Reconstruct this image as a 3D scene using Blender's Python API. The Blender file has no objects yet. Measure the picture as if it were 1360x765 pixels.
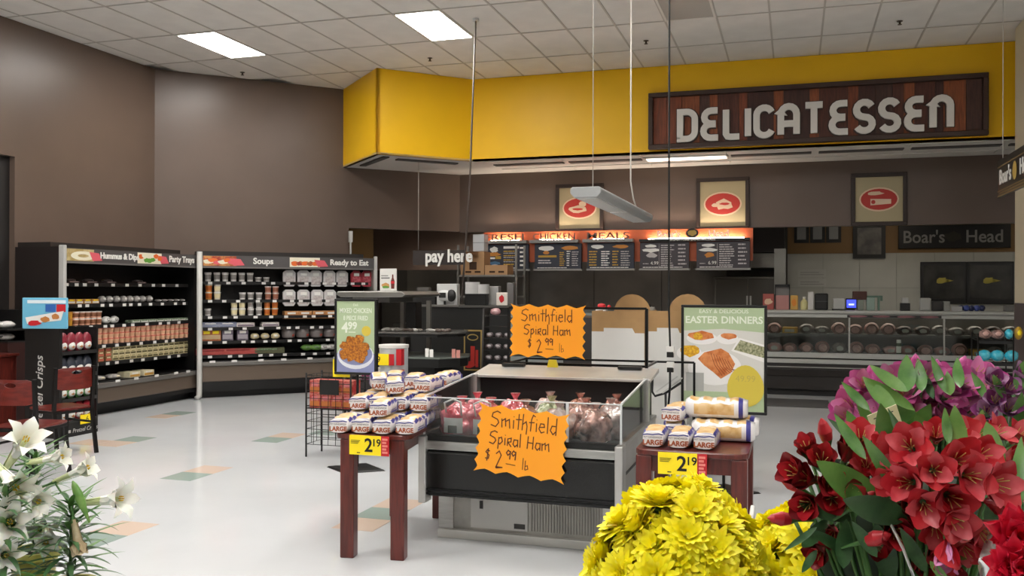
import bpy, math, random
from mathutils import Vector, Matrix, Quaternion
import numpy as np
sc = bpy.context.scene
C = sc.collection
PI = math.pi
# ------------------------------------------------------------------ camera
FPX, PITCH, ROLL, YAW, EYE = 1205.88, .0017, .0024, .3015, 1.6
cd = bpy.data.cameras.new('camera'); cam = bpy.data.objects.new('camera', cd); C.objects.link(cam)
cd.sensor_width = 36; cd.lens = FPX/1360*36; cd.clip_start = .05; cd.clip_end = 100
R0 = Vector((math.cos(YAW), math.sin(YAW), 0)); F0 = Vector((-math.sin(YAW), math.cos(YAW), 0)); U0 = Vector((0, 0, 1))
Fw = F0*math.cos(PITCH)+U0*math.sin(PITCH); Up = U0*math.cos(PITCH)-F0*math.sin(PITCH)
Rr = R0*math.cos(ROLL)+Up*math.sin(ROLL); Uu = Up*math.cos(ROLL)-R0*math.sin(ROLL)
M = Matrix((Rr, Uu, -Fw)).transposed().to_4x4(); M.translation = (0, 0, EYE)
cam.matrix_world = M
sc.camera = cam
# ------------------------------------------------------------------ world, exposure
w = bpy.data.worlds.new('world'); sc.world = w; w.use_nodes = True
w.node_tree.nodes['Background'].inputs[0].default_value = (1, .97, .93, 1)
w.node_tree.nodes['Background'].inputs[1].default_value = .05
sc.view_settings.view_transform = 'Standard'; sc.view_settings.look = 'None'
sc.view_settings.gamma = 1; sc.view_settings.use_curve_mapping = False
sc.view_settings.exposure = 0.5
TROFFER_POWER = 27.0      # radiance of a lit ceiling panel
# ------------------------------------------------------------------ finding real places
def ray(px, py): return Fw + Rr*((px-680)/FPX) + Uu*(-(py-382.5)/FPX)
def onZ(px, py, z=0): v = ray(px, py); t = (z-EYE)/v.z; return Vector((v.x*t, v.y*t, z))
def onY(px, py, y): v = ray(px, py); t = y/v.y; return Vector((v.x*t, y, EYE+v.z*t))
def onX(px, py, x): v = ray(px, py); t = x/v.x; return Vector((x, v.y*t, EYE+v.z*t))
def onC(px, py, c): v = ray(px, py); t = c/(v.y-v.x); return Vector((v.x*t, v.y*t, EYE+v.z*t))
def at(px, py, d): return Vector((0, 0, EYE)) + ray(px, py)*d
def vdir(r, u, t): return (Rr*r + Uu*u - Fw*t).normalized()      # right, up, towards the viewer
# ------------------------------------------------------------------ materials
def lin(h):
    h = h.lstrip('#'); o = []
    for i in (0, 2, 4):
        c = int(h[i:i+2], 16)/255; o.append(c/12.92 if c <= .04045 else ((c+.055)/1.055)**2.4)
    return (*o, 1)
MATS = {}
def mat(name, hexc, rough=.5, metal=0, var=.0, vscale=20, bump=0, bscale=60, coat=0, hex2=None, emit=0, trans=0, spec=.5, stretch=None):
    if name in MATS: return MATS[name]
    m = bpy.data.materials.new(name); m.use_nodes = True; nt = m.node_tree; b = nt.nodes['Principled BSDF']
    b.inputs['Base Color'].default_value = lin(hexc); b.inputs['Roughness'].default_value = rough
    b.inputs['Metallic'].default_value = metal; b.inputs['Coat Weight'].default_value = coat; b.inputs['Coat Roughness'].default_value = .08
    b.inputs['Specular IOR Level'].default_value = spec; b.inputs['Transmission Weight'].default_value = trans
    tc = nt.nodes.new('ShaderNodeTexCoord'); src = tc.outputs['Object']
    if stretch:
        mp = nt.nodes.new('ShaderNodeMapping'); mp.inputs['Scale'].default_value = stretch
        nt.links.new(src, mp.inputs['Vector']); src = mp.outputs['Vector']
    if var or hex2:
        n = nt.nodes.new('ShaderNodeTexNoise'); n.inputs['Scale'].default_value = vscale; n.inputs['Detail'].default_value = 4
        nt.links.new(src, n.inputs['Vector'])
        r = nt.nodes.new('ShaderNodeValToRGB'); c1 = lin(hexc); c2 = lin(hex2) if hex2 else tuple(min(1, x*(1+var)) for x in c1[:3])+(1,)
        c0 = c1 if hex2 else tuple(x*(1-var) for x in c1[:3])+(1,)
        r.color_ramp.elements[0].position = .38; r.color_ramp.elements[1].position = .62
        r.color_ramp.elements[0].color = c0; r.color_ramp.elements[1].color = c2
        nt.links.new(n.outputs['Fac'], r.inputs['Fac']); nt.links.new(r.outputs['Color'], b.inputs['Base Color'])
    if bump:
        n2 = nt.nodes.new('ShaderNodeTexNoise'); n2.inputs['Scale'].default_value = bscale; n2.inputs['Detail'].default_value = 3
        nt.links.new(src, n2.inputs['Vector'])
        bp = nt.nodes.new('ShaderNodeBump'); bp.inputs['Strength'].default_value = bump; bp.inputs['Distance'].default_value = .01
        nt.links.new(n2.outputs['Fac'], bp.inputs['Height']); nt.links.new(bp.outputs['Normal'], b.inputs['Normal'])
    if emit:
        b.inputs['Emission Color'].default_value = lin(hexc); b.inputs['Emission Strength'].default_value = emit
    MATS[name] = m; return m
def glassmat(name, tint='#f4f8f6', refl=.12, alpha=.0):
    if name in MATS: return MATS[name]
    m = bpy.data.materials.new(name); m.use_nodes = True; nt = m.node_tree; nt.nodes.clear()
    o = nt.nodes.new('ShaderNodeOutputMaterial'); t = nt.nodes.new('ShaderNodeBsdfTransparent'); g = nt.nodes.new('ShaderNodeBsdfGlossy')
    t.inputs[0].default_value = lin(tint); g.inputs['Roughness'].default_value = .04
    f = nt.nodes.new('ShaderNodeFresnel'); f.inputs[0].default_value = 1.5
    a = nt.nodes.new('ShaderNodeMath'); a.operation = 'ADD'; a.inputs[1].default_value = refl; nt.links.new(f.outputs[0], a.inputs[0])
    mx = nt.nodes.new('ShaderNodeMixShader'); nt.links.new(a.outputs[0], mx.inputs[0]); nt.links.new(t.outputs[0], mx.inputs[1]); nt.links.new(g.outputs[0], mx.inputs[2])
    last = mx
    if alpha:
        d = nt.nodes.new('ShaderNodeBsdfDiffuse'); d.inputs[0].default_value = (.85, .85, .83, 1)
        m2 = nt.nodes.new('ShaderNodeMixShader'); m2.inputs[0].default_value = alpha
        nt.links.new(last.outputs[0], m2.inputs[1]); nt.links.new(d.outputs[0], m2.inputs[2]); last = m2
    nt.links.new(last.outputs[0], o.inputs[0]); MATS[name] = m; return m
# ------------------------------------------------------------------ mesh builder
_txt = {}
def text_geo(s, size, ext=.001, off=0, align='CENTER', shear=0):
    k = (s, size, ext, off, align, shear)
    if k in _txt: return _txt[k]
    cu = bpy.data.curves.new('t', 'FONT'); cu.body = s; cu.size = size; cu.extrude = ext; cu.offset = off; cu.align_x = align
    cu.resolution_u = 3; cu.shear = shear
    o = bpy.data.objects.new('t', cu); me = bpy.data.meshes.new_from_object(o)
    V = [tuple(v.co) for v in me.vertices]; Fc = [tuple(p.vertices) for p in me.polygons]
    bpy.data.objects.remove(o); bpy.data.curves.remove(cu); bpy.data.meshes.remove(me)
    _txt[k] = (V, Fc); return V, Fc
class MB:
    def __init__(s): s.v = []; s.f = []; s.m = []; s.s = []
    def add(s, vs, fs, m=0, smooth=False, X=None):
        n = len(s.v)
        if X is not None: vs = [X @ Vector(v) for v in vs]
        s.v += [tuple(v) for v in vs]; s.f += [tuple(i+n for i in f) for f in fs]; s.m += [m]*len(fs); s.s += [smooth]*len(fs); return s
    def box(s, x0, y0, z0, x1, y1, z1, m=0, X=None):
        if x0 > x1: x0, x1 = x1, x0
        if y0 > y1: y0, y1 = y1, y0
        if z0 > z1: z0, z1 = z1, z0
        return s.add([(x0,y0,z0),(x1,y0,z0),(x1,y1,z0),(x0,y1,z0),(x0,y0,z1),(x1,y0,z1),(x1,y1,z1),(x0,y1,z1)],
            [(0,3,2,1),(4,5,6,7),(0,1,5,4),(1,2,6,5),(2,3,7,6),(3,0,4,7)], m, False, X)
    def cyl(s, x, y, z0, z1, r0, r1=None, n=16, m=0, smooth=True, X=None, cap=True):
        r1 = r0 if r1 is None else r1
        v = [(x+r0*math.cos(2*PI*i/n), y+r0*math.sin(2*PI*i/n), z0) for i in range(n)]+[(x+r1*math.cos(2*PI*i/n), y+r1*math.sin(2*PI*i/n), z1) for i in range(n)]
        s.add(v, [(i, (i+1) % n, n+(i+1) % n, n+i) for i in range(n)], m, smooth, X)
        if cap: s.add(v, [tuple(range(n-1, -1, -1)), tuple(range(n, 2*n))], m, False, X)
        return s
    def lathe(s, prof, n=16, m=0, X=None, ms=None):
        v = []
        for r, z in prof: v += [(r*math.cos(2*PI*i/n), r*math.sin(2*PI*i/n), z) for i in range(n)]
        for k in range(len(prof)-1):
            s.add(v[k*n:(k+2)*n], [(i, (i+1) % n, n+(i+1) % n, n+i) for i in range(n)], ms[k] if ms else m, True, X)
        s.add(v[:n], [tuple(range(n-1, -1, -1))], ms[0] if ms else m, False, X); s.add(v[-n:], [tuple(range(n))], ms[-1] if ms else m, False, X)
        return s
    def tube(s, pts, r, n=6, m=0, X=None, close=False):
        P = [Vector(p) for p in pts]; v = []; k = len(P)
        ref = None
        for i in range(k):
            if close: d = P[(i+1) % k]-P[i-1]
            else: d = P[min(i+1, k-1)]-P[max(i-1, 0)]
            if d.length < 1e-9: d = Vector((0, 0, 1))
            d.normalize()
            if ref is None: ref = Vector((0, 0, 1)) if abs(d.z) < .9 else Vector((1, 0, 0))
            a = d.cross(ref)
            if a.length < 1e-4: a = d.cross(Vector((0, 1, 0)))
            a.normalize(); b = d.cross(a); ref = a.cross(d)*1.0
            rr = r[i] if isinstance(r, (list, tuple)) else r
            v += [P[i]+a*rr*math.cos(2*PI*j/n)+b*rr*math.sin(2*PI*j/n) for j in range(n)]
        f = []
        for i in range(k if close else k-1):
            a0 = i*n; b0 = ((i+1) % k)*n
            f += [(a0+j, b0+j, b0+(j+1) % n, a0+(j+1) % n) for j in range(n)]
        if not close: f += [tuple(range(n)), tuple(range((k-1)*n+n-1, (k-1)*n-1, -1))]
        return s.add(v, f, m, True, X)
    def bar(s, a, b, t, m=0, X=None):        # square bar from a to b
        a = Vector(a); b = Vector(b); d = (b-a).normalized(); q = d.to_track_quat('Z', 'Y').to_matrix().to_4x4(); q.translation = a
        L = (b-a).length; tx, ty = (t if isinstance(t, tuple) else (t, t)); Y = q if X is None else X @ q
        return s.box(-tx/2, -ty/2, 0, tx/2, ty/2, L, m, Y)
    def poly(s, pts, y0, y1, m=0, X=None):   # polygon in the x-z plane, from y0 (front) to y1
        n = len(pts); v = [(x, y0, z) for x, z in pts]+[(x, y1, z) for x, z in pts]
        ar = sum(pts[i][0]*pts[(i+1) % n][1]-pts[(i+1) % n][0]*pts[i][1] for i in range(n))
        f = [tuple(range(n)), tuple(range(2*n-1, n-1, -1))]+[(i, i+n, (i+1) % n+n, (i+1) % n) for i in range(n)]
        if ar < 0: f = [t[::-1] for t in f]
        return s.add(v, f, m, False, X)
    def ell(s, cx, cy, cz, rx, ry, rz, n=14, k=8, m=0, X=None, lump=0, seed=0):
        rd = random.Random(seed); v = []; ph = [rd.uniform(0, 6.28) for _ in range(6)]
        for i in range(k+1):
            t = PI*i/k
            for j in range(n):
                a = 2*PI*j/n
                q = 1+lump*(math.sin(3*a+ph[0]+2*t)+math.sin(5*t+ph[1]+a)+.7*math.sin(7*a+ph[2]-3*t)+.7*math.sin(9*t+4*a+ph[3]))*math.sin(t)
                v.append((cx+rx*q*math.sin(t)*math.cos(a), cy+ry*q*math.sin(t)*math.sin(a), cz+rz*q*math.cos(t)))
        f = [(i*n+j, (i+1)*n+j, (i+1)*n+(j+1) % n, i*n+(j+1) % n) for i in range(k) for j in range(n)]
        return s.add(v, f, m, True, X)
    def text(s, t, size, x, z, y=0, m=0, ext=.001, off=0, sx=1, align='CENTER', X=None, shear=0):
        V, Fc = text_geo(t, size, ext, off, align, shear)
        return s.add([(x+a*sx, y-c, z+b) for a, b, c in V], Fc, m, False, X)
    def blob(s, cx, cz, rx, rz, y, m=0, seed=0, n=12, w=.18, th=.0008):
        rd = random.Random(seed)
        return s.poly([(cx+rx*(1+rd.uniform(-w, w))*math.cos(2*PI*i/n), cz+rz*(1+rd.uniform(-w, w))*math.sin(2*PI*i/n)) for i in range(n)], y, y+th, m)
    def oval(s, cx, cz, rx, rz, y, m=0, n=24, th=.001, X=None):
        return s.poly([(cx+rx*math.cos(2*PI*i/n), cz+rz*math.sin(2*PI*i/n)) for i in range(n)], y, y+th, m, X)
    def stroke(s, pts, wd, y, th, m=0, X=None):   # flat ribbon of width wd in the x-z plane, mitred
        P = [Vector((p[0], p[1])) for p in pts]; k = len(P); L = []; Rt = []; s.q = getattr(s, 'q', 0)+1; y = y-(s.q % 5)*.0004
        for i in range(k):
            d0 = (P[i]-P[i-1]).normalized() if i else None; d1 = (P[i+1]-P[i]).normalized() if i < k-1 else None
            if d0 is None: d0 = d1
            if d1 is None: d1 = d0
            t = d0+d1
            if t.length < 1e-6: t = d0
            t.normalize(); nn = Vector((-t.y, t.x)); c = max(.5, nn.dot(Vector((-d0.y, d0.x))))
            L.append(P[i]+nn*wd/2/c); Rt.append(P[i]-nn*wd/2/c)
        for i in range(k-1):
            q = [Rt[i], Rt[i+1], L[i+1], L[i]]
            s.poly([(a.x, a.y) for a in q], y-(i % 2)*.0001, y+th, m, X)
        return s
    def mesh(s, name, mats, bev=0):
        me = bpy.data.meshes.new(name); me.from_pydata(s.v, [], s.f)
        for q in (mats if isinstance(mats, (list, tuple)) else [mats]): me.materials.append(q)
        me.polygons.foreach_set('material_index', s.m); me.polygons.foreach_set('use_smooth', s.s); me.update(); return me
    def build(s, name, mats, parent=None, world=False, bev=0, kind=None, label=None, loc=None):
        if world and parent is not None:
            L = parent.location; s.v = [(a-L.x, b-L.y, c-L.z) for a, b, c in s.v]
        if loc is not None: s.v = [(a-loc[0], b-loc[1], c-loc[2]) for a, b, c in s.v]
        o = bpy.data.objects.new(name, s.mesh(name, mats)); C.objects.link(o)
        if parent is not None: o.parent = parent
        if loc is not None: o.location = loc
        if bev:
            bm = o.modifiers.new('bevel', 'BEVEL'); bm.width = bev; bm.segments = 2; bm.limit_method = 'ANGLE'
        if kind: o['kind'] = kind
        if label: o['label'] = label
        return o
def thing(name, label, cat, loc=(0, 0, 0), rz=0, group=None):
    o = bpy.data.objects.new(name, None); C.objects.link(o); o.location = loc; o.rotation_euler = (0, 0, rz); o.empty_display_size = .1
    o['label'] = label; o['category'] = cat
    if group: o['group'] = group
    return o
def tag(o, label, cat, group=None):
    o['label'] = label; o['category'] = cat
    if group: o['group'] = group
    return o
def inst(name, me, loc, rz=0, label='', cat='', group=None, scale=None, rot=None, parent=None):
    o = bpy.data.objects.new(name, me); C.objects.link(o); o.location = loc; o.rotation_euler = rot if rot else (0, 0, rz)
    if scale: o.scale = scale
    if parent is not None: o.parent = parent
    if label: o['label'] = label
    if cat: o['category'] = cat
    if group: o['group'] = group
    return o
def copy_tree(o, parent=None):
    c = o.copy(); C.objects.link(c)
    if parent is not None: c.parent = parent
    for ch in list(o.children): copy_tree(ch, c)
    return c
def struct(o): o['kind'] = 'structure'; return o
# common materials
black = mat('black satin', '#121211', .45); blackm = mat('black metal', '#151515', .35, .3)
steel = mat('brushed steel', '#b8b8b4', .28, .9, var=.08, vscale=6, stretch=(1, 1, 12)); white = mat('white plastic', '#e6e5e0', .35)
lgrey = mat('light grey enamel', '#c2c2be', .35); dgrey = mat('dark grey', '#3a3938', .5); wpaper = mat('white paper', '#efeee9', .6)
red = mat('red print', '#c3202a', .45); yellow = mat('yellow card', '#ffe414', .5); ink = mat('black ink', '#14110f', .6)
redw = mat('cherry wood', '#5a211a', .32, var=.25, vscale=5, stretch=(9, 9, 1), coat=.2)
glass = glassmat('clear glass', '#eef4f1', .03)
# ================================================================== THE SETTING
ZC, ZS = 4.85, 3.584
XL = -9.04
wallbrown = mat('brown wall paint', '#63544b', .35, var=.04, vscale=1.5, bump=.03, bscale=90, spec=.4)
floorm = mat('polished white floor tile', '#d3d6d8', .11, var=.025, vscale=1.2, spec=.6, bump=.012, bscale=5)
mb = MB(); mb.box(-10.2, -9, -.05, 13, 19, 0)
floor = struct(mb.build('floor', floorm))
tg = mat('green accent tile', '#9fb0a8', .12); to = mat('peach accent tile', '#dcc6b4', .12)
tb = MB().box(0, 0, 0, .305, .305, .0015)
tgm = tb.mesh('tile', tg); tom = MB().box(0, 0, 0, .305, .305, .0015).mesh('tile', to)
for gx, gy, k in [(-5.1, 6.42, 1), (-4.42, 4.57, 1), (-5.44, 8.29, 1), (-6.84, 7.88, -1), (-7.7, 9.72, -1), (-2.96, 5.76, 1), (.1, 9.38, -1), (-4.75, 9.3, 1), (-3.0, 3.4, 1)]:
    inst('tile', tgm, (gx, gy, 0), parent=floor)
    inst('tile', tom, (gx+(0 if k > 0 else -.0), gy+.306*k, 0), parent=floor)
inst('tile', tom, (-2.96, 5.45, 0), parent=floor); inst('tile', tom, (-7.15, 7.57, 0), parent=floor); inst('tile', tgm, (-5.13, 8.9, 0), parent=floor)
# walls
mb = MB(); mb.box(XL-.15, -9, 0, XL, 8.0, ZC).box(XL-.15, 8.0, 3.2, XL, 8.73, ZC).box(XL-.15, 8.73, 0, XL, 11.31, ZC)
struct(mb.build('wall_left', wallbrown))
doorm = mat('dark doorway', '#191412', .7)
struct(MB().box(XL-.14, 8.0, 0, XL-.08, 8.73, 3.2).build('door_1', doorm))
def slab(p, q, z0, z1, t, name, m):       # wall from p to q (plan), thickness t to the left of p->q
    p = Vector(p); q = Vector(q); d = (q-p).normalized(); n = Vector((-d.y, d.x))*t
    b = MB(); v = [(p.x, p.y), (q.x, q.y), (q.x+n.x, q.y+n.y), (p.x+n.x, p.y+n.y)]
    b.add([(x, y, z0) for x, y in v]+[(x, y, z1) for x, y in v], [(0,3,2,1),(4,5,6,7),(0,1,5,4),(1,2,6,5),(2,3,7,6),(3,0,4,7)])
    return struct(b.build(name, m))
slab((XL, 11.25), (-6.94, 13.35), 0, ZC, .15, 'wall_corner', wallbrown)
slab((-6.94, 13.35), (-5.54, 14.75), 2.6, ZS, .15, 'trim_1', wallbrown)
slab((-5.54, 14.75), (7, 14.75), 2.585, ZS, .15, 'trim_2', wallbrown)
yel = mat('yellow wall paint', '#f2be16', .42, var=.02, vscale=2, spec=.35)
A = (-7.01, 13.28); B = (-5.86, 12.13); Cc = (-4.76, 13.23)
slab(A, B, ZS, ZC, .06, 'wall_fascia_left', yel); slab(B, Cc, ZS, ZC, .06, 'wall_fascia_corner', yel); slab(Cc, (7, 13.23), ZS, ZC, .06, 'wall_fascia_front', yel)
# soffit under the yellow fascia
sof = mat('soffit white', '#cfccc6', .5)
b = MB(); pl = [A, B, Cc, (7, 13.23), (7, 14.75), (-5.54, 14.75)]
b.add([(x, y, ZS) for x, y in pl]+[(x, y, ZS+.03) for x, y in pl], [(5,4,3,2,1,0),(6,7,8,9,10,11)]+[(i, (i+1) % 6, (i+1) % 6+6, i+6) for i in range(6)])
soff = struct(b.build('trim_3', sof))
# tiles and slot vents of the soffit
st = MB().box(.006, .006, -.012, 1.21, .3, 0).mesh('panel', sof)
slot = mat('vent slot', '#4b4845', .6)
for i in range(10):
    x = -4.6+i*1.22
    inst('panel', st, (x, 13.27, ZS), parent=soff); inst('panel', st, (x, 14.2, ZS), parent=soff)
    if i not in (2,): MB().box(x+.05, 13.62, ZS-.02, x+1.17, 13.78, ZS-.002).build('vent', slot, soff)
q = MB(); q.box(-.5, -.06, -.02, .5, .06, 0); 
o = q.build('vent', slot, soff); o.location = (-5.42, 13.0, ZS-.002); o.rotation_euler = (0, 0, PI/4)
o = MB().box(-.55, -.05, -.02, .55, .05, 0).build('vent', slot, soff); o.location = (-6.2, 12.75, ZS-.002); o.rotation_euler = (0, 0, -PI/4)
# ceiling: plenum slab, grid and tiles
cm = mat('ceiling tile', '#e4e0da', .8, var=.03, vscale=3, bump=.15, bscale=120); cgm = mat('ceiling grid', '#bdb7ae', .6)
ceil = struct(MB().box(-10.2, -9, ZC+.05, 13, 19, ZC+.1).build('ceiling', cm))
T = .6096; gx0 = -2.7218; rd = random.Random(4)
tile = MB(); tile.box(.012, .012, .0, T-.012, 2*T-.012, .02); tile = tile.mesh('tile', cm)
lit = [(k, j) for k in range(7) for j in range(5)]
def trpos(k, j): return (gx0-8*T+5*T*k, 9.82-3.6576*j)
occ = set()
for k, j in lit:
    x, y = trpos(k, j); occ.add((round((x-gx0)/T), round((y-9.82)/(2*T))))
for i in range(-11, 16):
    for j in range(-5, 3):
        x = gx0+i*T; y = 9.82+j*2*T
        if (i, j) in occ: continue
        if y-x > 20.4 or x+T < XL: continue
        if (i > 10 and j < 0): continue
        inst('tile', tile, (x, y, ZC+.004+rd.uniform(0, .004)), parent=ceil)
g = MB()
for i in range(-11, 17): g.box(gx0+i*T-.011, -4, ZC, gx0+i*T+.011, 13.4 if i > -8 else 12.5, ZC+.012)
for j in range(-11, 4): g.box(XL, 9.82+j*2*T-.009, ZC-.0005, 7.2, 9.82+j*2*T+.009, ZC+.0115)
g.build('ceiling_grid', cgm, ceil)
# rest of the shop behind and beside the camera
far = mat('shop wall cream', '#a8a096', .6)
struct(MB().box(-10.2, -9.1, 0, 13, -9, ZC).build('wall_back', far)); struct(MB().box(13, -9, 0, 13.1, 19, ZC).build('wall_right', far))
# kitchen behind the counter
tilew = mat('grey wall tile', '#b5b5ac', .3, var=.03, vscale=3); tan = mat('tan wall paint', '#8a6a42', .6); darkw = mat('dark kitchen wall', '#4d4a45', .4, var=.1, vscale=1)
YB = 17.2
struct(MB().box(-.12, YB, 2.26, 7, YB+.1, 3.6).build('wall_kitchen_upper', tan))
kw = struct(MB().box(-.12, YB+.012, 0, 7, YB+.1, 2.26).build('wall_kitchen_tiled', mat('tile grout', '#9c9c94', .7)))
pm = MB().box(.004, 0, .004, .606, .012, .606).mesh('panel', tilew)
for i in range(8):
    for j in range(3): inst('panel', pm, (-.12+i*.61, YB, 2.255-.61*(j+1)), parent=kw)
struct(MB().box(-9.2, YB, 0, -.12, YB+.1, 3.6).build('wall_kitchen_dark', darkw))
struct(MB().box(-9.6, YB-.03, 0, -8.32, YB, 3.6).build('trim_4', tan))
struct(MB().box(-8.32, YB-.08, 0, -8.18, YB, 3.6).build('trim_5', mat('door frame brown', '#2a1d16', .5)))
struct(MB().box(-10.2, 14.9, 3.1, 7.2, YB+.1, 3.2).build('ceiling_kitchen', mat('kitchen ceiling', '#6d6a64', .8)))
struct(MB().box(6.0, 14.9, 0, 6.1, YB+.1, 3.6).build('wall_kitchen_side', tilew))
struct(MB().box(-10.3, 10, 0, -10.2, 19, ZC).build('wall_far_left', darkw))
# stainless splash panels on the dark kitchen wall
pnl = mat('dark steel panel', '#75706a', .35, .2, var=.12, vscale=2)
for i, (a, c) in enumerate([(-7.6, -6.3), (-6.28, -5.0), (-4.98, -3.7), (-3.68, -2.4), (-2.38, -1.2)]):
    MB().box(a, YB-.02, 1.0, c, YB-.001, 2.3).build('panel', pnl, kw)
struct(MB().box(-7.4, 15.2, 1.95, -5.25, 15.3, 2.75).build('trim_6', mat('bulkhead brown', '#7a6252', .5)))
# pillar on the right with dark foot
pc = mat('cream pillar paint', '#d9cdb2', .5); pd = mat('dark pillar paint', '#564a48', .5)
x0 = onY(1348, 300, 12.6).x
pil = struct(MB().box(x0, 12, 1.45, x0+.6, 12.6, ZC).build('wall_pillar', pc)); MB().box(x0-.006, 11.994, 0, x0+.606, 12.606, 1.45).build('base', pd, pil)
# ------------------------------------------------------------------ ceiling lights
lens = mat('lit diffuser', '#fffbf6', .5, emit=TROFFER_POWER); off = mat('unlit diffuser', '#a9a8a2', .3); frm = mat('troffer frame', '#dedad2', .4)
LITSET = {(0, 0), (1, 0), (0, 1), (1, 1), (2, 1), (0, 2), (1, 2), (2, 2), (3, 2), (0, 3), (2, 3), (4, 3), (1, 4), (3, 4), (5, 2), (6, 4), (5, 4)}
for k, j in lit:
    x, y = trpos(k, j); on = (k, j) in LITSET
    if k > 3 and not on: continue
    lb = {(0, 0): 'bright rectangular ceiling light nearer the left brown wall', (1, 0): 'bright rectangular ceiling light just in front of the yellow fascia corner', (2, 0): 'unlit grey ceiling light panel above the hanging lamp'}.get((k, j), ('lit' if on else 'dark')+' ceiling panel beyond the frame, row %s from the deli, column %s' % (['one', 'two', 'three', 'four', 'five'][j], ['one', 'two', 'three', 'four', 'five', 'six', 'seven'][k]))
    t = thing('ceiling_light', lb, 'ceiling light', (x, y, ZC), group='ceiling light panels')
    f_ = MB(); f_.box(.004, .004, -.004, T-.004, .03, .045).box(.004, 2*T-.03, -.004, T-.004, 2*T-.004, .045).box(.004, .03, -.004, .03, 2*T-.03, .045).box(T-.03, .03, -.004, T-.004, 2*T-.03, .045)
    f_.build('frame', frm, t); MB().box(.03, .03, 0, T-.03, 2*T-.03, .012).build('diffuser', lens if on else off, t)
for i, x in enumerate((-7.2, -3.6, .9, 3.9)):  # added glowing panels, hidden by the header, to brighten the kitchen
    x = -9.0 if i == 0 else x; t = thing('kitchen_fill_light', 'added unseen fill light above the %s behind the header wall' % ['far left passage', 'middle of the work counter', 'oven side of the tiled wall', 'dark screens'][i], 'ceiling light', (x, 15.6, 3.1), 0, 'added kitchen fill lights'); MB().box(0, 0, -.05, 1.2, .3, 0).build('housing', frm, t); MB().box(.02, .02, -.056, 1.18, .28, -.05).build('diffuser', mat('kitchen fill glow', '#fff1dc', .5, emit=6), t)
# light fixture in the soffit, partly lit
t = thing('soffit_light', 'lit strip light set in the soffit under the wood sign', 'light', (-2.15, 13.5, ZS))
MB().box(0, 0, -.03, 1.22, .34, -.012).build('frame', frm, t); MB().box(.03, .04, -.034, 1.19, .3, -.03).build('diffuser', mat('dim lit strip', '#fff3e2', .5, emit=2.2), t)
# sprinkler heads
spm = mat('sprinkler bronze', '#4a4038', .4, .5)
for px, py, lb in [(322, 96, 'small dark sprinkler head over the corner of the brown walls'), (571, 77, 'small dark sprinkler head in front of the yellow fascia corner'), (858, 54, 'small dark sprinkler head between the hanging cords'), (1195, 28, 'small dark sprinkler head above the right part of the wood sign')]:
    p = onZ(px, py, ZC); t = thing('sprinkler', lb, 'sprinkler', p, group='ceiling sprinklers')
    MB().cyl(0, 0, -.006, 0, .035, n=12).build('cover_plate', spm, t); MB().cyl(0, 0, -.04, -.006, .012, n=8).cyl(0, 0, -.045, -.04, .025, n=10).build('head', spm, t)
# ------------------------------------------------------------------ hanging lamp
lm = mat('lamp housing', '#a3a6a6', .4)
t = thing('pendant_lamp', 'unlit white linear pendant lamp hanging on two thin cords before the menu boards', 'pendant lamp', (-1.405, 6.25, 2.25))
b = MB(); pr = [(-.11, .0), (-.082, -.03), (.082, -.03), (.11, .0), (.11, .032), (.098, .045), (-.098, .045), (-.11, .032)]
b.poly([(x, z+.03) for x, z in pr], 0, 2.45); b.build('housing', lm, t, bev=.006)
for a in (.05, 1.245): MB().box(-.07, a, -.006, .07, a+1.15, .001).build('diffuser', mat('lamp lens', '#f6f6f4', .2), t)
crd = mat('grey cord', '#b9b4ac', .5)
MB().tube([(0, .25, .095), (0, .25, 2.6)], .0035).build('cord', crd, t); MB().tube([(0, 2.2, .095), (-.02, 2.1, .2), (-.04, 2.08, .35), (-.04, 2.08, 2.6)], .0075).build('cord', crd, t)
# ================================================================== SIGNS ON THE WALLS
# big wooden sign
SX0, SX1, SZ0, SZ1 = -2.02, 2.41, 3.63, 4.44
t = thing('wooden_sign', 'long wooden plank sign reading DELICATESSEN on the yellow fascia', 'sign', ((SX0+SX1)/2, 13.21, SZ0))
fb = mat('sign frame brown', '#3a2419', .5); W = SX1-SX0; H = SZ1-SZ0
b = MB(); b.box(-W/2, -.12, 0, W/2, -.0, .065).box(-W/2, -.12, H-.065, W/2, 0, H).box(-W/2, -.12, .065, -W/2+.065, 0, H-.065).box(W/2-.065, -.12, .065, W/2, 0, H-.065); b.build('frame', fb, t, bev=.008)
MB().box(-W/2+.065, -.03, .065, W/2-.065, -.001, H-.065).build('backing', fb, t)
pc_ = [mat('plank %s' % n, h, .55, var=.22, vscale=6, stretch=(7, 7, .8), bump=.2, bscale=30) for n, h in [('auburn', '#7a3c20'), ('chestnut', '#552a1b'), ('walnut', '#43241c'), ('rust', '#8c4a26'), ('umber', '#4b2f26')]]
ws = [(.2,0),(.22,0),(.26,3),(.14,4),(.12,3),(.3,1),(.12,0),(.36,2),(.14,3),(.35,2),(.13,3),(.38,1),(.14,0),(.22,2),(.22,4),(.14,1),(.14,3),(.26,1),(.1,2),(.28,3),(.2,4)]
k = (W-.13)/sum(a for a, _ in ws); x = -W/2+.065; rd = random.Random(2)
for a, c in ws:
    MB().box(x+.003, -.045-rd.uniform(0, .012), .066, x+a*k-.003, -.03, H-.066).build('plank', pc_[c], t); x += a*k
lw = mat('sign letter white', '#dcd8d0', .45)
def arc(cx, cz, r, a0, a1, n=8, rz=None): return [(cx+r*math.cos(math.radians(a0+(a1-a0)*i/n)), cz+(rz or r)*math.sin(math.radians(a0+(a1-a0)*i/n))) for i in range(n+1)]
h = 1.0; wv = .62   # unit letter box wv x 1, stroke centre lines
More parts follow.
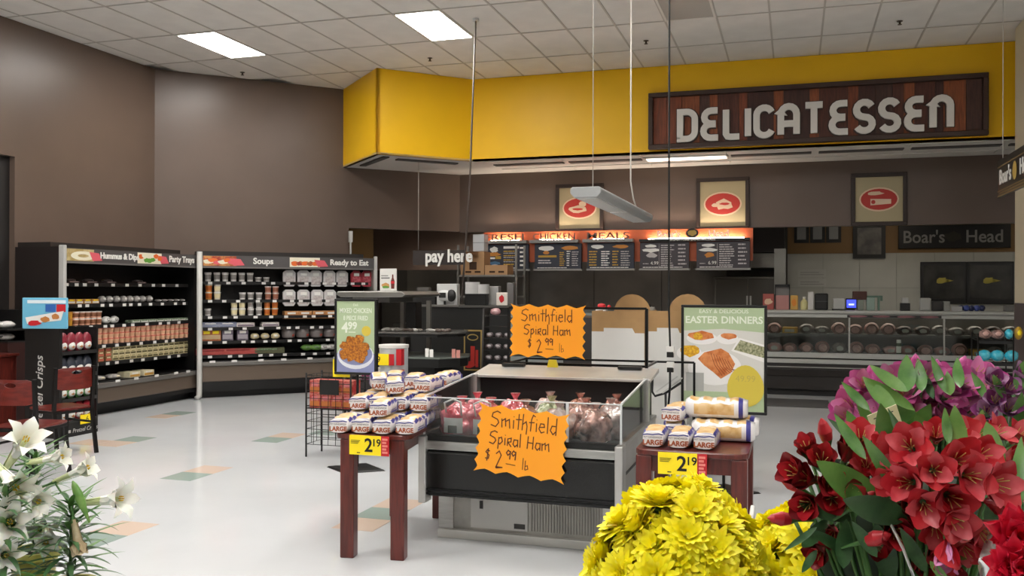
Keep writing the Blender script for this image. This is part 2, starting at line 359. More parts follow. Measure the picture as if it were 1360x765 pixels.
LET = {
 'D': [[(0,0),(0,1),(.24,1)]+arc(.24,.72,.28,90,0)[1:]+arc(.24,.28,.28,0,-90)+[(0,0),(0,.05)]],
 'E': [[(.5,1)]+[(.28,1)]+arc(.28,.76,.24,90,270)[1:]+[(.44,.52)], [(.44,.5)]+[(.26,.5)]+arc(.26,.25,.25,90,270)[1:]+[(.52,0)]],
 'L': [[(0,1),(0,.12)]+[(.06,.02),(.14,0),(.46,0)]], 'I': [[(0,0),(0,1)]],
 'C': [arc(.26,.74,.26,20,180)+arc(.26,.26,.26,180,340)],
 'A': [[(0,0),(0,.72)]+arc(.26,.72,.26,180,0,rz=.28)+[(.52,0)], [(0,.38),(.52,.38)]],
 'T': [[(0,1),(.56,1)],[(.28,1),(.28,0)]],
 'S': [arc(.25,.74,.25,25,270,10,.26)[:-1]+arc(.25,.24,.25,90,-155,10,.24)],
 'N': [[(0,0),(0,.74)]+arc(.26,.74,.26,180,0)+[(.52,0)]]}
word = 'DELICATESSEN'; LW = {'I': 0, 'D': .52, 'E': .5, 'L': .46, 'C': .52, 'A': .52, 'T': .56, 'S': .5, 'N': .52}
hh = .385; stw = .088; tot = 3.52
gap = (tot-sum(LW[c] for c in word)*hh*1.04)/(len(word)-1)
x = -1.565-(SX0+SX1)/2; sxl = hh*1.04
for ch in word:
    b = MB(); bd = MB()
    for st_ in LET[ch]:
        pts = [(px*sxl, pz*hh) for px, pz in st_]
        b.stroke(pts, stw, -.115, .05); bd.stroke(pts, stw+.035, -.066, .01)
    o = b.build('letter', lw, t); o.location = (x, 0, .125); o2 = bd.build('letter_outline_board', fb, o)  # each letter gets a wider dark brown board behind it
    x += LW[ch]*sxl+gap
# framed pictures with red ovals
cream = mat('cream print', '#b5a885', .6); ovr = mat('oval red', '#c03a32', .6); cr2 = mat('oval cream', '#e8cdb0', .6)
def framed(px, py, qx, qy, lab, kind):
    a = onY(px, py, 14.73); c = onY(qx, qy, 14.73); w_ = c.x-a.x; h_ = a.z-c.z
    t = thing('framed_picture', lab, 'picture', ((a.x+c.x)/2, 14.74, c.z), group='square framed prints above the menu boards')
    b = MB(); f = .06; b.box(-w_/2-f, -.05, -f, w_/2+f, 0, 0).box(-w_/2-f, -.05, h_, w_/2+f, 0, h_+f).box(-w_/2-f, -.05, 0, -w_/2, 0, h_).box(w_/2, -.05, 0, w_/2+f, 0, h_); b.build('frame', mat('dark frame wood', '#2b1b13', .45), t, bev=.006)
    MB().box(-w_/2, -.02, 0, w_/2, 0, h_).build('print', cream, t)
    b = MB(); b.oval(0, h_*.5, w_*.42, h_*.27, -.022, 1).oval(0, h_*.5, w_*.385, h_*.235, -.024, 0)
    z = h_*.5
    if kind == 0: b.blob(-.02, z-.02, .15, .06, -.026, 1, 3).blob(.05, z+.06, .06, .05, -.026, 1, 5).blob(-.03, z-.02, .1, .02, -.028, 0, 8)
    if kind == 1: b.blob(.02, z-.01, .14, .08, -.026, 1, 4, w=.3).blob(-.12, z-.02, .05, .03, -.026, 1, 6).blob(.03, z, .08, .02, -.028, 0, 9)
    if kind == 2: b.poly([(-.12, z-.09), (.17, z-.07), (.17, z), (-.12, z+.01)], -.026, -.025, 1); b.blob(-.05, z+.09, .11, .03, -.026, 1, 2); b.oval(-.08, z-.04, .03, .03, -.028, 0)
    b.build('oval_emblem', [ovr, cr2], t)
framed(743, 250, 797, 303, 'framed print with red oval and a cake-like slice, leftmost, behind the hanging lamp', 0)
framed(930, 242, 990, 300, 'framed print with red oval and a heap of sliced food, middle one of three', 1)
framed(1136, 236, 1199, 294, 'framed print with red oval and a rolled cut of meat, rightmost under the wood sign', 2)
# menu boards: copper backing with lit ledge and five boards
cop = mat('copper backing', '#a3502f', .4, .25, var=.15, vscale=2); led = mat('ledge lamp', '#ffe9d2', .5, emit=75); gle = mat('ledge grey', '#8d8c88', .4)
bx0 = onY(642, 330, 14.66).x; bx1 = onY(1000, 330, 14.66).x
t = thing('menu_backing', 'long copper menu header panel with lit lettering under the brown wall', 'sign', ((bx0+bx1)/2, 14.72, 1.98))
MB().box(bx0, 14.68, 2.06, bx1, 14.72, 2.575).build('backing_panel', cop, t, True)
def mx(px, y=14.66): return onY(px, 340, y).x
for a, c, s in [(642, 702, 'FRESH'), (706, 770, 'CHICKEN'), (776, 842, 'MEALS')]:
    MB().box(mx(a), 14.52, 2.375, mx(c), 14.67, 2.425).build('ledge', gle, t, True)
    MB().box(mx(a)+.16, 14.6, 2.426, mx(c)-.16, 14.64, 2.436).build('lamp_strip', led, t, True)
    b = MB(); b.text(s, .15, 0, 0, 0, ext=.004, off=.002, sx=(mx(c)-mx(a))*.86/max(.01, (max(v[0] for v in text_geo(s, .15, .004, .002, 'CENTER', 0)[0])*2)))
    b.v = [(v[0]+(mx(a)+mx(c))/2, v[1]+14.56, v[2]+2.43) for v in b.v]; b.build('lettering', mat('dull brown letter', '#6e5348', .5), t, True)
MB().box(mx(850), 14.56, 2.375, mx(996), 14.67, 2.415).build('ledge', black, t, True)
MB().box(mx(862), 14.6, 2.416, mx(988), 14.63, 2.426).build('lamp_strip', led, t, True)
b = MB(); b.text("Boar's", .15, 0, 0, ext=.004, off=.003); b.v = [(v[0]+mx(889), v[1]+14.57, v[2]+2.44) for v in b.v]; b.build('lettering', white, t, True)
b = MB(); b.text("Head", .15, 0, 0, ext=.004, off=.003); b.v = [(v[0]+mx(955), v[1]+14.57, v[2]+2.44) for v in b.v]; b.build('lettering', white, t, True)
b = MB(); xx = mx(920); b.oval(xx, 2.5, .1, .075, 14.555, 0, th=.01); b.blob(xx, 2.5, .065, .045, 14.553, 1, 5, w=.25); b.build('emblem', [black, mat('gold emblem', '#b79a4a', .45)], t, True)
b = MB(); b.text("SIGNATURE SANDWICHES", .045, 0, 0, ext=.001, off=.001, sx=1.35); b.v = [(v[0]+mx(920), v[1]+14.555, v[2]+2.38) for v in b.v]; b.build('lettering', mat('ledge text', '#d8d4cc', .5), t, True)
navy = mat('menu navy', '#2b2f3c', .5); mpur = mat('menu slate', '#3f3a40', .5); mw = mat('menu pale', '#b9b4b4', .5); my = mat('menu gold', '#b58f2e', .5); mo = mat('menu food orange', '#c5802f', .55); mbl = mat('menu blue', '#4a7290', .5)
def menu(px, qx, lab, style, seed):
    x0 = mx(px, 14.6); x1 = mx(qx, 14.6); w_ = x1-x0; h_ = .42; z0 = 1.945; rd = random.Random(seed)
    t = thing('menu_board', lab, 'menu board', ((x0+x1)/2, 14.66, z0), group='menu boards over the counter')
    MB().box(-w_/2, -.06, 0, w_/2, 0, h_).build('panel', navy if style < 3 else mpur, t, bev=.004)
    MB().box(-w_/2-.012, -.085, -.03, w_/2+.012, -.0, .0).build('bottom_rail', gle, t)
    b = MB(); y = -.0615; ms = [mw, my, mo, mbl, white]
    def lines(xa, xb, n, zt, zb, m, hgt=.012):
        for i in range(n):
            z = zt+(zb-zt)*i/max(1, n-1); e = xb-rd.uniform(0, (xb-xa)*.3); q = xa
            while q < e-.01:       # words
                l = min(e-q, rd.uniform(.03, .09)); b.box(q, y, z, q+l-.007, y+.001, z+hgt, m); q += l
    if style == 0:
        b.blob(-w_*.3, .33, .07, .05, y, 4, 1).blob(-w_*.3, .25, .11, .035, y-.001, 2, 2).box(-w_*.45, y, .17, -w_*.28, y+.001, .2, 4).box(-w_*.27, y, .17, -w_*.14, y+.001, .22, 1).blob(-w_*.28, .1, .1, .03, y, 3, 3).blob(-w_*.28, .06, .07, .02, y-.001, 0, 4)
        b.box(-w_*.08, y, .345, w_*.28, y+.001, .385, 4); lines(-w_*.08, w_*.24, 4, .29, .07, 1, .02); lines(-w_*.08, w_*.24, 4, .262, .045, 0, .012); lines(w_*.3, w_*.44, 5, .34, .05, 4, .03)
    elif style == 1:
        b.blob(-w_*.25, .34, .13, .04, y, 4, 5).blob(-w_*.25, .27, .05, .03, y-.001, 2, 6).blob(w_*.25, .345, .15, .035, y, 2, 7).box(-w_*.42, y, .19, -.02, y+.001, .225, 1); lines(-w_*.42, -.04, 2, .13, .09, 0, .02)
        lines(.03, w_*.16, 7, .26, .05, 1, .018); lines(w_*.19, w_*.28, 7, .28, .05, 4, .015); lines(w_*.3, w_*.46, 7, .27, .05, 0, .014)
    elif style == 2:
        b.blob(-w_*.28, .36, .12, .035, y, 4, 8).blob(w_*.22, .36, .13, .03, y, 2, 9)
        lines(-w_*.46, -w_*.26, 6, .27, .05, 1, .02); lines(-w_*.2, 0, 7, .27, .05, 4, .016); lines(w_*.04, w_*.2, 6, .27, .05, 1, .02); lines(w_*.22, w_*.46, 7, .27, .05, 0, .014)
    else:
        b.blob(-w_*.28, .36, .1, .025, y, 4, seed).blob(-w_*.28, .29, .13, .03, y-.001, 4, seed+1, w=.3).blob(-w_*.26, .21, .08, .04, y-.002, 2 if style == 4 else 0, seed+2, w=.3)
        b.text('4.99' if style == 3 else '6.99', .075, -w_*.2, .06, y, 4, ext=.0005); lines(-w_*.44, -w_*.3, 1, .07, .05, 0)
        b.box(-w_*.11, y, .03, -w_*.105, y+.001, .39, 0); lines(-w_*.07, w_*.22, 10, .36, .04, 0, .016); lines(w_*.28, w_*.46, 6, .36, .06, 0, .022)
    lines(-w_*.44, w_*.44, 1, .012, .012, 4, .012)
    b.build('printed_menu', ms, t)
menu(645, 702, 'leftmost menu board, navy with an orange and blue logo', 0, 1)
menu(710, 772, 'second menu board from the left, under the word CHICKEN', 1, 2)
menu(780, 842, 'third menu board, with four columns of gold and white lines', 2, 3)
menu(850, 915, 'fourth menu board, slate with a white sandwich picture', 3, 4)
menu(925, 996, 'rightmost menu board, slate with an orange sandwich picture', 4, 5)
# ------------------------------------------------------------------ things on the back kitchen wall (Y=17.2)
YK = 17.2
def onwall(px, py, qx, qy, y=YK-.02): a = onY(px, py, y); c = onY(qx, qy, y); return a.x, c.x, c.z, a.z
x0, x1, z0, z1 = onwall(1054, 296, 1118, 322)
for i in range(3):
    t = thing('wall_certificate', ['left', 'middle', 'right'][i]+' one of three small black-framed certificates on the tan wall', 'certificate', (x0+(x1-x0)*(i+.5)/3, YK, z0), group='black-framed certificates')
    w_ = (x1-x0)/3-.02
    MB().box(-w_/2, -.02, 0, w_/2, 0, .42).build('frame', black, t); MB().box(-w_/2+.05, -.024, .06, w_/2-.05, -.02, .38).build('print', mat('certificate grey', '#9a9a98', .5), t)
x0, x1, z0, z1 = onwall(1133, 300, 1176, 343)
t = thing('framed_photo', 'square black-framed dim photo on the kitchen wall', 'picture', ((x0+x1)/2, YK, z0)); w_ = x1-x0; h_ = z1-z0
MB().box(-w_/2, -.04, 0, w_/2, 0, h_+.05).build('frame', black, t); MB().box(-w_/2+.07, -.044, .07, w_/2-.07, -.04, h_-.04).build('print', mat('dim photo', '#4c4a48', .4, hex2='#77726d', vscale=5), t)
x0, x1, z0, z1 = onwall(1193, 300, 1342, 329)
t = thing('brand_sign', "long black wall sign with grey serif lettering over the screens", 'sign', ((x0+x1)/2, YK, z0)); w_ = x1-x0; h_ = z1-z0
MB().box(-w_/2, -.06, 0, w_/2, 0, h_).build('panel', mat('sign black', '#0d0c0b', .4), t, bev=.008)
b = MB(); b.text("Boar's", .3, -w_*.27, h_*.25, -.061, ext=.003, off=.004, sx=.9); b.build('lettering', mat('sign grey letter', '#8c8a86', .5), t); b = MB(); b.text('Head', .3, w_*.27, h_*.25, -.061, ext=.003, off=.004, sx=.92); b.build('lettering', mat('sign grey letter', '#8c8a86', .5), t)
b = MB(); b.blob(0, h_*.5, .13, .08, -.062, 0, 3, w=.25); b.build('emblem', mat('dim emblem', '#2e2a22', .6), t)
x0, x1, z0, z1 = onwall(1222, 348, 1346, 404)
for i in range(2):
    w_ = (x1-x0)/2; t = thing('menu_screen', ['left', 'right'][i]+' dark screen with a small gold emblem behind the deli case', 'screen', (x0+w_*(i+.5), YK-.003, z0), group='dark screens')
    MB().box(-w_/2, -.07, 0, w_/2, 0, z1-z0).build('bezel', mat('bezel', '#0c0b0a', .3), t, bev=.008)
    MB().box(-w_/2+.05, -.073, .09, w_/2-.05, -.07, z1-z0-.06).build('screen', mat('dark screen', '#22221f', .25, hex2='#3b3b37', vscale=3), t)
    b = MB(); b.blob(-.02, (z1-z0)*.55, .09, .055, -.076, 0, 2, w=.3); b.poly([(.04, (z1-z0)*.55+.03), (.16, (z1-z0)*.55), (.04, (z1-z0)*.55-.03)], -.076, -.075, 0); b.build('emblem', mat('screen gold', '#a79a35', .4), t)
x0, x1, z0, z1 = onwall(1062, 366, 1095, 382)
t = thing('wall_notice', 'pale lined notice sheets taped to the grey tiled wall', 'notice', ((x0+x1)/2, YK, z0))
for i in range(2):
    o = MB().box(-.24, -.004, .02+i*.17, .24, 0, .16+i*.17).build('sheet', mat('notice grey', '#bdbdb6', .6), t); MB().box(-.2, -.006, .06+i*.17, .2, -.004, .065+i*.17).box(-.2, -.006, .1+i*.17, .12, -.004, .105+i*.17).build('printed_line', dgrey, o)
# oven block left of the tiles and the black hood opening
t = thing('wall_oven', 'dark stainless two-door oven cabinet under a steel hood', 'oven', (-.85, 16.4, 0))
st2 = mat('dim steel', '#6b6963', .32, .75, var=.12, vscale=3)
a = onY(948, 365, 16.4); c = onY(1040, 365, 16.4)
x0 = a.x+.85; x1 = c.x+.85
MB().box(x0, 0, 0, x1, .7, 1.84).build('body', st2, t, bev=.01)
for i in range(2): 
    xa = x0+.03+(x1-x0-.06)/2*i; o = MB().box(xa+.01, -.03, .5, xa+(x1-x0-.06)/2-.01, 0, 1.8).build('door', mat('oven door', '#57544f', .3, .6), t, bev=.008); MB().box(xa+.03+.5*(1-i), -.07, .9, xa+.06+.5*(1-i), -.03, 1.5).build('handle', steel, o)
t = thing('exhaust_hood', 'grey steel exhaust hood above the oven', 'exhaust hood', (-.8, 16.2, 1.98))
a = onY(920, 350, 16.2); c = onY(1046, 350, 16.2)
b = MB(); b.poly([(a.x+.8, 0), (c.x+.8-.05, 0), (c.x+.8-.05, .26), (a.x+.8, .26)], 0, .95); b.build('hood', st2, t, bev=.01); MB().box(c.x+.8-.22, -.02, -.45, c.x+.8-.03, .3, .33).build('end_column', mat('hood column', '#8a8984', .3, .7), t)
MB().box(onY(1000, 300, 16.2).x+.8, -.0, .27, c.x+.8-.05, .9, .9).build('hood_chimney', mat('hood dark', '#241c18', .6), t)
# small dim equipment on a shelf along the back wall
t = thing('back_counter', 'long dark steel work counter along the kitchen back wall', 'counter', (-4.3, 16.5, 0))
MB().box(-3.3, 0, .86, 2.2, .65, .92).build('worktop', st2, t); MB().box(-3.25, .03, 0, 2.15, .62, .86).build('cabinet', mat('counter dark', '#2b2927', .5), t)
# ================================================================== MULTIDECK CASES ON THE LEFT
casebl = mat('case black', '#0e0d0d', .45); lip = mat('shelf lip black', '#1a1919', .35); bump_ = mat('bumper brown', '#6a5c50', .35, .1); endp = mat('end post grey', '#b9b8b4', .35)
hdr = mat('case header grey', '#4e4b4b', .45); tagm = mat('shelf tag white', '#dcdad6', .5); capm = mat('case cap', '#2a2522', .5); pnk = mat('ribbon pink', '#d95c68', .5)
def case(t, W, D, shelves, lip_z, bump_z0):
    MB().box(0, D-.05, .1, W, D, 2.02).build('back_panel', casebl, t)
    MB().box(0, .12, 0, W, D, .13).build('kick_base', casebl, t)
    b = MB(); b.poly([(0, 0)]*0 or [(0, bump_z0), (W, bump_z0), (W, lip_z-.06), (0, lip_z-.06)], -.02, .06); b.build('bumper', bump_, t, bev=.015)
    MB().box(0, -.01, .1, W, .1, bump_z0).build('lower_panel', casebl, t)
    MB().box(0, -.05, lip_z-.07, W, .03, lip_z-.01).build('bumper_rail', mat('bumper rail grey', '#7d7a76', .3, .4), t, bev=.01)
    MB().box(0, 0, lip_z-.02, W, D-.05, lip_z).build('deck', casebl, t)
    MB().box(0, .0, 1.93, W, D, 2.0).build('canopy', casebl, t); MB().box(.0, .2, 2.06, W-.1, D, 2.16).build('top_cap', capm, t)
    b = MB(); b.box(0, -.03, 1.925, W, .02, 2.09); b.build('header', hdr, t)
    MB().box(0, -.034, 1.905, W, .02, 1.925).build('header_trim', mat('header trim', '#6d6a68', .4), t)
    for z in shelves:
        MB().box(.05, .12, z-.025, W-.05, D-.05, z-.005).build('shelf', casebl, t); MB().box(.05, .1, z-.045, W-.05, .12, z-.001).build('shelf_lip', lip, t)
        b = MB(); rd = random.Random(int(z*100)); x = .12
        while x < W-.15: b.box(x, .094, z-.042, x+.06, .1, z-.006); x += rd.uniform(.12, .3)
        b.build('price_tag', tagm, t, kind='stuff')
    b = MB(); rd = random.Random(3); x = .12
    while x < W-.15: b.box(x, -.056, lip_z-.02, x+.08, -.05, lip_z+.012); x += rd.uniform(.25, .5)
    b.build('price_tag', tagm, t, kind='stuff')
C1 = Vector((-8.34, 8.77, 0)); W1 = 2.52
t1 = thing('refrigerated_case', 'open black refrigerated case with dips and party trays along the left wall', 'refrigerated case', C1, PI/2)
case(t1, W1, .69, [.66, .885, 1.14, 1.41, 1.67], .42, .16)
MB().box(-.04, .03, 0, 0, .69, 2.1).build('side_panel', mat('case side dark', '#211a18', .5), t1); MB().box(W1, .03, 0, W1+.04, .69, 2.1).build('side_panel', casebl, t1)
MB().box(-.05, -.05, 0, 0, .03, 2.12).build('end_post', endp, t1, bev=.01)
C2 = Vector((-8.25, 11.27, 0)); W2 = 2.63
t2 = thing('refrigerated_case', 'open black refrigerated case with soups and ready meals on the angled wall', 'refrigerated case', C2, PI/4)
case(t2, W2, .56, [.62, .83, 1.03, 1.2, 1.44, 1.71], .54, .24)
b = MB(); b.tube([(-.02, -.03, 2.14), (-.02, -.05, .14), (-.03, -.09, .05), (-.07, -.12, .02)], .04, 8); b.build('end_post', endp, t2)
MB().box(W2, .0, 0, W2+.05, .56, 2.02).build('side_panel', mat('case side grey', '#7b7872', .4), t2); MB().box(W2, -.05, 0, W2+.05, .0, 2.12).build('end_post', endp, t2, bev=.01)
MB().box(W2-.26, .4, 2.16, W2-.235, .425, 2.36).box(W2-.275, .385, 2.36, W2-.22, .44, 2.54).build('vent_post', endp, t2)
def w1(lx, ly, z): return Vector((C1.x-ly, C1.y+lx, z))
def w2(lx, ly, z): s = math.sqrt(.5); return Vector((C2.x+s*(lx-ly), C2.y+s*(lx+ly), z))
def c1x(px, ly=0): return onX(px, 400, C1.x-ly).y-C1.y
def c2x(px, ly=0): p = onC(px, 400, (C2.y-C2.x)+ly*math.sqrt(2)); return (p.x-C2.x+ly*math.sqrt(.5))*math.sqrt(2)
# header prints
foodA = mat('hummus print', '#cdbb8a', .5, hex2='#a8925c', vscale=9); gr = mat('leaf green print', '#5f9a3a', .5); ora = mat('orange print', '#e06a2c', .5); foodB = mat('noodle print', '#c98d4d', .5, hex2='#a03326', vscale=14)
b = MB(); y = -.031
xa, xb = c1x(89), c1x(122); b.box(.0, y, 1.935, xb, y+.001, 2.08, 0); b.oval(.28, 2.0, .2, .055, y-.001, 3); b.oval(.28, 2.0, .09, .02, y-.002, 0)
def ribbon(b, x, m=1): b.poly([(x-.1, 2.05), (x+.06, 2.04), (x+.12, 1.95), (x-.04, 1.94)], y-.003, y-.002, m)
ribbon(b, xb+.02); xa, xb = c1x(180), c1x(212); b.box(xa, y, 1.935, xb, y+.001, 2.08, 3)
for i, (dx, dz, m) in enumerate([(.08, .02, 4), (.2, -.03, 2), (.34, -.02, 2), (.42, .03, 4), (.3, .03, 3), (.15, .03, 3), (.26, -.035, 2), (.5, 0, 4)]): b.blob(xa+dx*(xb-xa)/.55, 2.01+dz, .05, .03, y-.002-i*.0003, m, i)
ribbon(b, xb+.03); b.build('header_print', [foodA, pnk, gr, mat('pale print', '#e5dfc8', .5), ora], t1)
b = MB(); b.text('Hummus & Dips', .105, (c1x(136)+c1x(176))/2, 1.98, y-.004, ext=.002, off=.004); b.build('header_lettering', white, t1); b = MB(); b.text('Party Trays', .12, (c1x(223)+c1x(254))/2, 1.975, y-.004, ext=.002, off=.004); b.build('header_lettering', white, t1)
b = MB(); b.box(.03, y, 1.935, .5, y+.001, 2.08, 0)
for i in range(6): b.blob(.1+.07*i, 2.0+.02*math.sin(i*2), .07, .03, y-.001-i*.0003, (3, 4, 1)[i % 3], i)
ribbon(b, .5); xa = c2x(384); xb = c2x(424); b.box(xa, y, 1.935, xb, y+.001, 2.08, 3); 
for i in range(5): b.blob(xa+.08+.08*i, 1.99, .06, .035, y-.001-i*.0003, (4, 0)[i % 2], i)
ribbon(b, xb+.01); b.build('header_print', [foodB, pnk, gr, mat('pale print', '#e5dfc8', .5), ora], t2)
b = MB(); b.text('Soups', .125, c2x(349), 1.975, y, ext=.002, off=.004); b.build('header_lettering', white, t2); b = MB(); b.text('Ready to Eat', .12, c2x(463), 1.975, y, ext=.002, off=.004); b.build('header_lettering', white, t2)
# ---- product meshes
def tub(r, h, body, lid, band=None):
    b = MB(); b.lathe([(r*.82, 0), (r*.86, h*.2), (r*.95, h*.75), (r, h*.85), (r*1.04, h*.86), (r*1.04, h), (r*.9, h*1.01)], 12, ms=[0, 2, 0, 1, 1, 1]); return b.mesh('tub', [body, lid, band or body])
def packet(w_, d_, h_, m1, m2, m3):      # box with coloured face panels
    b = MB(); b.box(-w_/2, 0, 0, w_/2, d_, h_, 0); b.box(-w_/2*.9, -.001, h_*.12, w_/2*.9, 0, h_*.5, 1); b.box(-w_/2*.6, -.002, h_*.6, w_/2*.6, 0, h_*.85, 2); return b.mesh('packet', [m1, m2, m3])
def pillow(w_, d_, h_, m1, m2, seed=0):
    b = MB(); b.ell(0, d_/2, h_/2, w_/2, d_/2, h_/2, 12, 6, 0, lump=.05, seed=seed); b.ell(0, d_/2-.008, h_/2+.004, w_*.34, d_/2, h_*.3, 10, 6, 1); return b.mesh('bag', [m1, m2])
def blister(w_, h_, m1, m2):            # hanging pack with a tab
    b = MB(); pts = [(-w_/2, .04), (-w_/2+.03, 0), (w_/2-.03, 0), (w_/2, .04), (w_/2, h_-.04), (w_/2-.04, h_), (-w_/2+.04, h_), (-w_/2, h_-.04)]
    b.poly(pts, 0, .05, 0); b.box(-w_/2*.75, -.006, .03, w_/2*.75, 0, h_*.6, 1); b.box(-w_/2*.5, -.008, h_*.66, w_/2*.5, 0, h_*.85, 2); return b.mesh('blister_pack', [m1, m2, white])
plas = mat('pale plastic tub', '#e6e3e0', .35); dlid = mat('tub lid', '#d3cfcb', .3)
org = mat('peach tub', '#eeb496', .4); orl = mat('coral lid', '#dd7560', .4); cre = mat('cream tub', '#e6d8ac', .45); creb = mat('cream tub face', '#b5aa7c', .5); orb = mat('orange pot', '#d08a3e', .4)
pinkm = mat('meat pink', '#a5655c', .4, hex2='#7a3f3a', vscale=30); grn = mat('green pack', '#4d6a3e', .45, hex2='#8aa081', vscale=30); film = mat('pale film', '#b8b4b0', .2, hex2='#85807c', vscale=25)
def row(wf, me, name, lab, cat, grp, xs, ly, z, rz, sc_=(1, 1, 1), jit=.004, stack=1, h=.1, seed=0):
    rd = random.Random(seed)
    for x in xs:
        for s_ in range(stack):
            p = wf(x, ly+rd.uniform(0, jit*2), z+s_*h)
            inst(name, me, p, rz, lab, cat, grp, sc_)
def span(a, c, step): n = max(1, int(round((c-a)/step))); return [a+(c-a)*(i+.5)/n for i in range(n)]
R1 = PI/2; R2 = PI/4
# case 1
flat = MB().box(-.09, 0, 0, .09, .14, .02, 0).box(-.07, -.002, .003, .07, 0, .017, 1).ell(0, .07, .03, .08, .06, .02, 10, 6, 0); flat = flat.mesh('tray', [mat('dim dark tray', '#3c3231', .3), mat('tray label pinkish', '#8c7b78', .4)])
row(w1, flat, 'meat_tray', 'dim dark tray on the top shelf of the dips case', 'tray', 'dark trays on the top shelf of the dips case', [c1x(q, .12) for q in (101, 125, 150, 190)], .14, 1.672, R1)
cookie = packet(.12, .1, .055, mat('golden snack', '#b9803c', .45, hex2='#d9a95c', vscale=40), white, yellow)
row(w1, cookie, 'snack_pack', 'golden snack pack at the left end of the second shelf of the dips case', 'snack pack', 'golden packs on the second shelf of the dips case', span(c1x(92, .12), c1x(134, .12), .14), .14, 1.412, R1)
egg = pillow(.1, .1, .07, film, white)
row(w1, egg, 'cheese_bag', 'rounded white bag on the second shelf of the dips case', 'bag', 'white bags on the second shelf of the dips case', span(c1x(138, .12), c1x(208, .12), .12), .14, 1.412, R1, (1.15, 1, 1.35), jit=.01)
row(w1, egg, 'cheese_bag', 'small white packet at the right of the second shelf of the dips case', 'bag', 'white packets at the right of the second shelf of the dips case', span(c1x(212, .12), c1x(258, .12), .12), .14, 1.412, R1, (.8, 1, .6))
pb = tub(.042, .07, org, plas, mat('brownish band', '#8f5b3e', .5))
row(w1, tub(.04, .07, mat('mustard pot', '#d4972c', .4), orb), 'dip_tub', 'mustard yellow tub at the left end of the third shelf of the dips case', 'tub', 'mustard tubs in the dips case', [c1x(97, .12)], .17, 1.142, R1, (1, 1, 1.2), stack=2, h=.086)
row(w1, pb, 'dip_tub', 'peach tub stacked two high on the third shelf of the dips case', 'tub', 'peach tubs on the third shelf of the dips case', span(c1x(101, .12), c1x(139, .12), .1), .17, 1.142, R1, (1, 1, 1.2), stack=2, h=.086)
row(w1, pillow(.14, .1, .1, white, film, 4), 'cheese_bag', 'puffy white bag on the third shelf of the dips case', 'bag', 'puffy white bags on the third shelf', span(c1x(141, .12), c1x(162, .12), .13), .13, 1.142, R1)
row(w1, packet(.15, .12, .035, mat('green tray', '#55704a', .4, hex2='#b9c2b0', vscale=30), white, grn), 'salad_pack', 'flat green pack on the third shelf of the dips case', 'pack', 'flat green packs on the third shelf of the dips case', span(c1x(178, .12), c1x(258, .12), .17), .14, 1.142, R1)
row(w1, tub(.043, .068, org, orl, mat('peach band', '#e0b08c', .45)), 'salsa_tub', 'peach tub with coral lid stacked on the fourth shelf of the dips case', 'tub', 'peach tubs with coral lids in the dips case', span(c1x(132, .12), c1x(259, .12), .1), .17, .887, R1, stack=3, h=.07)
row(w1, packet(.1, .09, .062, cre, mat('olive square print', '#6d6340', .5), creb), 'cheese_box', 'cream and olive box stacked on the fifth shelf of the dips case', 'box', 'cream boxes on the fifth shelf of the dips case', span(c1x(152, .12), c1x(259, .12), .108), .14, .662, R1, stack=3, h=.064)
row(w1, packet(.1, .09, .062, mat('brown box', '#9d7048', .5), orl, cre), 'cheese_box', 'brown and red box at the left end of the fifth shelf of the dips case', 'box', 'brown boxes on the fifth shelf of the dips case', span(c1x(132, .12), c1x(151, .12), .108), .14, .662, R1, stack=3, h=.064)
row(w1, pillow(.2, .2, .07, film, mat('pale slices', '#d8cba8', .5), 2), 'meat_pack', 'flat pale pack on the bottom deck of the dips case', 'pack', 'flat pale packs on the bottom deck of the dips case', span(c1x(132), c1x(172), .22), .04, .422, R1)
row(w1, packet(.2, .2, .07, mat('long pale box', '#d9cfae', .5), mat('golden box face', '#cf9c4a', .5), white), 'meal_box', 'long pale and golden box on the bottom deck of the dips case', 'box', 'pale golden boxes on the bottom deck of the dips case', span(c1x(174), c1x(211), .22), .04, .422, R1)
# case 2, left half
cup = tub(.048, .13, plas, dlid, mat('cup print', '#8f8a86', .5)); cupo = tub(.05, .11, orb, dlid, mat('orange print band', '#b85f24', .5)); cupw = tub(.05, .11, mat('cream cup', '#d6cdb8', .4), white, cre); cupk = tub(.048, .11, mat('rose cup', '#c08f80', .4), dlid, mat('brown print', '#99604a', .5))
X2 = lambda q: c2x(q, .12)
row(w2, cup, 'soup_cup', 'tall grey soup cup on the top shelf of the soups case', 'soup cup', 'tall cups on the top shelf of the soups case', [X2(q) for q in (277, 289, 300, 311, 322, 333)], .17, 1.712, R2)
row(w2, cup, 'soup_cup', 'short grey cup at the right of the top soup shelf', 'soup cup', 'short cups on the top shelf of the soups case', [X2(q) for q in (344, 355)], .17, 1.712, R2, (1, 1, .5))
row(w2, cupo, 'soup_cup', 'orange soup cup stacked in the left corner of the second shelf', 'soup cup', 'orange cups on the second shelf of the soups case', [X2(278)], .17, 1.442, R2, stack=2, h=.112)
row(w2, cupw, 'soup_cup', 'cream soup cup stacked near the left of the second shelf of the soups case', 'soup cup', 'cream cups on the second shelf of the soups case', [X2(289.5)], .17, 1.442, R2, stack=2, h=.112)
row(w2, cup, 'soup_cup', 'single grey cup in the middle of the second shelf of the soups case', 'soup cup', 'grey cups on the second shelf of the soups case', [X2(q) for q in (323, 334, 345)], .17, 1.442, R2, (1, 1, .8))
row(w2, cupk, 'soup_cup', 'rose soup cup stacked at the right of the second shelf of the soups case', 'soup cup', 'rose cups on the second shelf of the soups case', [X2(357), X2(367)], .17, 1.442, R2, (1, 1, .9), stack=2, h=.1)
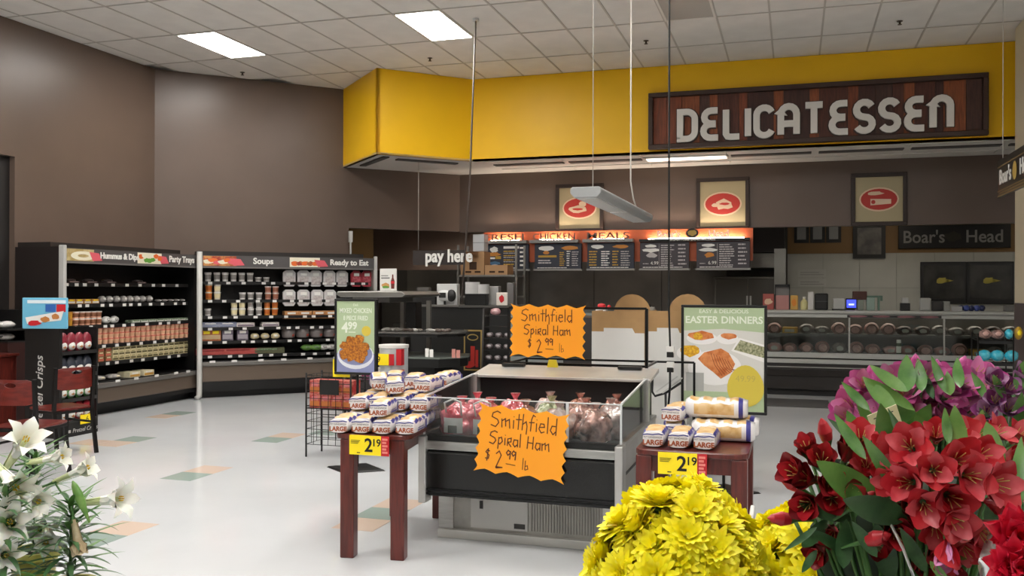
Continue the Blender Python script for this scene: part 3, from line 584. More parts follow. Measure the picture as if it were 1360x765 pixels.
row(w2, cup, 'soup_cup', 'lone grey cup at the left end of the third shelf of the soups case', 'soup cup', 'lone cup on the third shelf', [X2(277)], .17, 1.202, R2, (1, 1, .8))
row(w2, cupw, 'soup_cup', 'cream soup cup stacked two high on the third shelf of the soups case', 'soup cup', 'cream cups on the third shelf of the soups case', [X2(312), X2(322.5)], .17, 1.202, R2, (1, 1, .95), stack=2, h=.106)
row(w2, cup, 'soup_cup', 'grey soup cup stacked two high on the third shelf of the soups case', 'soup cup', 'grey cups on the third shelf of the soups case', [X2(334), X2(345)], .17, 1.202, R2, (1, 1, .8), stack=2, h=.106)
row(w2, cupo, 'soup_cup', 'orange soup cup stacked two high at the right of the third shelf', 'soup cup', 'orange cups on the third shelf of the soups case', [X2(356), X2(366)], .17, 1.202, R2, (1, 1, .95), stack=2, h=.106)
row(w2, packet(.26, .16, .07, mat('blue tray', '#5a668c', .45, hex2='#a8a8b4', vscale=20), mat('pale blue', '#9aa0b8', .5), white), 'meal_tray', 'flat blue meal tray on the fourth shelf of the soups case', 'tray', 'blue trays on the fourth shelf of the soups case', [X2(280), X2(303)], .14, 1.032, R2)
row(w2, packet(.26, .16, .06, mat('pale tray', '#b9aea8', .45, hex2='#ded6d0', vscale=20), mat('mauve', '#8c7c8c', .5), white), 'meal_tray', 'flat pale meal tray on the fourth shelf of the soups case', 'tray', 'pale trays on the fourth shelf of the soups case', [X2(327), X2(360)], .14, 1.032, R2)
row(w2, packet(.15, .12, .17, mat('rust pack', '#9c4c2e', .45, hex2='#b5763c', vscale=20), mat('cream face', '#c9ab84', .5), yellow), 'sausage_pack', 'upright rust-coloured pack on the fifth shelf of the soups case', 'pack', 'rust packs on the fifth shelf of the soups case', [X2(275), X2(287)], .14, .832, R2)
row(w2, packet(.16, .12, .17, mat('plum pack', '#4a4252', .45, hex2='#857a86', vscale=20), mat('grey face', '#a8a0a8', .5), white), 'sausage_pack', 'upright dark plum pack on the fifth shelf of the soups case', 'pack', 'plum packs on the fifth shelf of the soups case', [X2(303), X2(323)], .14, .832, R2)
row(w2, pillow(.14, .12, .1, cre, white, 6), 'cheese_bag', 'small cream bag in a heap on the fifth shelf of the soups case', 'bag', 'cream bags on the fifth shelf of the soups case', span(X2(333), X2(374), .14), .13, .832, R2, jit=.01, stack=1)
row(w2, packet(.56, .2, .085, mat('red tray', '#a83a38', .4, hex2='#c0625a', vscale=15), mat('red tray face', '#b9504a', .5), mat('red lid', '#8f2c2c', .4)), 'meat_tray', 'long red tray on the lower shelf of the soups case', 'tray', 'long red trays on the lower shelf', [X2(283), X2(316.5)], .14, .622, R2)
row(w2, packet(.56, .2, .085, mat('olive tray', '#4d4f38', .4, hex2='#6d6f52', vscale=15), mat('olive tray face', '#5d5f45', .5), grn), 'meat_tray', 'long olive tray on the lower shelf of the soups case', 'tray', None, [X2(354)], .14, .622, R2)
# case 2, right half: hanging packs and tubs
bl = blister(.19, .25, mat('clear pack', '#c9c6c6', .2), mat('pack contents grey', '#a39896', .4, hex2='#c5bebc', vscale=25)); blr = blister(.17, .25, mat('red pack', '#a33440', .3), mat('red pack contents', '#7d2530', .4, hex2='#c0606a', vscale=25))
for z, qs, nm in [(1.64, (384, 403, 419, 437, 454), 'top'), (1.34, (384, 403, 421, 438), 'second')]:
    row(w2, bl, 'hanging_pack', 'grey hanging meat pack in the %s row of the ready to eat side' % nm, 'pack', 'grey hanging packs, %s row' % nm, [X2(q) for q in qs], .1, z, R2)
row(w2, blr, 'hanging_pack', 'red hanging meat pack at the right end of the top row', 'pack', 'red hanging packs', [X2(473), X2(487)], .1, 1.64, R2)
row(w2, packet(.21, .16, .12, mat('breaded pack', '#b5763f', .5, hex2='#cf9a68', vscale=25), mat('breaded face', '#a0623a', .5), white), 'meal_pack', 'tan breaded meal pack in a row below the hanging packs', 'pack', 'tan meal packs', [X2(q) for q in (388, 406, 425, 441)], .14, 1.14, R2)
bw = MB().lathe([(.06, 0), (.1, .02), (.115, .1), (.1, .17), (.04, .19)], 14, 0).ell(.03, -.07, .06, .05, .03, .04, 10, 6, 1).ell(-.04, -.07, .1, .04, .03, .03, 10, 6, 2).mesh('bowl', [mat('clear bowl', '#7c7472', .2), mat('tomato', '#b8452f', .4), grn])
row(w2, bw, 'salad_bowl', 'clear rounded salad bowl with red and green contents on the ready to eat side', 'salad bowl', 'clear salad bowls', [X2(q) for q in (386, 405, 423, 441)], .25, .832, R2)
row(w2, pillow(.2, .14, .1, mat('lettuce bag', '#6f9a4a', .4), grn, 3), 'lettuce_bag', 'green lettuce bag on the lower shelf of the ready to eat side', 'bag', 'green lettuce bags', [X2(410), X2(422)], .14, .64, R2)
row(w2, pillow(.18, .14, .1, white, film, 3), 'lettuce_bag', 'white crinkled bag beside the green lettuce bags', 'bag', 'white crinkled bags', [X2(433), X2(443)], .14, .64, R2)
# ------------------------------------------------------------------ low shelf unit at the far left, by the end of the case
t = thing('low_shelf', 'dark low shelf unit beside the left wall in front of the dips case', 'shelf', (-8.7, 8.25, 0))
MB().box(-.33, -.18, 0, .25, .3, .1).build('base', casebl, t); MB().box(-.33, .2, .1, .25, .3, 1.35).build('back_panel', casebl, t)
for z in (1.0, 1.14): MB().box(-.33, -.18, z-.02, .25, .2, z).build('shelf', casebl, t)
MB().box(-.33, -.18, .1, .25, .2, .98).build('front_panel', mat('dark red panel', '#33130f', .45), t)
row(lambda x, y_, z: Vector((x, y_, z)), pillow(.15, .2, .085, mat('white loaf bag', '#c9c6c4', .35), white, 2), 'loaf_bag', 'white loaf bag on the upper board of the low shelf at far left', 'bag', 'white loaf bags at far left', [-8.94, -8.77, -8.6], 8.1, 1.142, 0)
row(lambda x, y_, z: Vector((x, y_, z)), pillow(.15, .2, .085, film, dgrey, 2), 'loaf_bag', 'grey loaf bag on the lower board of the low shelf at far left', 'bag', 'grey loaf bags at far left', [-8.94, -8.77, -8.6], 8.1, 1.002, 0)
t = thing('wooden_bin', 'dark cherry wood box standing behind the chairs', 'wooden box', (-8.2, 7.75, 0))
MB().box(-.33, -.15, 0, .06, .15, .86).build('body', redw, t, bev=.01); MB().box(-.35, -.17, .86, .08, .17, .89).build('lid', redw, t, bev=.006)
# ------------------------------------------------------------------ snack rack (black cardboard-like display)
t = thing('snack_rack', 'black floor display of snack bags standing behind the red chairs', 'display rack', (-7.45, 7.78, 0), PI/2)
rk = mat('rack black print', '#141211', .5); W = .56; D = .46
MB().box(0, 0, 0, .04, D, 1.17).build('side_panel', rk, t); MB().box(W-.02, 0, 0, W, D, 1.17).build('side_panel', rk, t)
MB().box(.04, D-.03, 0, W-.02, D, 1.17).build('back_panel', rk, t); MB().box(.04, -.01, 0, W-.02, .02, .15).build('front_panel', rk, t)
bags = [('#8c2f3c', 'maroon'), ('#3a3f4a', 'slate'), ('#4c8a4a', 'green'), ('#b5303e', 'red')]
for i, z in enumerate((.91, .66, .40, .16)):
    MB().box(.04, .02, z-.02, W-.02, D-.03, z).build('shelf', rk, t); MB().box(.04, -.008, z-.025, W-.02, .02, z+.012).build('shelf_lip', mat('rack lip', '#2b2928', .4), t)
    h_, nm = bags[i]; m1 = mat('snack bag '+nm, h_, .3, bump=.3, bscale=30); b = MB(); b.ell(0, .06, .1, .068, .035, .105, 12, 8, 0, lump=.03, seed=i); b.ell(0, .045, .065, .052, .03, .05, 10, 6, 1); b.ell(0, .04, .055, .034, .028, .024, 8, 6, 2)
    me = b.mesh('snack_bag', [m1, white, mat('crisp print', '#b9783c', .5)])
    for r in range(2):
        for k in range(4): inst('snack_bag', me, (-7.45-.01-r*.1, 7.78+.11+k*.118, z+.002), PI/2, '%s and white snack bag on the %s shelf of the black display rack' % (nm, ['top', 'second', 'third', 'bottom'][i]), 'snack bag', '%s snack bags on the display rack' % nm)
Xs = Matrix(((0, 1, 0, -.002), (0, 0, 1, .2), (1, 0, 0, .56), (0, 0, 0, 1)))
b = MB(); b.text('Pretzel Crisps', .14, -.08, .02, 0, ext=.001, off=.001, shear=.2, X=Xs); b.build('vertical_lettering', mat('lettering grey', '#c5c2be', .5), t)
b = MB(); b.text('Pretzel Crisps', .065, .36, .04, -.011, ext=.001, shear=.2); b.box(.07, -.012, .045, .15, -.01, .075); b.build('front_lettering', mat('lettering grey', '#c5c2be', .5), t)
MB().box(.27, -.03, .12, .42, -.026, .22, 0).box(.42, -.03, .12, .48, -.026, .22, 1).text('6', .08, .37, .145, -.031, 2).build('price_card', [yellow, red, ink], t)
t = thing('header_card', 'sky blue card with red and biscuit pictures topping the black snack display', 'sign', (-7.60, 7.76, 1.171), math.radians(14))
MB().box(-.26, -.02, 0, .24, 0, .33).build('card', mat('sky blue card', '#6fb9d8', .4), t, bev=.01)
b = MB(); b.box(-.2, -.024, .27, .22, -.02, .305, 1).box(-.0, -.024, .18, .11, -.02, .26, 2).box(.12, -.024, .18, .22, -.02, .26, 3).poly([(-.2, .05), (.17, .09), (.2, .19), (-.22, .12)], -.025, -.024, 0).blob(-.12, .06, .07, .03, -.026, 3, 2).blob(0, .1, .05, .03, -.026, 4, 3).blob(.11, .13, .045, .03, -.026, 4, 4); b.build('header_print', [white, mat('pale card', '#dfeaf0', .5), mat('blue card print', '#2c5fa8', .5), red, mat('biscuit', '#b9783c', .5)], t)
# ------------------------------------------------------------------ chairs
chb = mat('chair black metal', '#1a1716', .35, .4); chr_ = mat('chair cherry wood', '#6b221a', .3, var=.2, vscale=4, stretch=(1, 8, 8), coat=.3)
def chair(loc, rz, lab):
    t = thing('cafe_chair', lab, 'chair', loc, rz, 'cafe chairs')
    s = MB(); s.poly([(0, 0)]*0 or [(-.2, 0)]+[(-.2+.4*i/8, 0) for i in range(1, 9)]+[(.2, .02), (-.2, .02)], 0, 1) if 0 else None
    b = MB(); pts = [(-.2, -.2), (.2, -.2), (.215, .1), (.19, .21), (-.19, .21), (-.215, .1)]
    b.add([(x, y_, .435) for x, y_ in pts]+[(x, y_, .46) for x, y_ in pts], [(5,4,3,2,1,0), (6,7,8,9,10,11)]+[(i, (i+1) % 6, (i+1) % 6+6, i+6) for i in range(6)]); b.build('seat', chr_, t, bev=.008)
    # back: at local y=-.2, curved panel with an oval hole (panel made of a ring strip)
    n = 28; outer = []; inner = []
    for i in range(n):
        a = 2*PI*i/n; ca, sa = math.cos(a), math.sin(a); k = 1/max(abs(ca)/.185, abs(sa)/.105); outer.append((ca*k, sa*k)); inner.append((.055*ca, .02*sa+.06))
    def yb(x): return -.215-.05*(1-(x/.2)**2)
    V = [(x, yb(x), .74+z) for x, z in outer]+[(x, yb(x), .74+z) for x, z in inner]+[(x, yb(x)+.014, .74+z) for x, z in outer]+[(x, yb(x)+.014, .74+z) for x, z in inner]
    F = []
    for i in range(n):
        j = (i+1) % n; F += [(i, j, n+j, n+i), (2*n+j, 2*n+i, 3*n+i, 3*n+j), (j, i, 2*n+i, 2*n+j), (n+i, n+j, 3*n+j, 3*n+i)]
    MB().add(V, F, 0, False).build('backrest', chr_, t)
    for sx in (-1, 1):
        b = MB(); b.bar((sx*.2, -.27, 0), (sx*.195, -.2, .44), (.03, .03)).bar((sx*.195, -.2, .43), (sx*.195, -.225, .85), (.03, .03)); b.build('leg', chb, t)
        b = MB(); b.bar((sx*.2, .22, 0), (sx*.18, .18, .435), (.03, .03)); b.build('leg', chb, t)
        MB().bar((sx*.2, -.23, .3), (sx*.19, .19, .3), (.014, .02)).build('stretcher', chb, t)
    b = MB(); b.bar((-.19, -.2, .42), (.19, -.2, .42), .025).bar((-.19, .19, .42), (.19, .19, .42), .025).bar((-.19, -.2, .42), (-.19, .19, .42), .025).bar((.19, -.2, .42), (.19, .19, .42), .025); b.build('seat_frame', chb, t)
chair((-6.80, 7.12, 0), math.radians(76), 'cherry wood and black metal chair nearest the snack rack, seen from its right')
chair((-6.19, 6.16, 0), math.radians(8), 'cherry wood and black metal chair at the left edge, its back towards the lilies')
# ================================================================== BREAD TABLES
def table(loc, W, D, H, lab, glare=False):
    t = thing('wooden_table', lab, 'table', loc)
    b = MB(); r = .07; pts = []
    for cx, cy, a0 in ((W/2-r, -D/2+r, -90), (W/2-r, D/2-r, 0), (-W/2+r, D/2-r, 90), (-W/2+r, -D/2+r, 180)): pts += arc(cx, cy, r, a0, a0+90, 5)
    n = len(pts); b.add([(x, y, H-.03) for x, y in pts]+[(x, y, H) for x, y in pts], [tuple(range(n-1, -1, -1)), tuple(range(n, 2*n))]+[(i, (i+1) % n, (i+1) % n+n, i+n) for i in range(n)])
    b.build('tabletop', redw, t, bev=.006)
    i = .05; ix = i+(.03 if W < .5 else 0)
    for sx in (-1, 1):
        MB().box(sx*(W/2-ix)-.012, -D/2+i, H-.12, sx*(W/2-ix)+.012, D/2-i, H-.03).build('apron', redw, t)
        MB().box(-W/2+i, sx*(D/2-i)-.012, H-.12, W/2-i, sx*(D/2-i)+.012, H-.03).build('apron', redw, t)
        for sy in (-1, 1): MB().box(sx*(W/2-ix)-.042, sy*(D/2-i)-.042, 0, sx*(W/2-ix)+.042, sy*(D/2-i)+.042, H-.031).build('leg', redw, t, bev=.006)
    return t
TH = .74; TR = math.radians(8)
LT = Vector((-2.385-.55*math.sin(TR), 4.88+.55*math.cos(TR), 0)); RT = (-.525, 5.27, 0)
def tw(lx, ly, z): return (LT.x+lx*math.cos(TR)-ly*math.sin(TR), LT.y+lx*math.sin(TR)+ly*math.cos(TR), z)
table(LT, .47, 1.1, TH, 'cherry wood table piled with bread at the left of the ham case').rotation_euler = (0, 0, TR)
table(RT, .60, .78, TH, 'cherry wood table with fewer bread packs at the right of the ham case')
def price(loc, lab):
    t = thing('price_card', lab, 'price card', loc, 0, 'yellow 2.19 price cards')
    MB().box(-.125, -.004, 0, .08, 0, .115).build('card', yellow, t); MB().box(.08, -.004, 0, .13, 0, .115).build('side_strip', red, t)
    b = MB(); b.text('2', .11, .0, .025, -.005, 0, .0005, .002).text('19', .06, .052, .06, -.005, 0, .0005, .001).text('Schwebel', .014, -.085, .085, -.005, 0, .0003) if 0 else b.text('2', .11, .0, .022, -.005, 0, .0005, .002).text('19', .06, .05, .055, -.005, 0, .0005, .001)
    for k in range(3): b.box(-.115, -.0055, .082-k*.008, -.055-k*.006, -.004, .085-k*.008)
    b.box(-.075, -.0055, .01, -.055, -.004, .015); b.build('printing', ink, t)
    b = MB()
    for k in range(5): b.box(.088, -.0055, .015+k*.019, .122-(k % 2)*.008, -.004, .027+k*.019)
    b.build('printing', mat('strip print', '#e98a80', .5), t)
price((-2.385, 4.845, .625), 'yellow price card 2.19 hanging on the left bread table')
price((-.565, 4.84, .625), 'yellow price card 2.19 hanging on the right bread table')
# bun bag: front label at y=0, running back along +y
bagw = mat('bag white film', '#e8e4e2', .22, bump=.35, bscale=45, coat=.3); bun = mat('bun tan', '#c99a55', .35, hex2='#dfc08c', vscale=18, coat=.4); bagb = mat('bag blue print', '#3b3a86', .3); brn = mat('label brown', '#a2522c', .5)
def bunbag(seed):
    rd = random.Random(seed); b = MB(); L, W, H = .27, .125, .092; ny, na = 14, 20; v = []
    for j in range(ny+1):
        f = j/ny; y = f*L; e = min(1, .86+.5*f) if f < .28 else 1; 
        if f > .86: e = 1-(f-.86)/.14*.75
        for i in range(na):
            a = 2*PI*i/na-PI/2; ca, sa = math.cos(a), math.sin(a); p = 2/3.4
            x = abs(ca)**p*math.copysign(1, ca)*W/2*e; z = abs(sa)**p*math.copysign(1, sa)*H/2*e
            if sa > .3 and .1 < f < .9: z += .006*math.sin(f*L/.068*2*PI+rd.random()*.3)+rd.uniform(-.002, .002)
            v.append((x+rd.uniform(-.0015, .0015), y, z+H/2))
    F = []; Ms = []
    for j in range(ny):
        for i in range(na):
            a = ((i+.5)/na*360-90) % 360; f = (j+.5)/ny; m = 0
            if 45 < a < 135 and .2 < f < .82: m = 1
            if (25 < a < 50 or 130 < a < 155) and .12 < f < .86: m = 2 if j % 4 != 1 else 0
            if a > 200 and a < 340 and .02 < f < .95: m = 0
            if j == 1 and 50 < a < 130: m = 2
            F.append((j*na+i, j*na+(i+1) % na, (j+1)*na+(i+1) % na, (j+1)*na+i)); Ms.append(m)
    F.append(tuple(range(na-1, -1, -1))[::-1][::-1]); Ms.append(0); F.append(tuple(range(ny*na, ny*na+na))); Ms.append(0)
    F2 = F; b.v = [tuple(q) for q in v]; b.f = F2; b.m = Ms; b.s = [True]*(len(F2)-2)+[False]*2
    # gathered tail
    b.lathe([(.022, 0), (.008, .012), (.02, .035), (.004, .04)], 8, 0, X=Matrix.Translation((0, L-.004, H/2)) @ Matrix.Rotation(-PI/2, 4, 'X'))
    return b.mesh('bag', [bagw, bun, bagb])
BAGS = [bunbag(i) for i in range(3)]
lb = MB(); lb.text('LARGE', .037, 0, .017, -.0012, 0, .0004, .0016, sx=.98); lb.text('M/T SANDWICH', .0125, 0, .053, -.0012, 1, .0003, sx=1.1); LBL = lb.mesh('front_lettering', [brn, ink])
wb = MB(); wb.poly([(-.055, .066), (-.03, .07), (0, .068), (.03, .073), (.055, .069), (.055, .075), (.03, .079), (0, .074), (-.03, .076), (-.055, .072)], -.0012, 0, 0); WV = wb.mesh('blue_wave', bagb)
sb = MB(); sb.box(.0635, .06, .02, .0645, .2, .028, 0).box(.0635, .07, .035, .0645, .19, .039, 0).box(.0635, .22, .015, .0648, .245, .07, 1).box(-.0645, .06, .02, -.0635, .2, .028, 0).box(-.0648, .22, .015, -.0635, .245, .07, 1); SP = sb.mesh('side_print', [bagb, bagb])
cnt = [0]
def bag(loc, rz, lab, grp, rot=None, sc_=1):
    cnt[0] += 1
    t = thing('bread_bag', lab, 'bread', loc, rz, grp)
    if rot: t.rotation_euler = (rot[0], rot[1], rz)
    t.scale = (sc_, sc_, sc_)
    inst('bag', BAGS[cnt[0] % 3], (0, 0, 0), parent=t); inst('front_lettering', LBL, (0, 0, 0), parent=t); inst('blue_wave', WV, (0, 0, 0), parent=t); inst('side_print', SP, (0, 0, 0), parent=t)
rd = random.Random(12); z0 = TH+.001
xs = [-.205, -.07, .062, .2]
for i, x in enumerate(xs): bag(tw(x, -.555+.01*(i % 2), z0), TR+rd.uniform(-.04, .04), ['bread bag labelled LARGE, leftmost in the front row of the left table', 'bread bag labelled LARGE, second from left in the front row of the left table', 'bread bag labelled LARGE, third from left in front row, under the raised one', 'bread bag labelled LARGE, rightmost in the front row of the left table'][i], 'bun bags in the front row of the left table')
bag(tw(.03, -.52, z0+.096), TR+.05, 'bread bag labelled LARGE lying on top of the front row of the left table', None)
for L_, (z, n0, nm) in enumerate([(z0, 3, 'lower'), (z0+.096, 3, 'upper')]):
    for r in range(n0):
        for i, x in enumerate([-.2, -.067, .066, .2]):
            bag(tw(x+rd.uniform(-.006, .006), -.26+L_*.03+r*.28, z), TR+rd.uniform(-.05, .05), 'bun bag in the %s layer of the pile on the left table' % nm, 'bun bags in the %s layer of the left table' % nm, (rd.uniform(-.04, .04)*L_, rd.uniform(-.04, .04)*L_))
for (x, y, r_), wh_ in zip([(.04, -.2, .3), (.17, -.05, -.1), (-.12, .0, .35), (.05, .16, .1), (.2, .3, -.2), (-.12, .3, .2)], ['nearest the front', 'at the right, towards the ham case', 'at the left middle', 'in the middle behind', 'at the back right', 'at the back left']):
    bag(tw(x, y, z0+.197), TR+r_, 'loose bun bag topping the left table pile, '+wh_, 'bun bags lying on top of the left pile', (rd.uniform(-.06, .06), rd.uniform(-.05, .05)))
for i, x in enumerate([-.735, -.598, -.461]): bag((x, 4.95, z0), rd.uniform(-.03, .03), ['bread bag labelled LARGE, leftmost of three on the right table', 'bread bag labelled LARGE, middle of three on the right table', 'bread bag labelled LARGE, rightmost of three on the right table'][i], 'bun bags in the front row of the right table')
# sideways packs on the right table
def sidepack(loc, rz, lab, grp):
    t = thing('bun_pack', lab, 'bread', loc, rz, grp)
    b = MB(); L, W, H = .35, .19, .115; nx, na = 14, 16; v = []
    for j in range(nx+1):
        f = j/nx; e = 1 if .06 < f < .94 else .8
        for i in range(na):
            a = 2*PI*i/na; ca, sa = math.cos(a), math.sin(a); p = 2/3.2; y = abs(ca)**p*math.copysign(1, ca)*W/2*e; z = abs(sa)**p*math.copysign(1, sa)*H/2*e
            if sa > .2: z += .005*math.sin(f*4*2*PI)
            v.append(((f-.5)*L, y, z+H/2))
    F = []; Ms = []
    for j in range(nx):
        for i in range(na):
            a = (i+.5)/na*360; f = (j+.5)/nx; m = 0
            if 158 < a < 205 and .12 < f < .82: m = 1
            if 45 < a < 135 and .1 < f < .85: m = 1 if (j % 3) else 0
            if .84 < f < .94: m = 2
            if f > .94 or f < .05: m = 0
            if 225 < a < 255 and .1 < f < .7: m = 2 if a > 240 else 0
            F.append((j*na+i, (j+1)*na+i, (j+1)*na+(i+1) % na, j*na+(i+1) % na)); Ms.append(m)
    F.append(tuple(range(na))); Ms.append(0); F.append(tuple(range(nx*na+na-1, nx*na-1, -1))); Ms.append(0)
    b.v = v; b.f = F; b.m = Ms; b.s = [True]*len(F); b.build('pack', [bagw, bun, bagb], t)
    b = MB(); b.text('SANDWICH BUNS', .016, -.02, .018, W/2*-1-.001, 0, .0004) if 0 else None
    b = MB(); b.lathe([(.03, 0), (.012, .01), (.024, .03), (.004, .034)], 8, 0, X=Matrix.Translation((-L/2+.003, 0, H/2)) @ Matrix.Rotation(-PI/2, 4, 'Y')); b.build('gathered_end', bagw, t)
sidepack((-.385, 5.33, z0), .04, 'sideways bun pack with blue ends, lower front of the right table pile', 'sideways bun packs')
sidepack((-.37, 5.53, z0), -.03, 'sideways bun pack at the back right of the right table', 'sideways bun packs')
bag((-.66, 5.25, z0), .1, 'crinkled bread bag behind the left LARGE bags on the right table', 'bread bags behind the front row of the right table')
bag((-.68, 5.27, z0+.096), -.2, 'crinkled bread bag stacked behind the LARGE bags on the right table', 'bread bags behind the front row of the right table')
sidepack((-.43, 5.42, z0+.117), .02, 'topmost shiny sideways bun pack on the right table, before the dinners poster', 'sideways bun packs')
# ================================================================== HAM CASE
HX0, HX1, HY0, HY1 = -2.235, -.955, 5.25, 6.57
t = thing('ham_case', 'low open refrigerated case of hams with clear plastic guards between the bread tables', 'display case', ((HX0+HX1)/2, (HY0+HY1)/2, 0))
scr = mat('scratched steel', '#a8a6a0', .38, .75, var=.14, vscale=7, bump=.1, bscale=15); wh = mat('side wall grey', '#b9b7b2', .4, .3, var=.06, vscale=4)
MB().box(-2.17, 5.5, .03, -1.07, 6.4, .3).build('base_cabinet', scr, t, True, bev=.004)
MB().box(-2.2, 5.46, .0, -1.04, 6.42, .055).build('kick_rail', mat('kick rail', '#c9c8c3', .35, .4), t, True, bev=.005)
MB().box(-2.2, 5.485, .055, -2.1, 5.5, .3).build('corner_post', steel, t, True); MB().box(-1.12, 5.485, .055, -1.04, 5.5, .3).build('corner_post', steel, t, True)
o = MB().box(-1.98, 5.488, .075, -1.6, 5.499, .285).build('access_panel', mat('pale panel', '#c4c3bf', .35, .35), t, True)
MB().box(-1.95+1.6275, 5.48-5.91, .2, -1.93+1.6275, 5.488-5.91, .25).box(-1.72+1.6275, 5.48-5.91, .09, -1.65+1.6275, 5.488-5.91, .12).build('latch', dgrey, o)
b = MB()
for i in range(26): b.box(-1.58+i*.018, 5.494, .08, -1.572+i*.018, 5.4985, .28)
b.build('grille', mat('grille grey', '#8f8c86', .4, .5), t, True, kind='stuff')
# bumper front: convex black panel
b = MB(); pr = [(5.36, .29), (5.28, .31), (5.25, .36), (5.25, .58), (5.27, .6), (5.36, .6)]
b.add([(HX0+.05, y, z) for y, z in pr]+[(HX1-.05, y, z) for y, z in pr], [tuple(range(6)), tuple(range(11, 5, -1))]+[(i, i+6, (i+1) % 6+6, (i+1) % 6) for i in range(6)])
b.build('bumper_panel', mat('glossy black panel', '#161615', .22), t, True)
for z in (.325, .352): MB().box(HX0+.05, 5.238, z, HX1-.05, 5.254, z+.012).build('bumper_trim', blackm, t, True)
MB().box(HX0+.03, 5.25, .602, HX1-.03, 5.33, .655).build('front_rail', steel, t, True, bev=.006); MB().box(HX0+.04, 5.27, .655, HX1-.04, 5.33, .69).build('glass_channel', black, t, True)
for xa in (HX0-.005, HX1-.045): MB().box(xa, 5.235, .27, xa+.05, 5.34, .685).build('corner_post', mat('bright corner post', '#c4c3c0', .3, .6), t, True, bev=.006)
for xa, xb in ((HX0, HX0+.03), (HX1-.03, HX1)):
    b = MB(); b.box(xa, 5.34, .3, xb, HY1, .68); b.build('side_wall', wh, t, True); MB().box(xa-.004, 5.34, .5, xb+.004, 6.4, .515).build('side_groove', black, t, True)
    MB().box(xa-.006, 5.33, .675, xb+.006, HY1, .7).build('side_rail', steel, t, True)
MB().box(HX0+.03, HY1-.04, .3, HX1-.03, HY1, .99).build('rear_wall', black, t, True)
MB().box(HX0+.03, 5.36, .3, HX1-.03, HY1-.04, .34).build('tub_floor', black, t, True)
MB().box(HX0+.03, 5.34, .60, HX1-.03, 6.3, .63).build('display_deck', mat('deck dark', '#1d1b1a', .3), t, True)
MB().box(HX0+.03, 6.27, .63, HX1-.03, 6.3, .97).build('rear_grille_panel', casebl, t, True)
# stainless top canopy, sloping a little forward
b = MB(); pr = [(6.2, .965), (6.2, .985), (6.6, 1.03), (6.6, 1.0)]
b.add([(HX0-.0, y, z) for y, z in pr]+[(HX1+.02, y, z) for y, z in pr], [(0,1,2,3), (7,6,5,4), (0,4,5,1), (1,5,6,2), (2,6,7,3), (3,7,4,0)]); b.build('canopy', mat('canopy steel', '#cfcdc8', .25, .5, var=.05, vscale=4), t, True, bev=.004)
for xa in (-2.1, -1.22): MB().box(xa, 6.5, 1.025, xa+.17, 6.56, 1.045).build('hinge', black, t, True)
for xa in (HX0, HX1-.04): MB().box(xa, 6.19, .68, xa+.045, 6.28, .99).build('rear_post', mat('bright corner post', '#c4c3c0', .3, .6), t, True, bev=.005)
acr = glassmat('acrylic guard', '#f2f5f5', .0, .025); edg = mat('acrylic edge', '#d5d9da', .2)
MB().box(HX0+.02, 5.285, .69, HX1-.02, 5.293, .925).build('front_guard', acr, t, True)
MB().box(HX0+.02, 5.284, .921, HX1-.02, 5.294, .927).build('guard_edge', edg, t, True)
for xa in (HX0+.012, HX1-.02):
    b = MB(); v = [(5.3, .7), (6.19, .7), (6.19, .985), (5.3, .925)]
    b.add([(xa, y, z) for y, z in v]+[(xa+.008, y, z) for y, z in v], [(3,2,1,0), (4,5,6,7), (0,1,5,4), (1,2,6,5), (2,3,7,6), (3,0,4,7)]); b.build('side_guard', acr, t, True)
    MB().bar((xa+.004, 5.3, .927), (xa+.004, 6.19, .987), (.012, .01)).build('guard_edge', edg, t, True); MB().box(xa-.001, 5.28, .69, xa+.009, 5.3, .925).build('guard_edge', edg, t, True)
MB().box(-1.3, 5.27, .93-.24, -1.285, 5.284, .925).build('guard_edge', edg, t, True)
# hams
foilr = mat('red shiny wrap', '#c02438', .16, .15, hex2='#e58a92', vscale=16, bump=1, bscale=22, coat=.8); foilb = mat('bronze shiny wrap', '#6e3c30', .12, .3, hex2='#d9a494', vscale=22, bump=1, bscale=32, coat=1); foilp = mat('pinkish clear wrap', '#a07a70', .12, .15, hex2='#d9c8c2', vscale=12, bump=1, bscale=22, coat=.8); foilg = mat('green gold wrap', '#7c8557', .2, .35, hex2='#d2cfae', vscale=14, bump=1, bscale=22, coat=.8)
def ham(x, y, m, lab, grp, seed, r=.105, label=False, z=.634):
    t = thing('wrapped_ham', lab, 'ham', (x, y, z), random.Random(seed).uniform(0, 3) if not label else 0, grp); t.scale = (1, 1, 1.18)
    b = MB(); b.ell(0, 0, r*.92, r*1.15, r, r*.92, 36, 24, 0, lump=.085, seed=seed); b.build('wrapped_body', m, t)
    b = MB(); b.lathe([(.02, 0), (.014, .015), (.028, .035), (.036, .045)], 12, 0, X=Matrix.Translation((r*.2, 0, r*1.75))); b.build('gathered_top', m, t)
    if label:
        b = MB(); 
        for i in range(8):
            a0 = -PI/2-.5+i*.125; a1 = a0+.125
            p = [(1.2*r*math.cos(a0), 1.06*r*math.sin(a0)), (1.2*r*math.cos(a1), 1.06*r*math.sin(a1))]
            b.add([(p[0][0], p[0][1], .05), (p[1][0], p[1][1], .05), (p[1][0], p[1][1], .13), (p[0][0], p[0][1], .13)], [(0, 1, 2, 3)])
        b.build('label', wpaper, t); MB().box(-.03, -r*1.075, .05, .03, -r*1.062, .09).build('label_print', mat('label olive', '#3f4433', .5), t)
        MB().tube([(-.05, -r*.8, r*1.3), (-.06, -r*.9, r*1.9), (0, -r*.95, r*2.1), (.05, -r*.9, r*1.95), (.05, -r*.8, r*1.3)], .006).build('carry_handle', white, t)
hr = [(-2.06, 5.48, 1), (-1.86, 5.47, 1), (-2.0, 5.72, 0), (-1.78, 5.74, 0)]
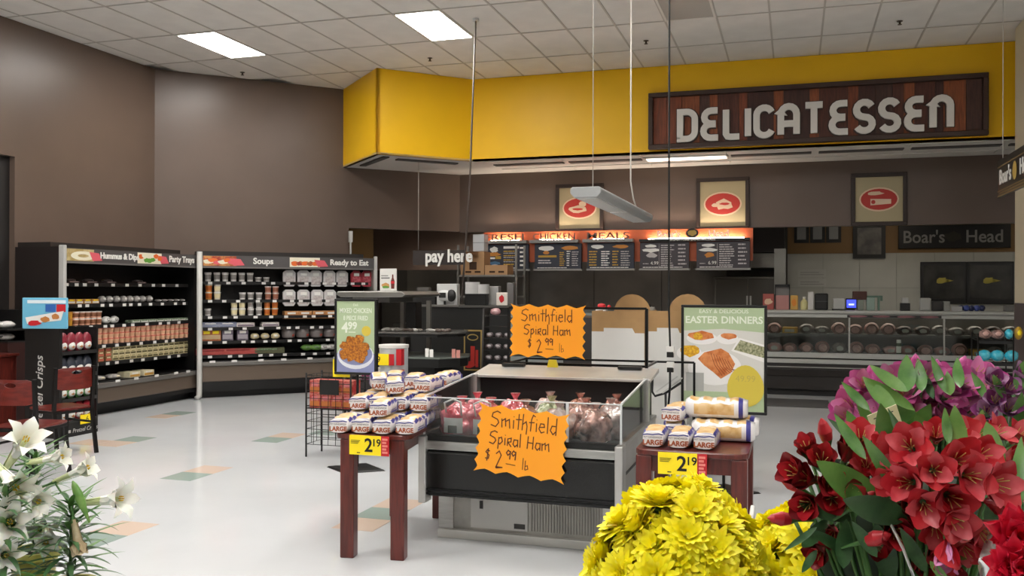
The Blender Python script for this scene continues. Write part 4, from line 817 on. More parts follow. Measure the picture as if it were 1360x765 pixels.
for i, (x, y, l) in enumerate(hr): ham(x, y, foilr, ['red-wrapped ham with a white label and handle, front left of the case', 'red-wrapped ham with a white label behind the lower orange card', 'red-wrapped ham in the second row at left', 'red-wrapped ham in the second row behind the orange card'][i], 'red-wrapped hams', i, .11, bool(l))
hb = [(-1.62, 5.5, foilb), (-1.4, 5.46, foilp), (-1.17, 5.47, foilb), (-1.53, 5.74, foilg), (-1.3, 5.72, foilb), (-1.1, 5.75, foilp), (-1.6, 5.98, foilp), (-1.38, 5.98, foilb), (-1.15, 6.0, foilb)]
hl = ['bronze foil ham in the front row just right of the orange card', 'pale clear-wrapped ham in the front row', 'bronze foil ham at the front right corner', 'green and gold wrapped ham in the second row', 'bronze foil ham in the second row', 'pale wrapped ham by the right guard', 'pale wrapped ham in the back row', 'bronze foil ham in the middle of the back row', 'bronze foil ham in the back right corner']
for i, (x, y, m) in enumerate(hb): ham(x, y, m, hl[i], 'bronze and pale wrapped hams', 10+i, .105)
# ---- orange hand-lettered cards
orc = mat('fluorescent orange card', '#ffa51e', .55, emit=.0); inkb = mat('marker ink', '#5a2a12', .6)
HW = {'S': [[(.7,.95),(.45,1.05),(.15,.9),(.1,.65),(.5,.5),(.6,.3),(.4,0),(.05,.1)]], 'm': [[(.05,.6),(.1,0)],[(.08,.45),(.3,.62),(.36,.1)],[(.36,.45),(.58,.6),(.66,.0)]], 'i': [[(.1,.6),(.12,.02)],[(.1,.8),(.12,.84)]], 't': [[(.2,1.05),(.2,0)],[(0,.66),(.42,.7)]],
 'h': [[(.08,1.1),(.06,0)],[(.08,.4),(.3,.6),(.38,.3),(.36,-.25)]], 'f': [[(.42,1.0),(.26,1.1),(.16,.8),(.14,0)],[(0,.58),(.38,.62)]], 'e': [[(.05,.35),(.4,.4),(.35,.6),(.12,.6),(.03,.25),(.2,0),(.42,.1)]], 'l': [[(.1,1.1),(.12,0)]], 'd': [[(.4,.55),(.15,.55),(.05,.25),(.25,0),(.42,.2)],[(.44,1.1),(.45,-.05)]],
 'p': [[(.08,.6),(.06,-.35)],[(.08,.5),(.3,.62),(.4,.3),(.2,.05),(.08,.15)]], 'r': [[(.08,.6),(.08,0)],[(.08,.55),(.35,.65),(.35,.35),(.1,.3),(.4,-.05)]], 'a': [[(.4,.55),(.12,.55),(.05,.2),(.22,0),(.4,.2)],[(.42,.6),(.44,0)]], 'H': [[(.08,1),(.06,0)],[(.5,1.02),(.5,.0)],[(.06,.5),(.52,.48)]],
 '$': [[(.45,.8),(.2,.9),(.08,.7),(.4,.45),(.35,.15),(.05,.15)],[(.3,1.05),(.22,-.08)]], '2': [[(.05,.8),(.25,1.0),(.4,.75),(.1,-.05),(.1,-.05),(.55,0)]], '9': [[(.4,.8),(.2,.95),(.05,.7),(.2,.5),(.4,.7)],[(.42,.9),(.4,.15)]], 'b': [[(.08,.9),(.08,0)],[(.08,.35),(.3,.45),(.38,.15),(.1,0)]], '_': [[(0,0),(.9,.02)]]}
HWW = {'S': .75, 'm': .78, 'i': .26, 't': .42, 'h': .5, 'f': .42, 'e': .5, 'l': .26, 'd': .55, 'p': .5, 'r': .48, 'a': .52, 'H': .66, '$': .6, '2': .6, '9': .5, 'b': .46, ' ': .4, '_': 0}
def hand(b, s, x, z, sz, y, wd=.006):
    for ch in s:
        for st_ in HW.get(ch, []): b.stroke([(x+px*sz, z+pz*sz) for px, pz in st_], wd, y, .0006)
        x += HWW[ch]*sz
def jag(W, H, amp, nx, nz, seed):
    rd = random.Random(seed); c = [(-W/2, -H/2), (W/2, -H/2), (W/2, H/2), (-W/2, H/2)]; pts = []
    for k in range(4):
        a = c[k]; e = c[(k+1) % 4]; n = nx if k % 2 == 0 else nz; d = Vector((e[0]-a[0], e[1]-a[1])); nn = Vector((-d.y, d.x)).normalized()
        m = n*2*3
        for i in range(m):
            f = i/m; wv = abs(((f*n) % 1)-.5)*2; wv = wv**1.3
            pts.append((a[0]+d.x*f+nn.x*amp*(1-wv), a[1]+d.y*f+nn.y*amp*(1-wv)))
    return pts
def card(loc, W, H, rot, lab, v2, rz=0):
    t = thing('orange_sign', lab, 'sign', loc, rz, 'orange hand-lettered ham signs'); t.rotation_euler = (0, rot, rz)
    MB().poly(jag(W+.02, H+.02, .022, 4, 6, 1), -.003, 0).build('card', orc, t)
    b = MB(); y = -.0038; s = H
    hand(b, 'Smithfield', -W*.37, H*.19, H*.225, y, .0065); hand(b, 'Spiral Ham', -W*(.37 if not v2 else .33), -H*.075, H*.19, y, .0065)
    X0 = -W*(.4 if not v2 else .27); hand(b, '$', X0, -H*.33, H*.17, y, .0065); hand(b, '2', X0+W*.12, -H*.41, H*.24, y, .0065); hand(b, '99', X0+W*.24, -H*.30, H*.17, y, .007); b.stroke([(X0+W*.25, -H*.345), (X0+W*.36, -H*.35)], .004, y, .0006); hand(b, 'lb' , X0+W*.43, -H*.40, H*.16, y, .005 if not v2 else .003)
    b.build('handwriting', inkb, t); return t
card(onY(692, 588, 5.225)+Vector((0, 0, 0)), .55, .40, math.radians(5), 'jagged orange ham price sign on the front of the ham case, lower one', False)
t = card(onY(727, 440, 6.46), .555, .375, math.radians(1), 'jagged orange ham price sign standing above the ham case, upper one', True)
cl = thing('sign_clip', 'small yellow clip holding the upper orange sign on the case top', 'clip', onY(734, 486, 6.47))
MB().add([(-.04, -.012, -.01), (.04, -.012, -.01), (.04, .02, -.01), (-.04, .02, -.01), (-.028, -.012, .045), (.028, -.012, .045), (.028, .01, .045), (-.028, .01, .045)], [(0,3,2,1),(4,5,6,7),(0,1,5,4),(1,2,6,5),(2,3,7,6),(3,0,4,7)]).build('clip_body', mat('clip yellow', '#c9b322', .4), cl)
# ================================================================== POSTER STANDS
def stand(loc, W, zb, zt, lab, cat='sign', base=True, rz=0, offx=0):
    t = thing('poster_stand', lab, cat, loc, rz)
    f = .022; b = MB(); b.box(-W/2, -.02, zb, W/2, .02, zb+f).box(-W/2, -.02, zt-f, W/2, .02, zt).box(-W/2, -.02, zb+f, -W/2+f, .02, zt-f).box(W/2-f, -.02, zb+f, W/2, .02, zt-f); b.build('frame', black, t, bev=.004)
    MB().cyl(offx-.0, .03, .02, zb+.3, .012, n=10).build('pole', blackm, t)
    b = MB(); b.add([(-.29, 0, 0), (0, -.22, 0), (.29, 0, 0), (0, .22, 0), (-.27, 0, .012), (0, -.2, .02), (.27, 0, .012), (0, .2, .02)], [(3,2,1,0),(4,5,6,7),(0,1,5,4),(1,2,6,5),(2,3,7,6),(3,0,4,7)]); b.build('base', black, t)
    return t
sgn = mat('sage poster', '#b4c79e', .45); sgn2 = mat('sage poster light', '#c9d6b6', .45); fry = mat('fried chicken', '#cf8425', .5, hex2='#8e4a14', vscale=60); plate = mat('plate print', '#e5e7ee', .4); blu = mat('blue cloth print', '#8a90b8', .5); mus = mat('mustard disc', '#d9c34a', .5); ptx = mat('poster text', '#e9efdf', .5)
W = .415; zb, zt = .84, 1.515
t = stand((-3.72, 7.3, 0), W, zb, zt, 'sage green fried chicken poster on a black floor stand')
t.children[0].location.z = 0
MB().box(-W/2+.02, -.012, zb+.02, W/2-.02, .0, zt-.02).build('poster', sgn, t)
b = MB(); b.box(-W/2+.022, -.0135, zb+.022, W/2-.022, -.012, zb+.19, 4); b.oval(0, zb+.17, .178, .12, -.0145, 1); b.oval(0, zb+.185, .165, .1, -.0155, 4); 
rd = random.Random(5)
for i in range(13):
    a = i*2.4; r_ = .105*math.sqrt(i/13); b.blob(r_*1.25*math.cos(a), zb+.225+r_*.95*math.sin(a), .05, .042, -.0175-i*.0004, 2, i, w=.25)
b.blob(-.06, zb+.31, .03, .035, -.0235, 2, 40)
b.oval(.105, zb+.39, .045, .045, -.014, 3)
b.text('Deli', .03, 0, zt-.065, -.0135, 0, .0003).text('MIXED CHICKEN', .058, 0, zt-.125, -.0135, 0, .0003, .001, sx=.72).text('8 PIECE FRIED', .055, 0, zt-.19, -.0135, 0, .0003, .001, sx=.72).text('4', .13, -.105, zt-.3, -.0135, 0, .0003, .003).text('99', .09, -.03, zt-.27, -.0135, 0, .0003, .003).box(-.07, -.0135, zt-.3, .0, -.013, zt-.294, 0)
b.build('poster_print', [ptx, plate, fry, mus, blu], t)
o = MB().box(-W/2-.04, .03, zb-.03, -W/2+.13, .034, zb+.13).build('yellow_card', yellow, t)
# dinners sign: stands at Y=7.4
x0 = onY(905, 404, 7.4).x; x1 = onY(1019, 404, 7.4).x; zt = onY(960, 405, 7.4).z; zb = onY(960, 549, 7.4).z; W = x1-x0
t = stand(((x0+x1)/2, 7.4, 0), W, zb, zt, 'large easter dinners poster with sliced ham on a black stand')
ih = mat('poster white', '#dcdad4', .45); hamo = mat('ham orange', '#c4682f', .45, hex2='#e0935a', vscale=18); hams = mat('ham slice line', '#8a3c1a', .5); dish = mat('dish print', '#f1efec', .4); cas = mat('casserole print', '#6f7450', .5, hex2='#b9b694', vscale=60); corn = mat('corn print', '#e8bc2e', .5, hex2='#c98f1c', vscale=50); grey = mat('poster grey', '#b5b6b2', .5)
MB().box(-W/2+.02, -.012, zb+.02, W/2-.02, 0, zt-.02).build('poster', ih, t)
H = zt-zb; b = MB(); y = -.0135
b.poly([(-W/2+.022, zt-.022), (W/2-.022, zt-.022), (W/2-.022, zt-.25*H), (0, zt-.22*H), (-W/2+.022, zt-.24*H)], y, -.012, 0); b.box(-W/2+.022, y, zb+.022, W/2-.022, -.012, zb+.2*H, 0)
b.text('EASY & DELICIOUS', .042, 0, zt-.065, y-.001, 1, .0003, .0005, sx=1.1).text('EASTER DINNERS', .078, 0, zt-.145, y-.001, 1, .0003, .002, sx=1.0)
b.oval(-.17, zt-.31*H, .12, .05, y, 2).blob(-.17, zt-.285*H, .1, .035, y-.001, 4, 3).blob(-.2, zt-.29*H, .04, .03, y-.0015, 5, 4).oval(.03, zt-.31*H, .085, .045, y, 2).blob(.04, zt-.285*H, .07, .025, y-.001, 4, 8)
b.oval(-.27, zt-.45*H, .1, .06, y, 2).blob(-.265, zt-.43*H, .075, .045, y-.001, 5, 5)
b.poly([(.06, zt-.42*H), (.12, zt-.3*H), (W/2-.022, zt-.36*H), (W/2-.022, zt-.52*H)], y, -.0125, 2); b.poly([(.08, zt-.41*H), (.13, zt-.32*H), (W/2-.022, zt-.38*H), (W/2-.022, zt-.48*H)], y-.001, y, 6)
b.oval(-.07, zt-.58*H, .21, .14, y-.0015, 2).poly([(-.2, zt-.50*H), (-.15, zt-.44*H), (-.02, zt-.40*H), (.04, zt-.44*H), (.09, zt-.54*H), (.06, zt-.62*H), (-.02, zt-.68*H), (-.08, zt-.62*H), (-.15, zt-.56*H)], y-.003, y-.0022, 4)
for i in range(7): b.stroke([(-.1+i*.022, zt-.44*H-.01*i), (-.07+i*.024, zt-.55*H-.006*i), (-.01+i*.02, zt-.65*H+.008*i)], .004, y-.004, .0006, 7)
b.box(-W/2+.04, y-.002, zb+.2*H, -W/2+.18, y-.001, zb+.37*H, 8)
eg = [(.17+.14*math.cos(a)*(1-.12*math.sin(a)), zb+.26*H+.165*math.sin(a)) for a in [2*PI*i/24 for i in range(24)]]; b.poly(eg, y-.006, y-.005, 9)
b.text('49.99', .07, .17, zb+.3*H, y-.0065, 10, .0003)
b.build('poster_print', [sgn, ptx, dish, dish, hamo, corn, cas, hams, grey, mus, mat('egg text', '#c4b052', .5)], t)
# ================================================================== WIRE BASKET RACK
t = thing('wire_rack', 'black wire grid rack with red snack packets beside the chicken poster', 'wire rack', (-4.2, 7.85, 0))
wr = mat('wire black', '#1c1b1b', .4, .5)
for x, y in ((-.25, -.15), (.22, -.15), (-.25, .15), (.22, .15)): MB().tube([(x, y, 0), (x, y, .8)], .009).build('post', wr, t)
for nm, y in (('front_grid', -.15), ('rear_grid', .15)):
    b = MB()
    for i in range(7): b.tube([(-.25+i*.078, y, .12), (-.25+i*.078, y, .78)], .003, 4)
    for i in range(10): b.tube([(-.25, y, .12+i*.073), (.22, y, .12+i*.073)], .003, 4)
    b.build(nm, wr, t)
for x in (-.25, .22):
    b = MB()
    for i in range(10): b.tube([(x, -.15, .12+i*.073), (x, .15, .12+i*.073)], .003, 4)
    for i in range(4): b.tube([(x, -.15+i*.1, .12), (x, -.15+i*.1, .78)], .003, 4)
    b.build('side_grid', wr, t)
MB().box(-.25, -.15, .46, .22, .15, .466).build('shelf', wr, t)
MB().box(-.1, -.165, .6, .1, -.155, .74).build('sign_plate', black, t)
me = packet(.11, .16, .13, mat('red packet', '#b42f33', .35, hex2='#d98a7a', vscale=25), mat('orange snack', '#c9763a', .5), mat('pink packet', '#d98086', .4))
for r in range(2):
    for k in range(4): inst('snack_packet', me, (-4.37+k*.115, 7.72, .468+r*.133), 0, 'red snack packet in the wire rack, %s row, %s' % (['lower', 'upper'][r], ['leftmost', 'second from left', 'second from right', 'rightmost'][k]), 'packet', 'red packets in the wire rack')
t = thing('frame_stand', 'black rounded metal frame standing behind the wire rack', 'metal frame', (-4.1, 8.2, 0))
MB().tube([(-.2, 0, .72), (-.2, 0, .08), (-.16, 0, .02), (.25, 0, .02), (.3, 0, .08), (.3, 0, .72), (-.2, 0, .72)], .014).build('frame_tube', black, t); MB().box(-.18, .01, .05, .28, .03, .70).build('dark_panel', mat('frame panel', '#3d3c3c', .5), t)
# ================================================================== BLACK FRAME RACK AND CARDBOARD BINS BEHIND THE HAM CASE
t = thing('tube_frame', 'black square-tube frame standing behind the ham case', 'metal frame', (-1.55, 6.95, 0))
ya = 6.8; x0 = onY(676, 412, ya).x; x1 = onY(859, 412, ya).x; zz = onY(859, 410, ya).z; zl = onY(859, 487, ya).z
for x in (x0, x1): MB().bar((x, ya, 0), (x, ya, zz), .022).build('post', blackm, t, True)
for z in (zz, zl): MB().bar((x0, ya, z), (x1, ya, z), .018).build('rail', blackm, t, True)
MB().bar((x0, ya+.5, zl+.0), (x1+.3, ya+.5, zl+.0), .016).bar((x1, ya, zl), (x1+.0, ya+.5, zl), .016).bar((x0, ya, zl), (x0, ya+.5, zl), .016).build('shelf_frame', blackm, t, True)
for x in (x0, x1+.3): MB().bar((x, ya+.5, 0), (x, ya+.5, zl), .018).build('post', blackm, t, True)
kr = mat('kraft cardboard', '#a9865a', .8, var=.05, vscale=8); wc = mat('white cardboard', '#dcdcd8', .6)
def bin_(px0, px1, Y, lab, archx, D=.4):
    x0 = onY(px0, 450, Y).x; x1 = onY(px1, 450, Y).x; zt = onY(px0, 413, Y).z; zb = .55; zs_ = onY(px0, 440, Y).z; W = x1-x0
    t = thing('cardboard_bin', lab, 'cardboard display', ((x0+x1)/2, Y, 0), 0, 'white and kraft cardboard displays'); 
    MB().box(-W/2, .0, 0, W/2, D, zb).build('pallet_box', wc, t)
    MB().box(-W/2, .0, zb, W/2, .012, zt).build('kraft_panel', kr, t); MB().box(-W/2, .012, zb, -W/2+.012, D, zt).build('side_panel', kr, t); MB().box(W/2-.012, .012, zb, W/2, D, zt).build('side_panel', kr, t)
    b = MB(); h = zs_; b.poly([(-W/2, zb), (W/2, zb), (W/2, h-.01), (W*.32, h-.01), (W*.27, h+.03), (-W*.27, h+.03), (-W*.27, h), (-W/2, h)], -.004, 0); b.build('white_panel', wc, t)
    b = MB(); b.poly([(archx-.16, zt-.02)]+arc(archx, zt-.02, .16, 180, 0, 10)[1:], D-.012, D, 0); b.box(-W/2, D-.012, zb, W/2, D, zt-.02); b.build('arched_back', kr, t)
bin_(786, 856, 7.45, 'white and kraft cardboard display box framed by the black tubes', .05)
bin_(861, 912, 7.5, 'white and kraft cardboard display box half behind the dinners poster', .12)
# small items on the far edge of the boxes
for px, py, w_, h_, c, n, lb_ in [(799, 412, .05, .04, '#e6e2de', 'white_tub', 'small white and red tub behind the left cardboard display'), (852, 412, .12, .05, '#8d8a82', 'metal_tray', 'small grey and black utensil tray behind the cardboard displays')]:
    p = onY(px, py, 8.3); t = thing(n, lb_, 'container', (p.x, p.y, p.z-.02)); MB().box(-w_, -.04, -.01, w_, .04, h_).build('body', mat(n, c, .5), t, bev=.006); b = MB(); b.ell(.0, 0, h_+.02, .04, .03, .025, 10, 6); b.ell(.07, 0, h_+.01, .02, .02, .02, 8, 5); b.build('contents', red if n == 'white_tub' else black, t)
p = onY(850, 416, 8.3)
t = thing('prep_counter', 'dark counter behind the cardboard displays', 'counter', (-1.5, 8.4, 0)); MB().box(-.55, -.2, 0, .5, .4, p.z-.04).build('body', mat('counter dark', '#2b2927', .5), t)
# ---- power cords from the ceiling
t = thing('power_drop', 'black power cord hanging from the ceiling to a white outlet box by the ham case', 'power cord', onY(889, 0, 6.75) + Vector((0, 0, 1.2)))
tp = t.location.copy(); bt = onY(890, 460, 6.75)-tp
MB().tube([(0, 0, 0), (.0, 0, bt.z*.5), (bt.x-.01, 0, bt.z*.92), (bt.x, 0, bt.z)], .008).build('cord', black, t)
zz = bt.z
MB().box(bt.x-.028, -.02, zz-.05, bt.x+.03, .02, zz).box(bt.x-.025, -.02, zz-.16, bt.x+.028, .02, zz-.115).build('outlet_box', white, t, bev=.004); MB().box(bt.x-.022, -.024, zz-.08, bt.x+.026, .018, zz-.04).box(bt.x-.02, -.022, zz-.19, bt.x+.024, .02, zz-.155).build('plug', black, t)
MB().tube([(bt.x, 0, zz-.19), (bt.x+.0, .0, zz-.3), (bt.x-.02, .02, zz-.5), (bt.x+.03, .05, zz-.75), (bt.x+.02, .1, -tp.z+.02)], .009).build('lower_cord', black, t)
t.location.z = ZC; dz = ZC-tp.z
for ch in t.children: ch.location.z = -dz
MB().tube([(0, 0, 0), (0, 0, -dz)], .008).build('cord', black, t)
a = onZ(632, 25, ZC); e = onY(613, 402, 10.28)
t = thing('power_pole', 'thin bronze pole and cord running from the ceiling down to the register counter', 'pole', a)
MB().tube([(0, 0, 0), tuple((Vector((onY(624, 240, 10.28)))-a)), tuple(e-a)], .011).build('pole', mat('bronze pole', '#5a504b', .45, .3), t); MB().cyl(0, 0, -.03, 0, .04).build('ceiling_cap', lgrey, t)
# black wire cart with grey slats right of ham case
t = thing('wire_cart', 'black wire cart handle with grey slats behind the ham case corner', 'cart', (-1.0, 7.0, 0))
P = lambda px, py, y=7.0: tuple(onY(px, py, y)-Vector((-1.0, 7.0, 0)))
MB().tube([P(867, 494), P(866, 520), P(870, 526), P(884, 522), P(905, 508)], .01).build('handle_tube', black, t); MB().bar(P(872, 520), P(900, 500), (.03, .01)).bar(P(880, 522), P(906, 502), (.025, .01)).build('slat', lgrey, t)
q = Vector(P(884, 522)); MB().tube([tuple(q), (q.x, q.y+.05, .35), (q.x+.05, q.y+.25, .02)], .01).tube([(q.x-.12, q.y, .02), (q.x, q.y+.05, .35)], .01).build('leg', black, t)
t = thing('outlet_post', 'pale grey low post with two dark sockets beside the dinners poster', 'post', (-.93, 8.0, 0))
MB().box(-.1, 0, 0, .14, .2, .75).build('body', mat('pale post', '#aeb3ae', .5), t, bev=.006); MB().box(-.06, -.008, .55, -.01, 0, .65).box(.04, -.008, .55, .09, 0, .65).build('socket', dgrey, t)
# ================================================================== SERVICE BAR, REGISTER COUNTER (middle distance)
dst = mat('dim stainless', '#8a8883', .3, .6, var=.08, vscale=4)
t = thing('self_service_bar', 'self-service food bar with steel canopy and glass shelf behind the chicken poster', 'food bar', (-4.75, 10.3, 0))
def wl(px, py, y): return onY(px, py, y)-t.location
a = wl(448, 392, 9.7); c = wl(560, 392, 9.7)
b = MB(); b.poly([(a.x+.04, 0), (c.x-.25, 0), (c.x-.2, .03), (c.x-.25, .07), (a.x, .07), (a.x-.02, .03)], -.6, .5); o = b.build('canopy', dst, t, bev=.01); o.location.z = 1.505
MB().box(a.x+.1, -.4, 1.44, c.x-.5, .3, 1.505).build('canopy_lamp_box', mat('lamp box grey', '#5d5b58', .4), t)
for x in (a.x+.5, a.x+.85): MB().box(x, .1, .8, x+.05, .15, 1.46).build('post', dst, t)
MB().box(a.x+.62, .0, 1.05, a.x+.75, .2, 1.44).build('heater_unit', black, t, bev=.01)
# glass shelf (rounded) with speckled food
gx0_, gx1_ = wl(500, 440, 9.6).x-.25, wl(601, 440, 9.6).x; zg = onY(550, 438, 9.6).z
pts = [(gx0_, -.7), (gx1_-.2, -.62), (gx1_-.02, -.4), (gx1_, -.2), (gx1_-.1, .1), (gx0_, .2)]
def deckp(nm, m, z0, z1, s=1.0, dz=0):
    b = MB(); n = len(pts); b.add([(x*s, y*s, z0) for x, y in pts]+[(x*s, y*s, z1) for x, y in pts], [tuple(range(n-1, -1, -1)), tuple(range(n, 2*n))]+[(i, (i+1) % n, (i+1) % n+n, i+n) for i in range(n)]); return b.build(nm, m, t)
deckp('glass_shelf', mat('smoky shelf glass', '#6f6d69', .1, .2), zg-.05, zg-.03); deckp('shelf_bracket', black, zg-.09, zg-.055, .97)
rd = random.Random(8); b = MB()
for i in range(34):
    f = rd.random(); b.ell(gx0_+.1+(gx1_-gx0_-.25)*f, -.55+rd.uniform(0, .25), zg-.015, .05, .035, .02, 8, 5, rd.choice([0, 1, 2]), lump=.05, seed=i)
b.build('wrapped_food', [mat('food wrap pale', '#a5a29c', .3), mat('food wrap grey', '#6c6862', .3), mat('food wrap brown', '#4c4039', .4)], t, kind='stuff')
deckp('counter_well', black, .70, .80, 1.0); deckp('counter_rim', mat('rim green grey', '#7b827c', .35, .3), .80, .82, 1.02)
MB().box(gx0_+.05, -.5, 0, gx1_-.3, .1, .7).build('base_cabinet', black, t)
for px, lb_ in ((562, 'pair of white salad dressing cards'), (598, 'small red and white card')):
    p = onY(px, 484, 9.5); q = thing('price_stub', lb_+' on the rim of the food bar', 'card', (p.x, 9.68, .821)); MB().box(-.05, -.004, 0, -.005, 0, .1).box(.005, -.004, 0, .05, 0, .09).build('card', wpaper if px < 580 else mat('red white card', '#c98a80', .5), q)
p = onY(516, 388, 9.9); t0 = thing('tabletop_poster', 'small white poster with a soda bottle and sandwich on the bar canopy', 'poster', (p.x, 9.9, 1.576))
w_ = .215; MB().box(-w_/2, -.012, 0, w_/2, .0, .27).build('board', white, t0); MB().box(-.1, -.08, 0, .1, .05, .006).build('foot', lgrey, t0)
b = MB(); b.poly([(.04, .03), (.08, .03), (.085, .12), (.07, .16), (.068, .2), (.052, .2), (.05, .16), (.035, .12)], -.0135, -.012, 0).blob(-.03, .07, .05, .03, -.0135, 1, 3).blob(-.03, .05, .05, .015, -.014, 2, 4).box(-.09, -.0135, .15, .02, -.012, .165, 3).box(-.09, -.0135, .18, .0, -.012, .19, 3).box(.036, -.0145, .09, .084, -.0135, .12, 4); b.build('print', [mat('cola brown', '#6b2a22', .5), mat('sandwich print', '#cf9a5c', .5), gr, mat('grey print', '#7d7c7a', .5), red], t0)
# grey drum display
p = onY(523, 457, 9.0); t = thing('drum_display', 'white cylindrical floor display with red stickers and a yellow tag', 'display drum', (p.x, 9.0, 0)); r_ = .155; zt = onY(523, 459, 9.0).z
MB().cyl(0, 0, 0, zt, r_, n=28).build('drum', mat('drum grey white', '#b9bcbe', .3), t); MB().cyl(0, 0, zt-.02, zt+.012, r_+.008, n=28).build('rim', white, t)
b = MB(); 
for i in range(3): b.box(.09, -.135, zt-.2-i*.22, .15, -.06, zt-.03-i*.22)
b.build('red_sticker', red, t)
MB().box(-.16, -.17, zt-.2, .02, -.163, zt-.08, 0).box(.02, -.17, zt-.2, .08, -.163, zt-.08, 1).text('9', .1, -.1, zt-.175, -.171, 2).build('price_card', [yellow, red, ink], t)
b = MB(); b.tube([(-.12, -.17, zt-.3), (-.13, -.18, zt-.4), (-.11, -.17, zt-.5)], .008).build('handle', lgrey, t)
t = thing('purple_pack', 'white and purple carton behind the bread pile', 'carton', (onY(480, 510, 8.5).x, 8.5, 0)); MB().box(-.05, 0, 0, .12, .2, .78).build('carton', white, t); MB().box(.0, -.004, .55, .12, 0, .76).build('purple_print', mat('plum print', '#7a2350', .5), t)
# black register counter
t = thing('register_counter', 'tall black register counter in front of the kitchen', 'counter', (-4.3, 11.6, 0))
a = onY(546, 405, 11.6).x; c = onY(683, 405, 11.6).x; zt = 1.385; L = t.location
MB().box(a, 11.6, 0, c, 12.4, zt-.03).build('body', mat('counter black', '#11110f', .5), t, True); MB().box(a-.02, 11.57, zt-.03, c+.02, 12.42, zt).build('countertop', mat('countertop grey', '#4d4b48', .35), t, True)
MB().box(onY(546, 405, 11.6).x, 11.56, zt-.02, onY(610, 405, 11.6).x, 11.6, zt+.006).build('steel_edge', dst, t, True)
x = onY(613, 400, 11.6).x
o = None
YS = 13.4; ts = thing('tall_shelf', 'tall steel shelf unit carrying cardboard boxes behind the register counter', 'shelf', (-4.7, YS, 0)); zsf = onY(640, 365, YS).z
x0 = onY(608, 400, YS).x; x1 = onY(685, 400, YS).x
for x in (x0, x1):
    for y in (YS, YS+.45): MB().box(x-.015, y, 0, x+.015, y+.03, 2.3).build('post', dst, ts, True)
for z in (zsf, 1.5, 1.1): MB().box(x0, YS, z-.03, x1, YS+.48, z).build('shelf', dst, ts, True)
# poster on the counter front
x0 = onY(616, 440, 11.55).x; x1 = onY(640, 440, 11.55).x; z1 = onY(620, 438, 11.55).z; z0 = onY(620, 492, 11.55).z
q = thing('drink_poster', 'narrow gold-framed black and red poster on the register counter front', 'poster', ((x0+x1)/2, 11.565, z0)); w_ = x1-x0
MB().box(-w_/2, -.015, 0, w_/2, 0, z1-z0).build('frame', mat('poster gold', '#9a8148', .45), q); MB().box(-w_/2+.02, -.018, .02, w_/2-.02, -.015, z1-z0-.02).build('panel', black, q)
b = MB(); b.oval(0, z1-z0-.1, .08, .045, -.0195, 1).oval(0, z1-z0-.1, .065, .03, -.02, 2).box(-.03, -.0195, .08, .03, -.018, .33, 0).box(.04, -.0195, .05, .08, -.018, .28, 0).blob(-.04, .08, .07, .05, -.02, 0, 2); b.build('print', [mat('poster red', '#a32218', .5), mat('poster gold', '#9a8148', .45), black], q)
def item(name, lab, cat, px0, px1, py0, py1, Y, hexc, parts=None, D=.12, bev=.008, rough=.4):
    a = onY(px0, py1, Y); c = onY(px1, py0, Y); W = c.x-a.x; H = c.z-a.z
    t = thing(name, lab, cat, ((a.x+c.x)/2, Y, a.z)); MB().box(-W/2, 0, 0, W/2, D, H).build('body', mat(name+hexc, hexc, rough), t, bev=bev)
    t['w'] = W; t['h'] = H
    return t, W, H
t, W, H = item('white_terminal', 'white upright terminal back on the register counter', 'terminal', 580, 607, 377, 405, 11.7, '#c9cac8'); t.location.z = zt
MB().box(-.05, -.004, .03, .05, 0, .05).build('slot', lgrey, t)
t, W, H = item('receipt_printer', 'low black printer and keypad left of the white terminal', 'printer', 547, 578, 387, 405, 11.75, '#1d1c1b'); t.location.z = zt; MB().box(-.1, .0, H, .08, .1, H+.05).build('paper_cover', mat('cover grey', '#55524e', .4), t, bev=.005)
p = onY(590, 392, 11.62); t = thing('card_reader', 'white and black card reader in front of the terminal', 'card reader', (p.x, 11.63, zt)); MB().box(-.01, .0, 0, .01, .03, .08).build('stem', black, t)
MB().ell(-.0, 0, .13, .12, .03, .075, 16, 8).build('body', mat('reader white', '#cfd0ce', .3), t); MB().box(-.07, -.035, .1, .03, -.02, .17).build('keypad', black, t); MB().ell(.1, 0, .13, .07, .035, .085, 12, 8).build('shroud', black, t)
t, W, H = item('cup_dispenser', 'black box topped by a white cylinder urn on the counter', 'dispenser', 617, 645, 391, 406, 11.7, '#0f0f0e'); t.location.z = zt
b = MB(); b.cyl(-.06, .06, H, H+.16, .1, n=18).cyl(.1, .06, H, H+.13, .08, n=18); b.build('urn', mat('urn white', '#c0bfbd', .3), t)
t, W, H = item('sticker_card', 'small white card with a red 1 emblem on the counter', 'card', 659, 674, 388, 405, 11.68, '#d9d0c6', D=.02); t.location.z = zt; MB().blob(0, .09, .035, .05, -.003, 0, 3).build('emblem', red, t)
t, W, H = item('grey_jug', 'pale grey round jug between the urn and grey box', 'jug', 649, 662, 380, 405, 11.85, '#9b9a97'); t.location.z = zt
t, W, H = item('grey_box', 'grey upright box on the register counter at the shelf post', 'box', 673, 682, 375, 405, 11.9, '#6b6866'); t.location.z = zt
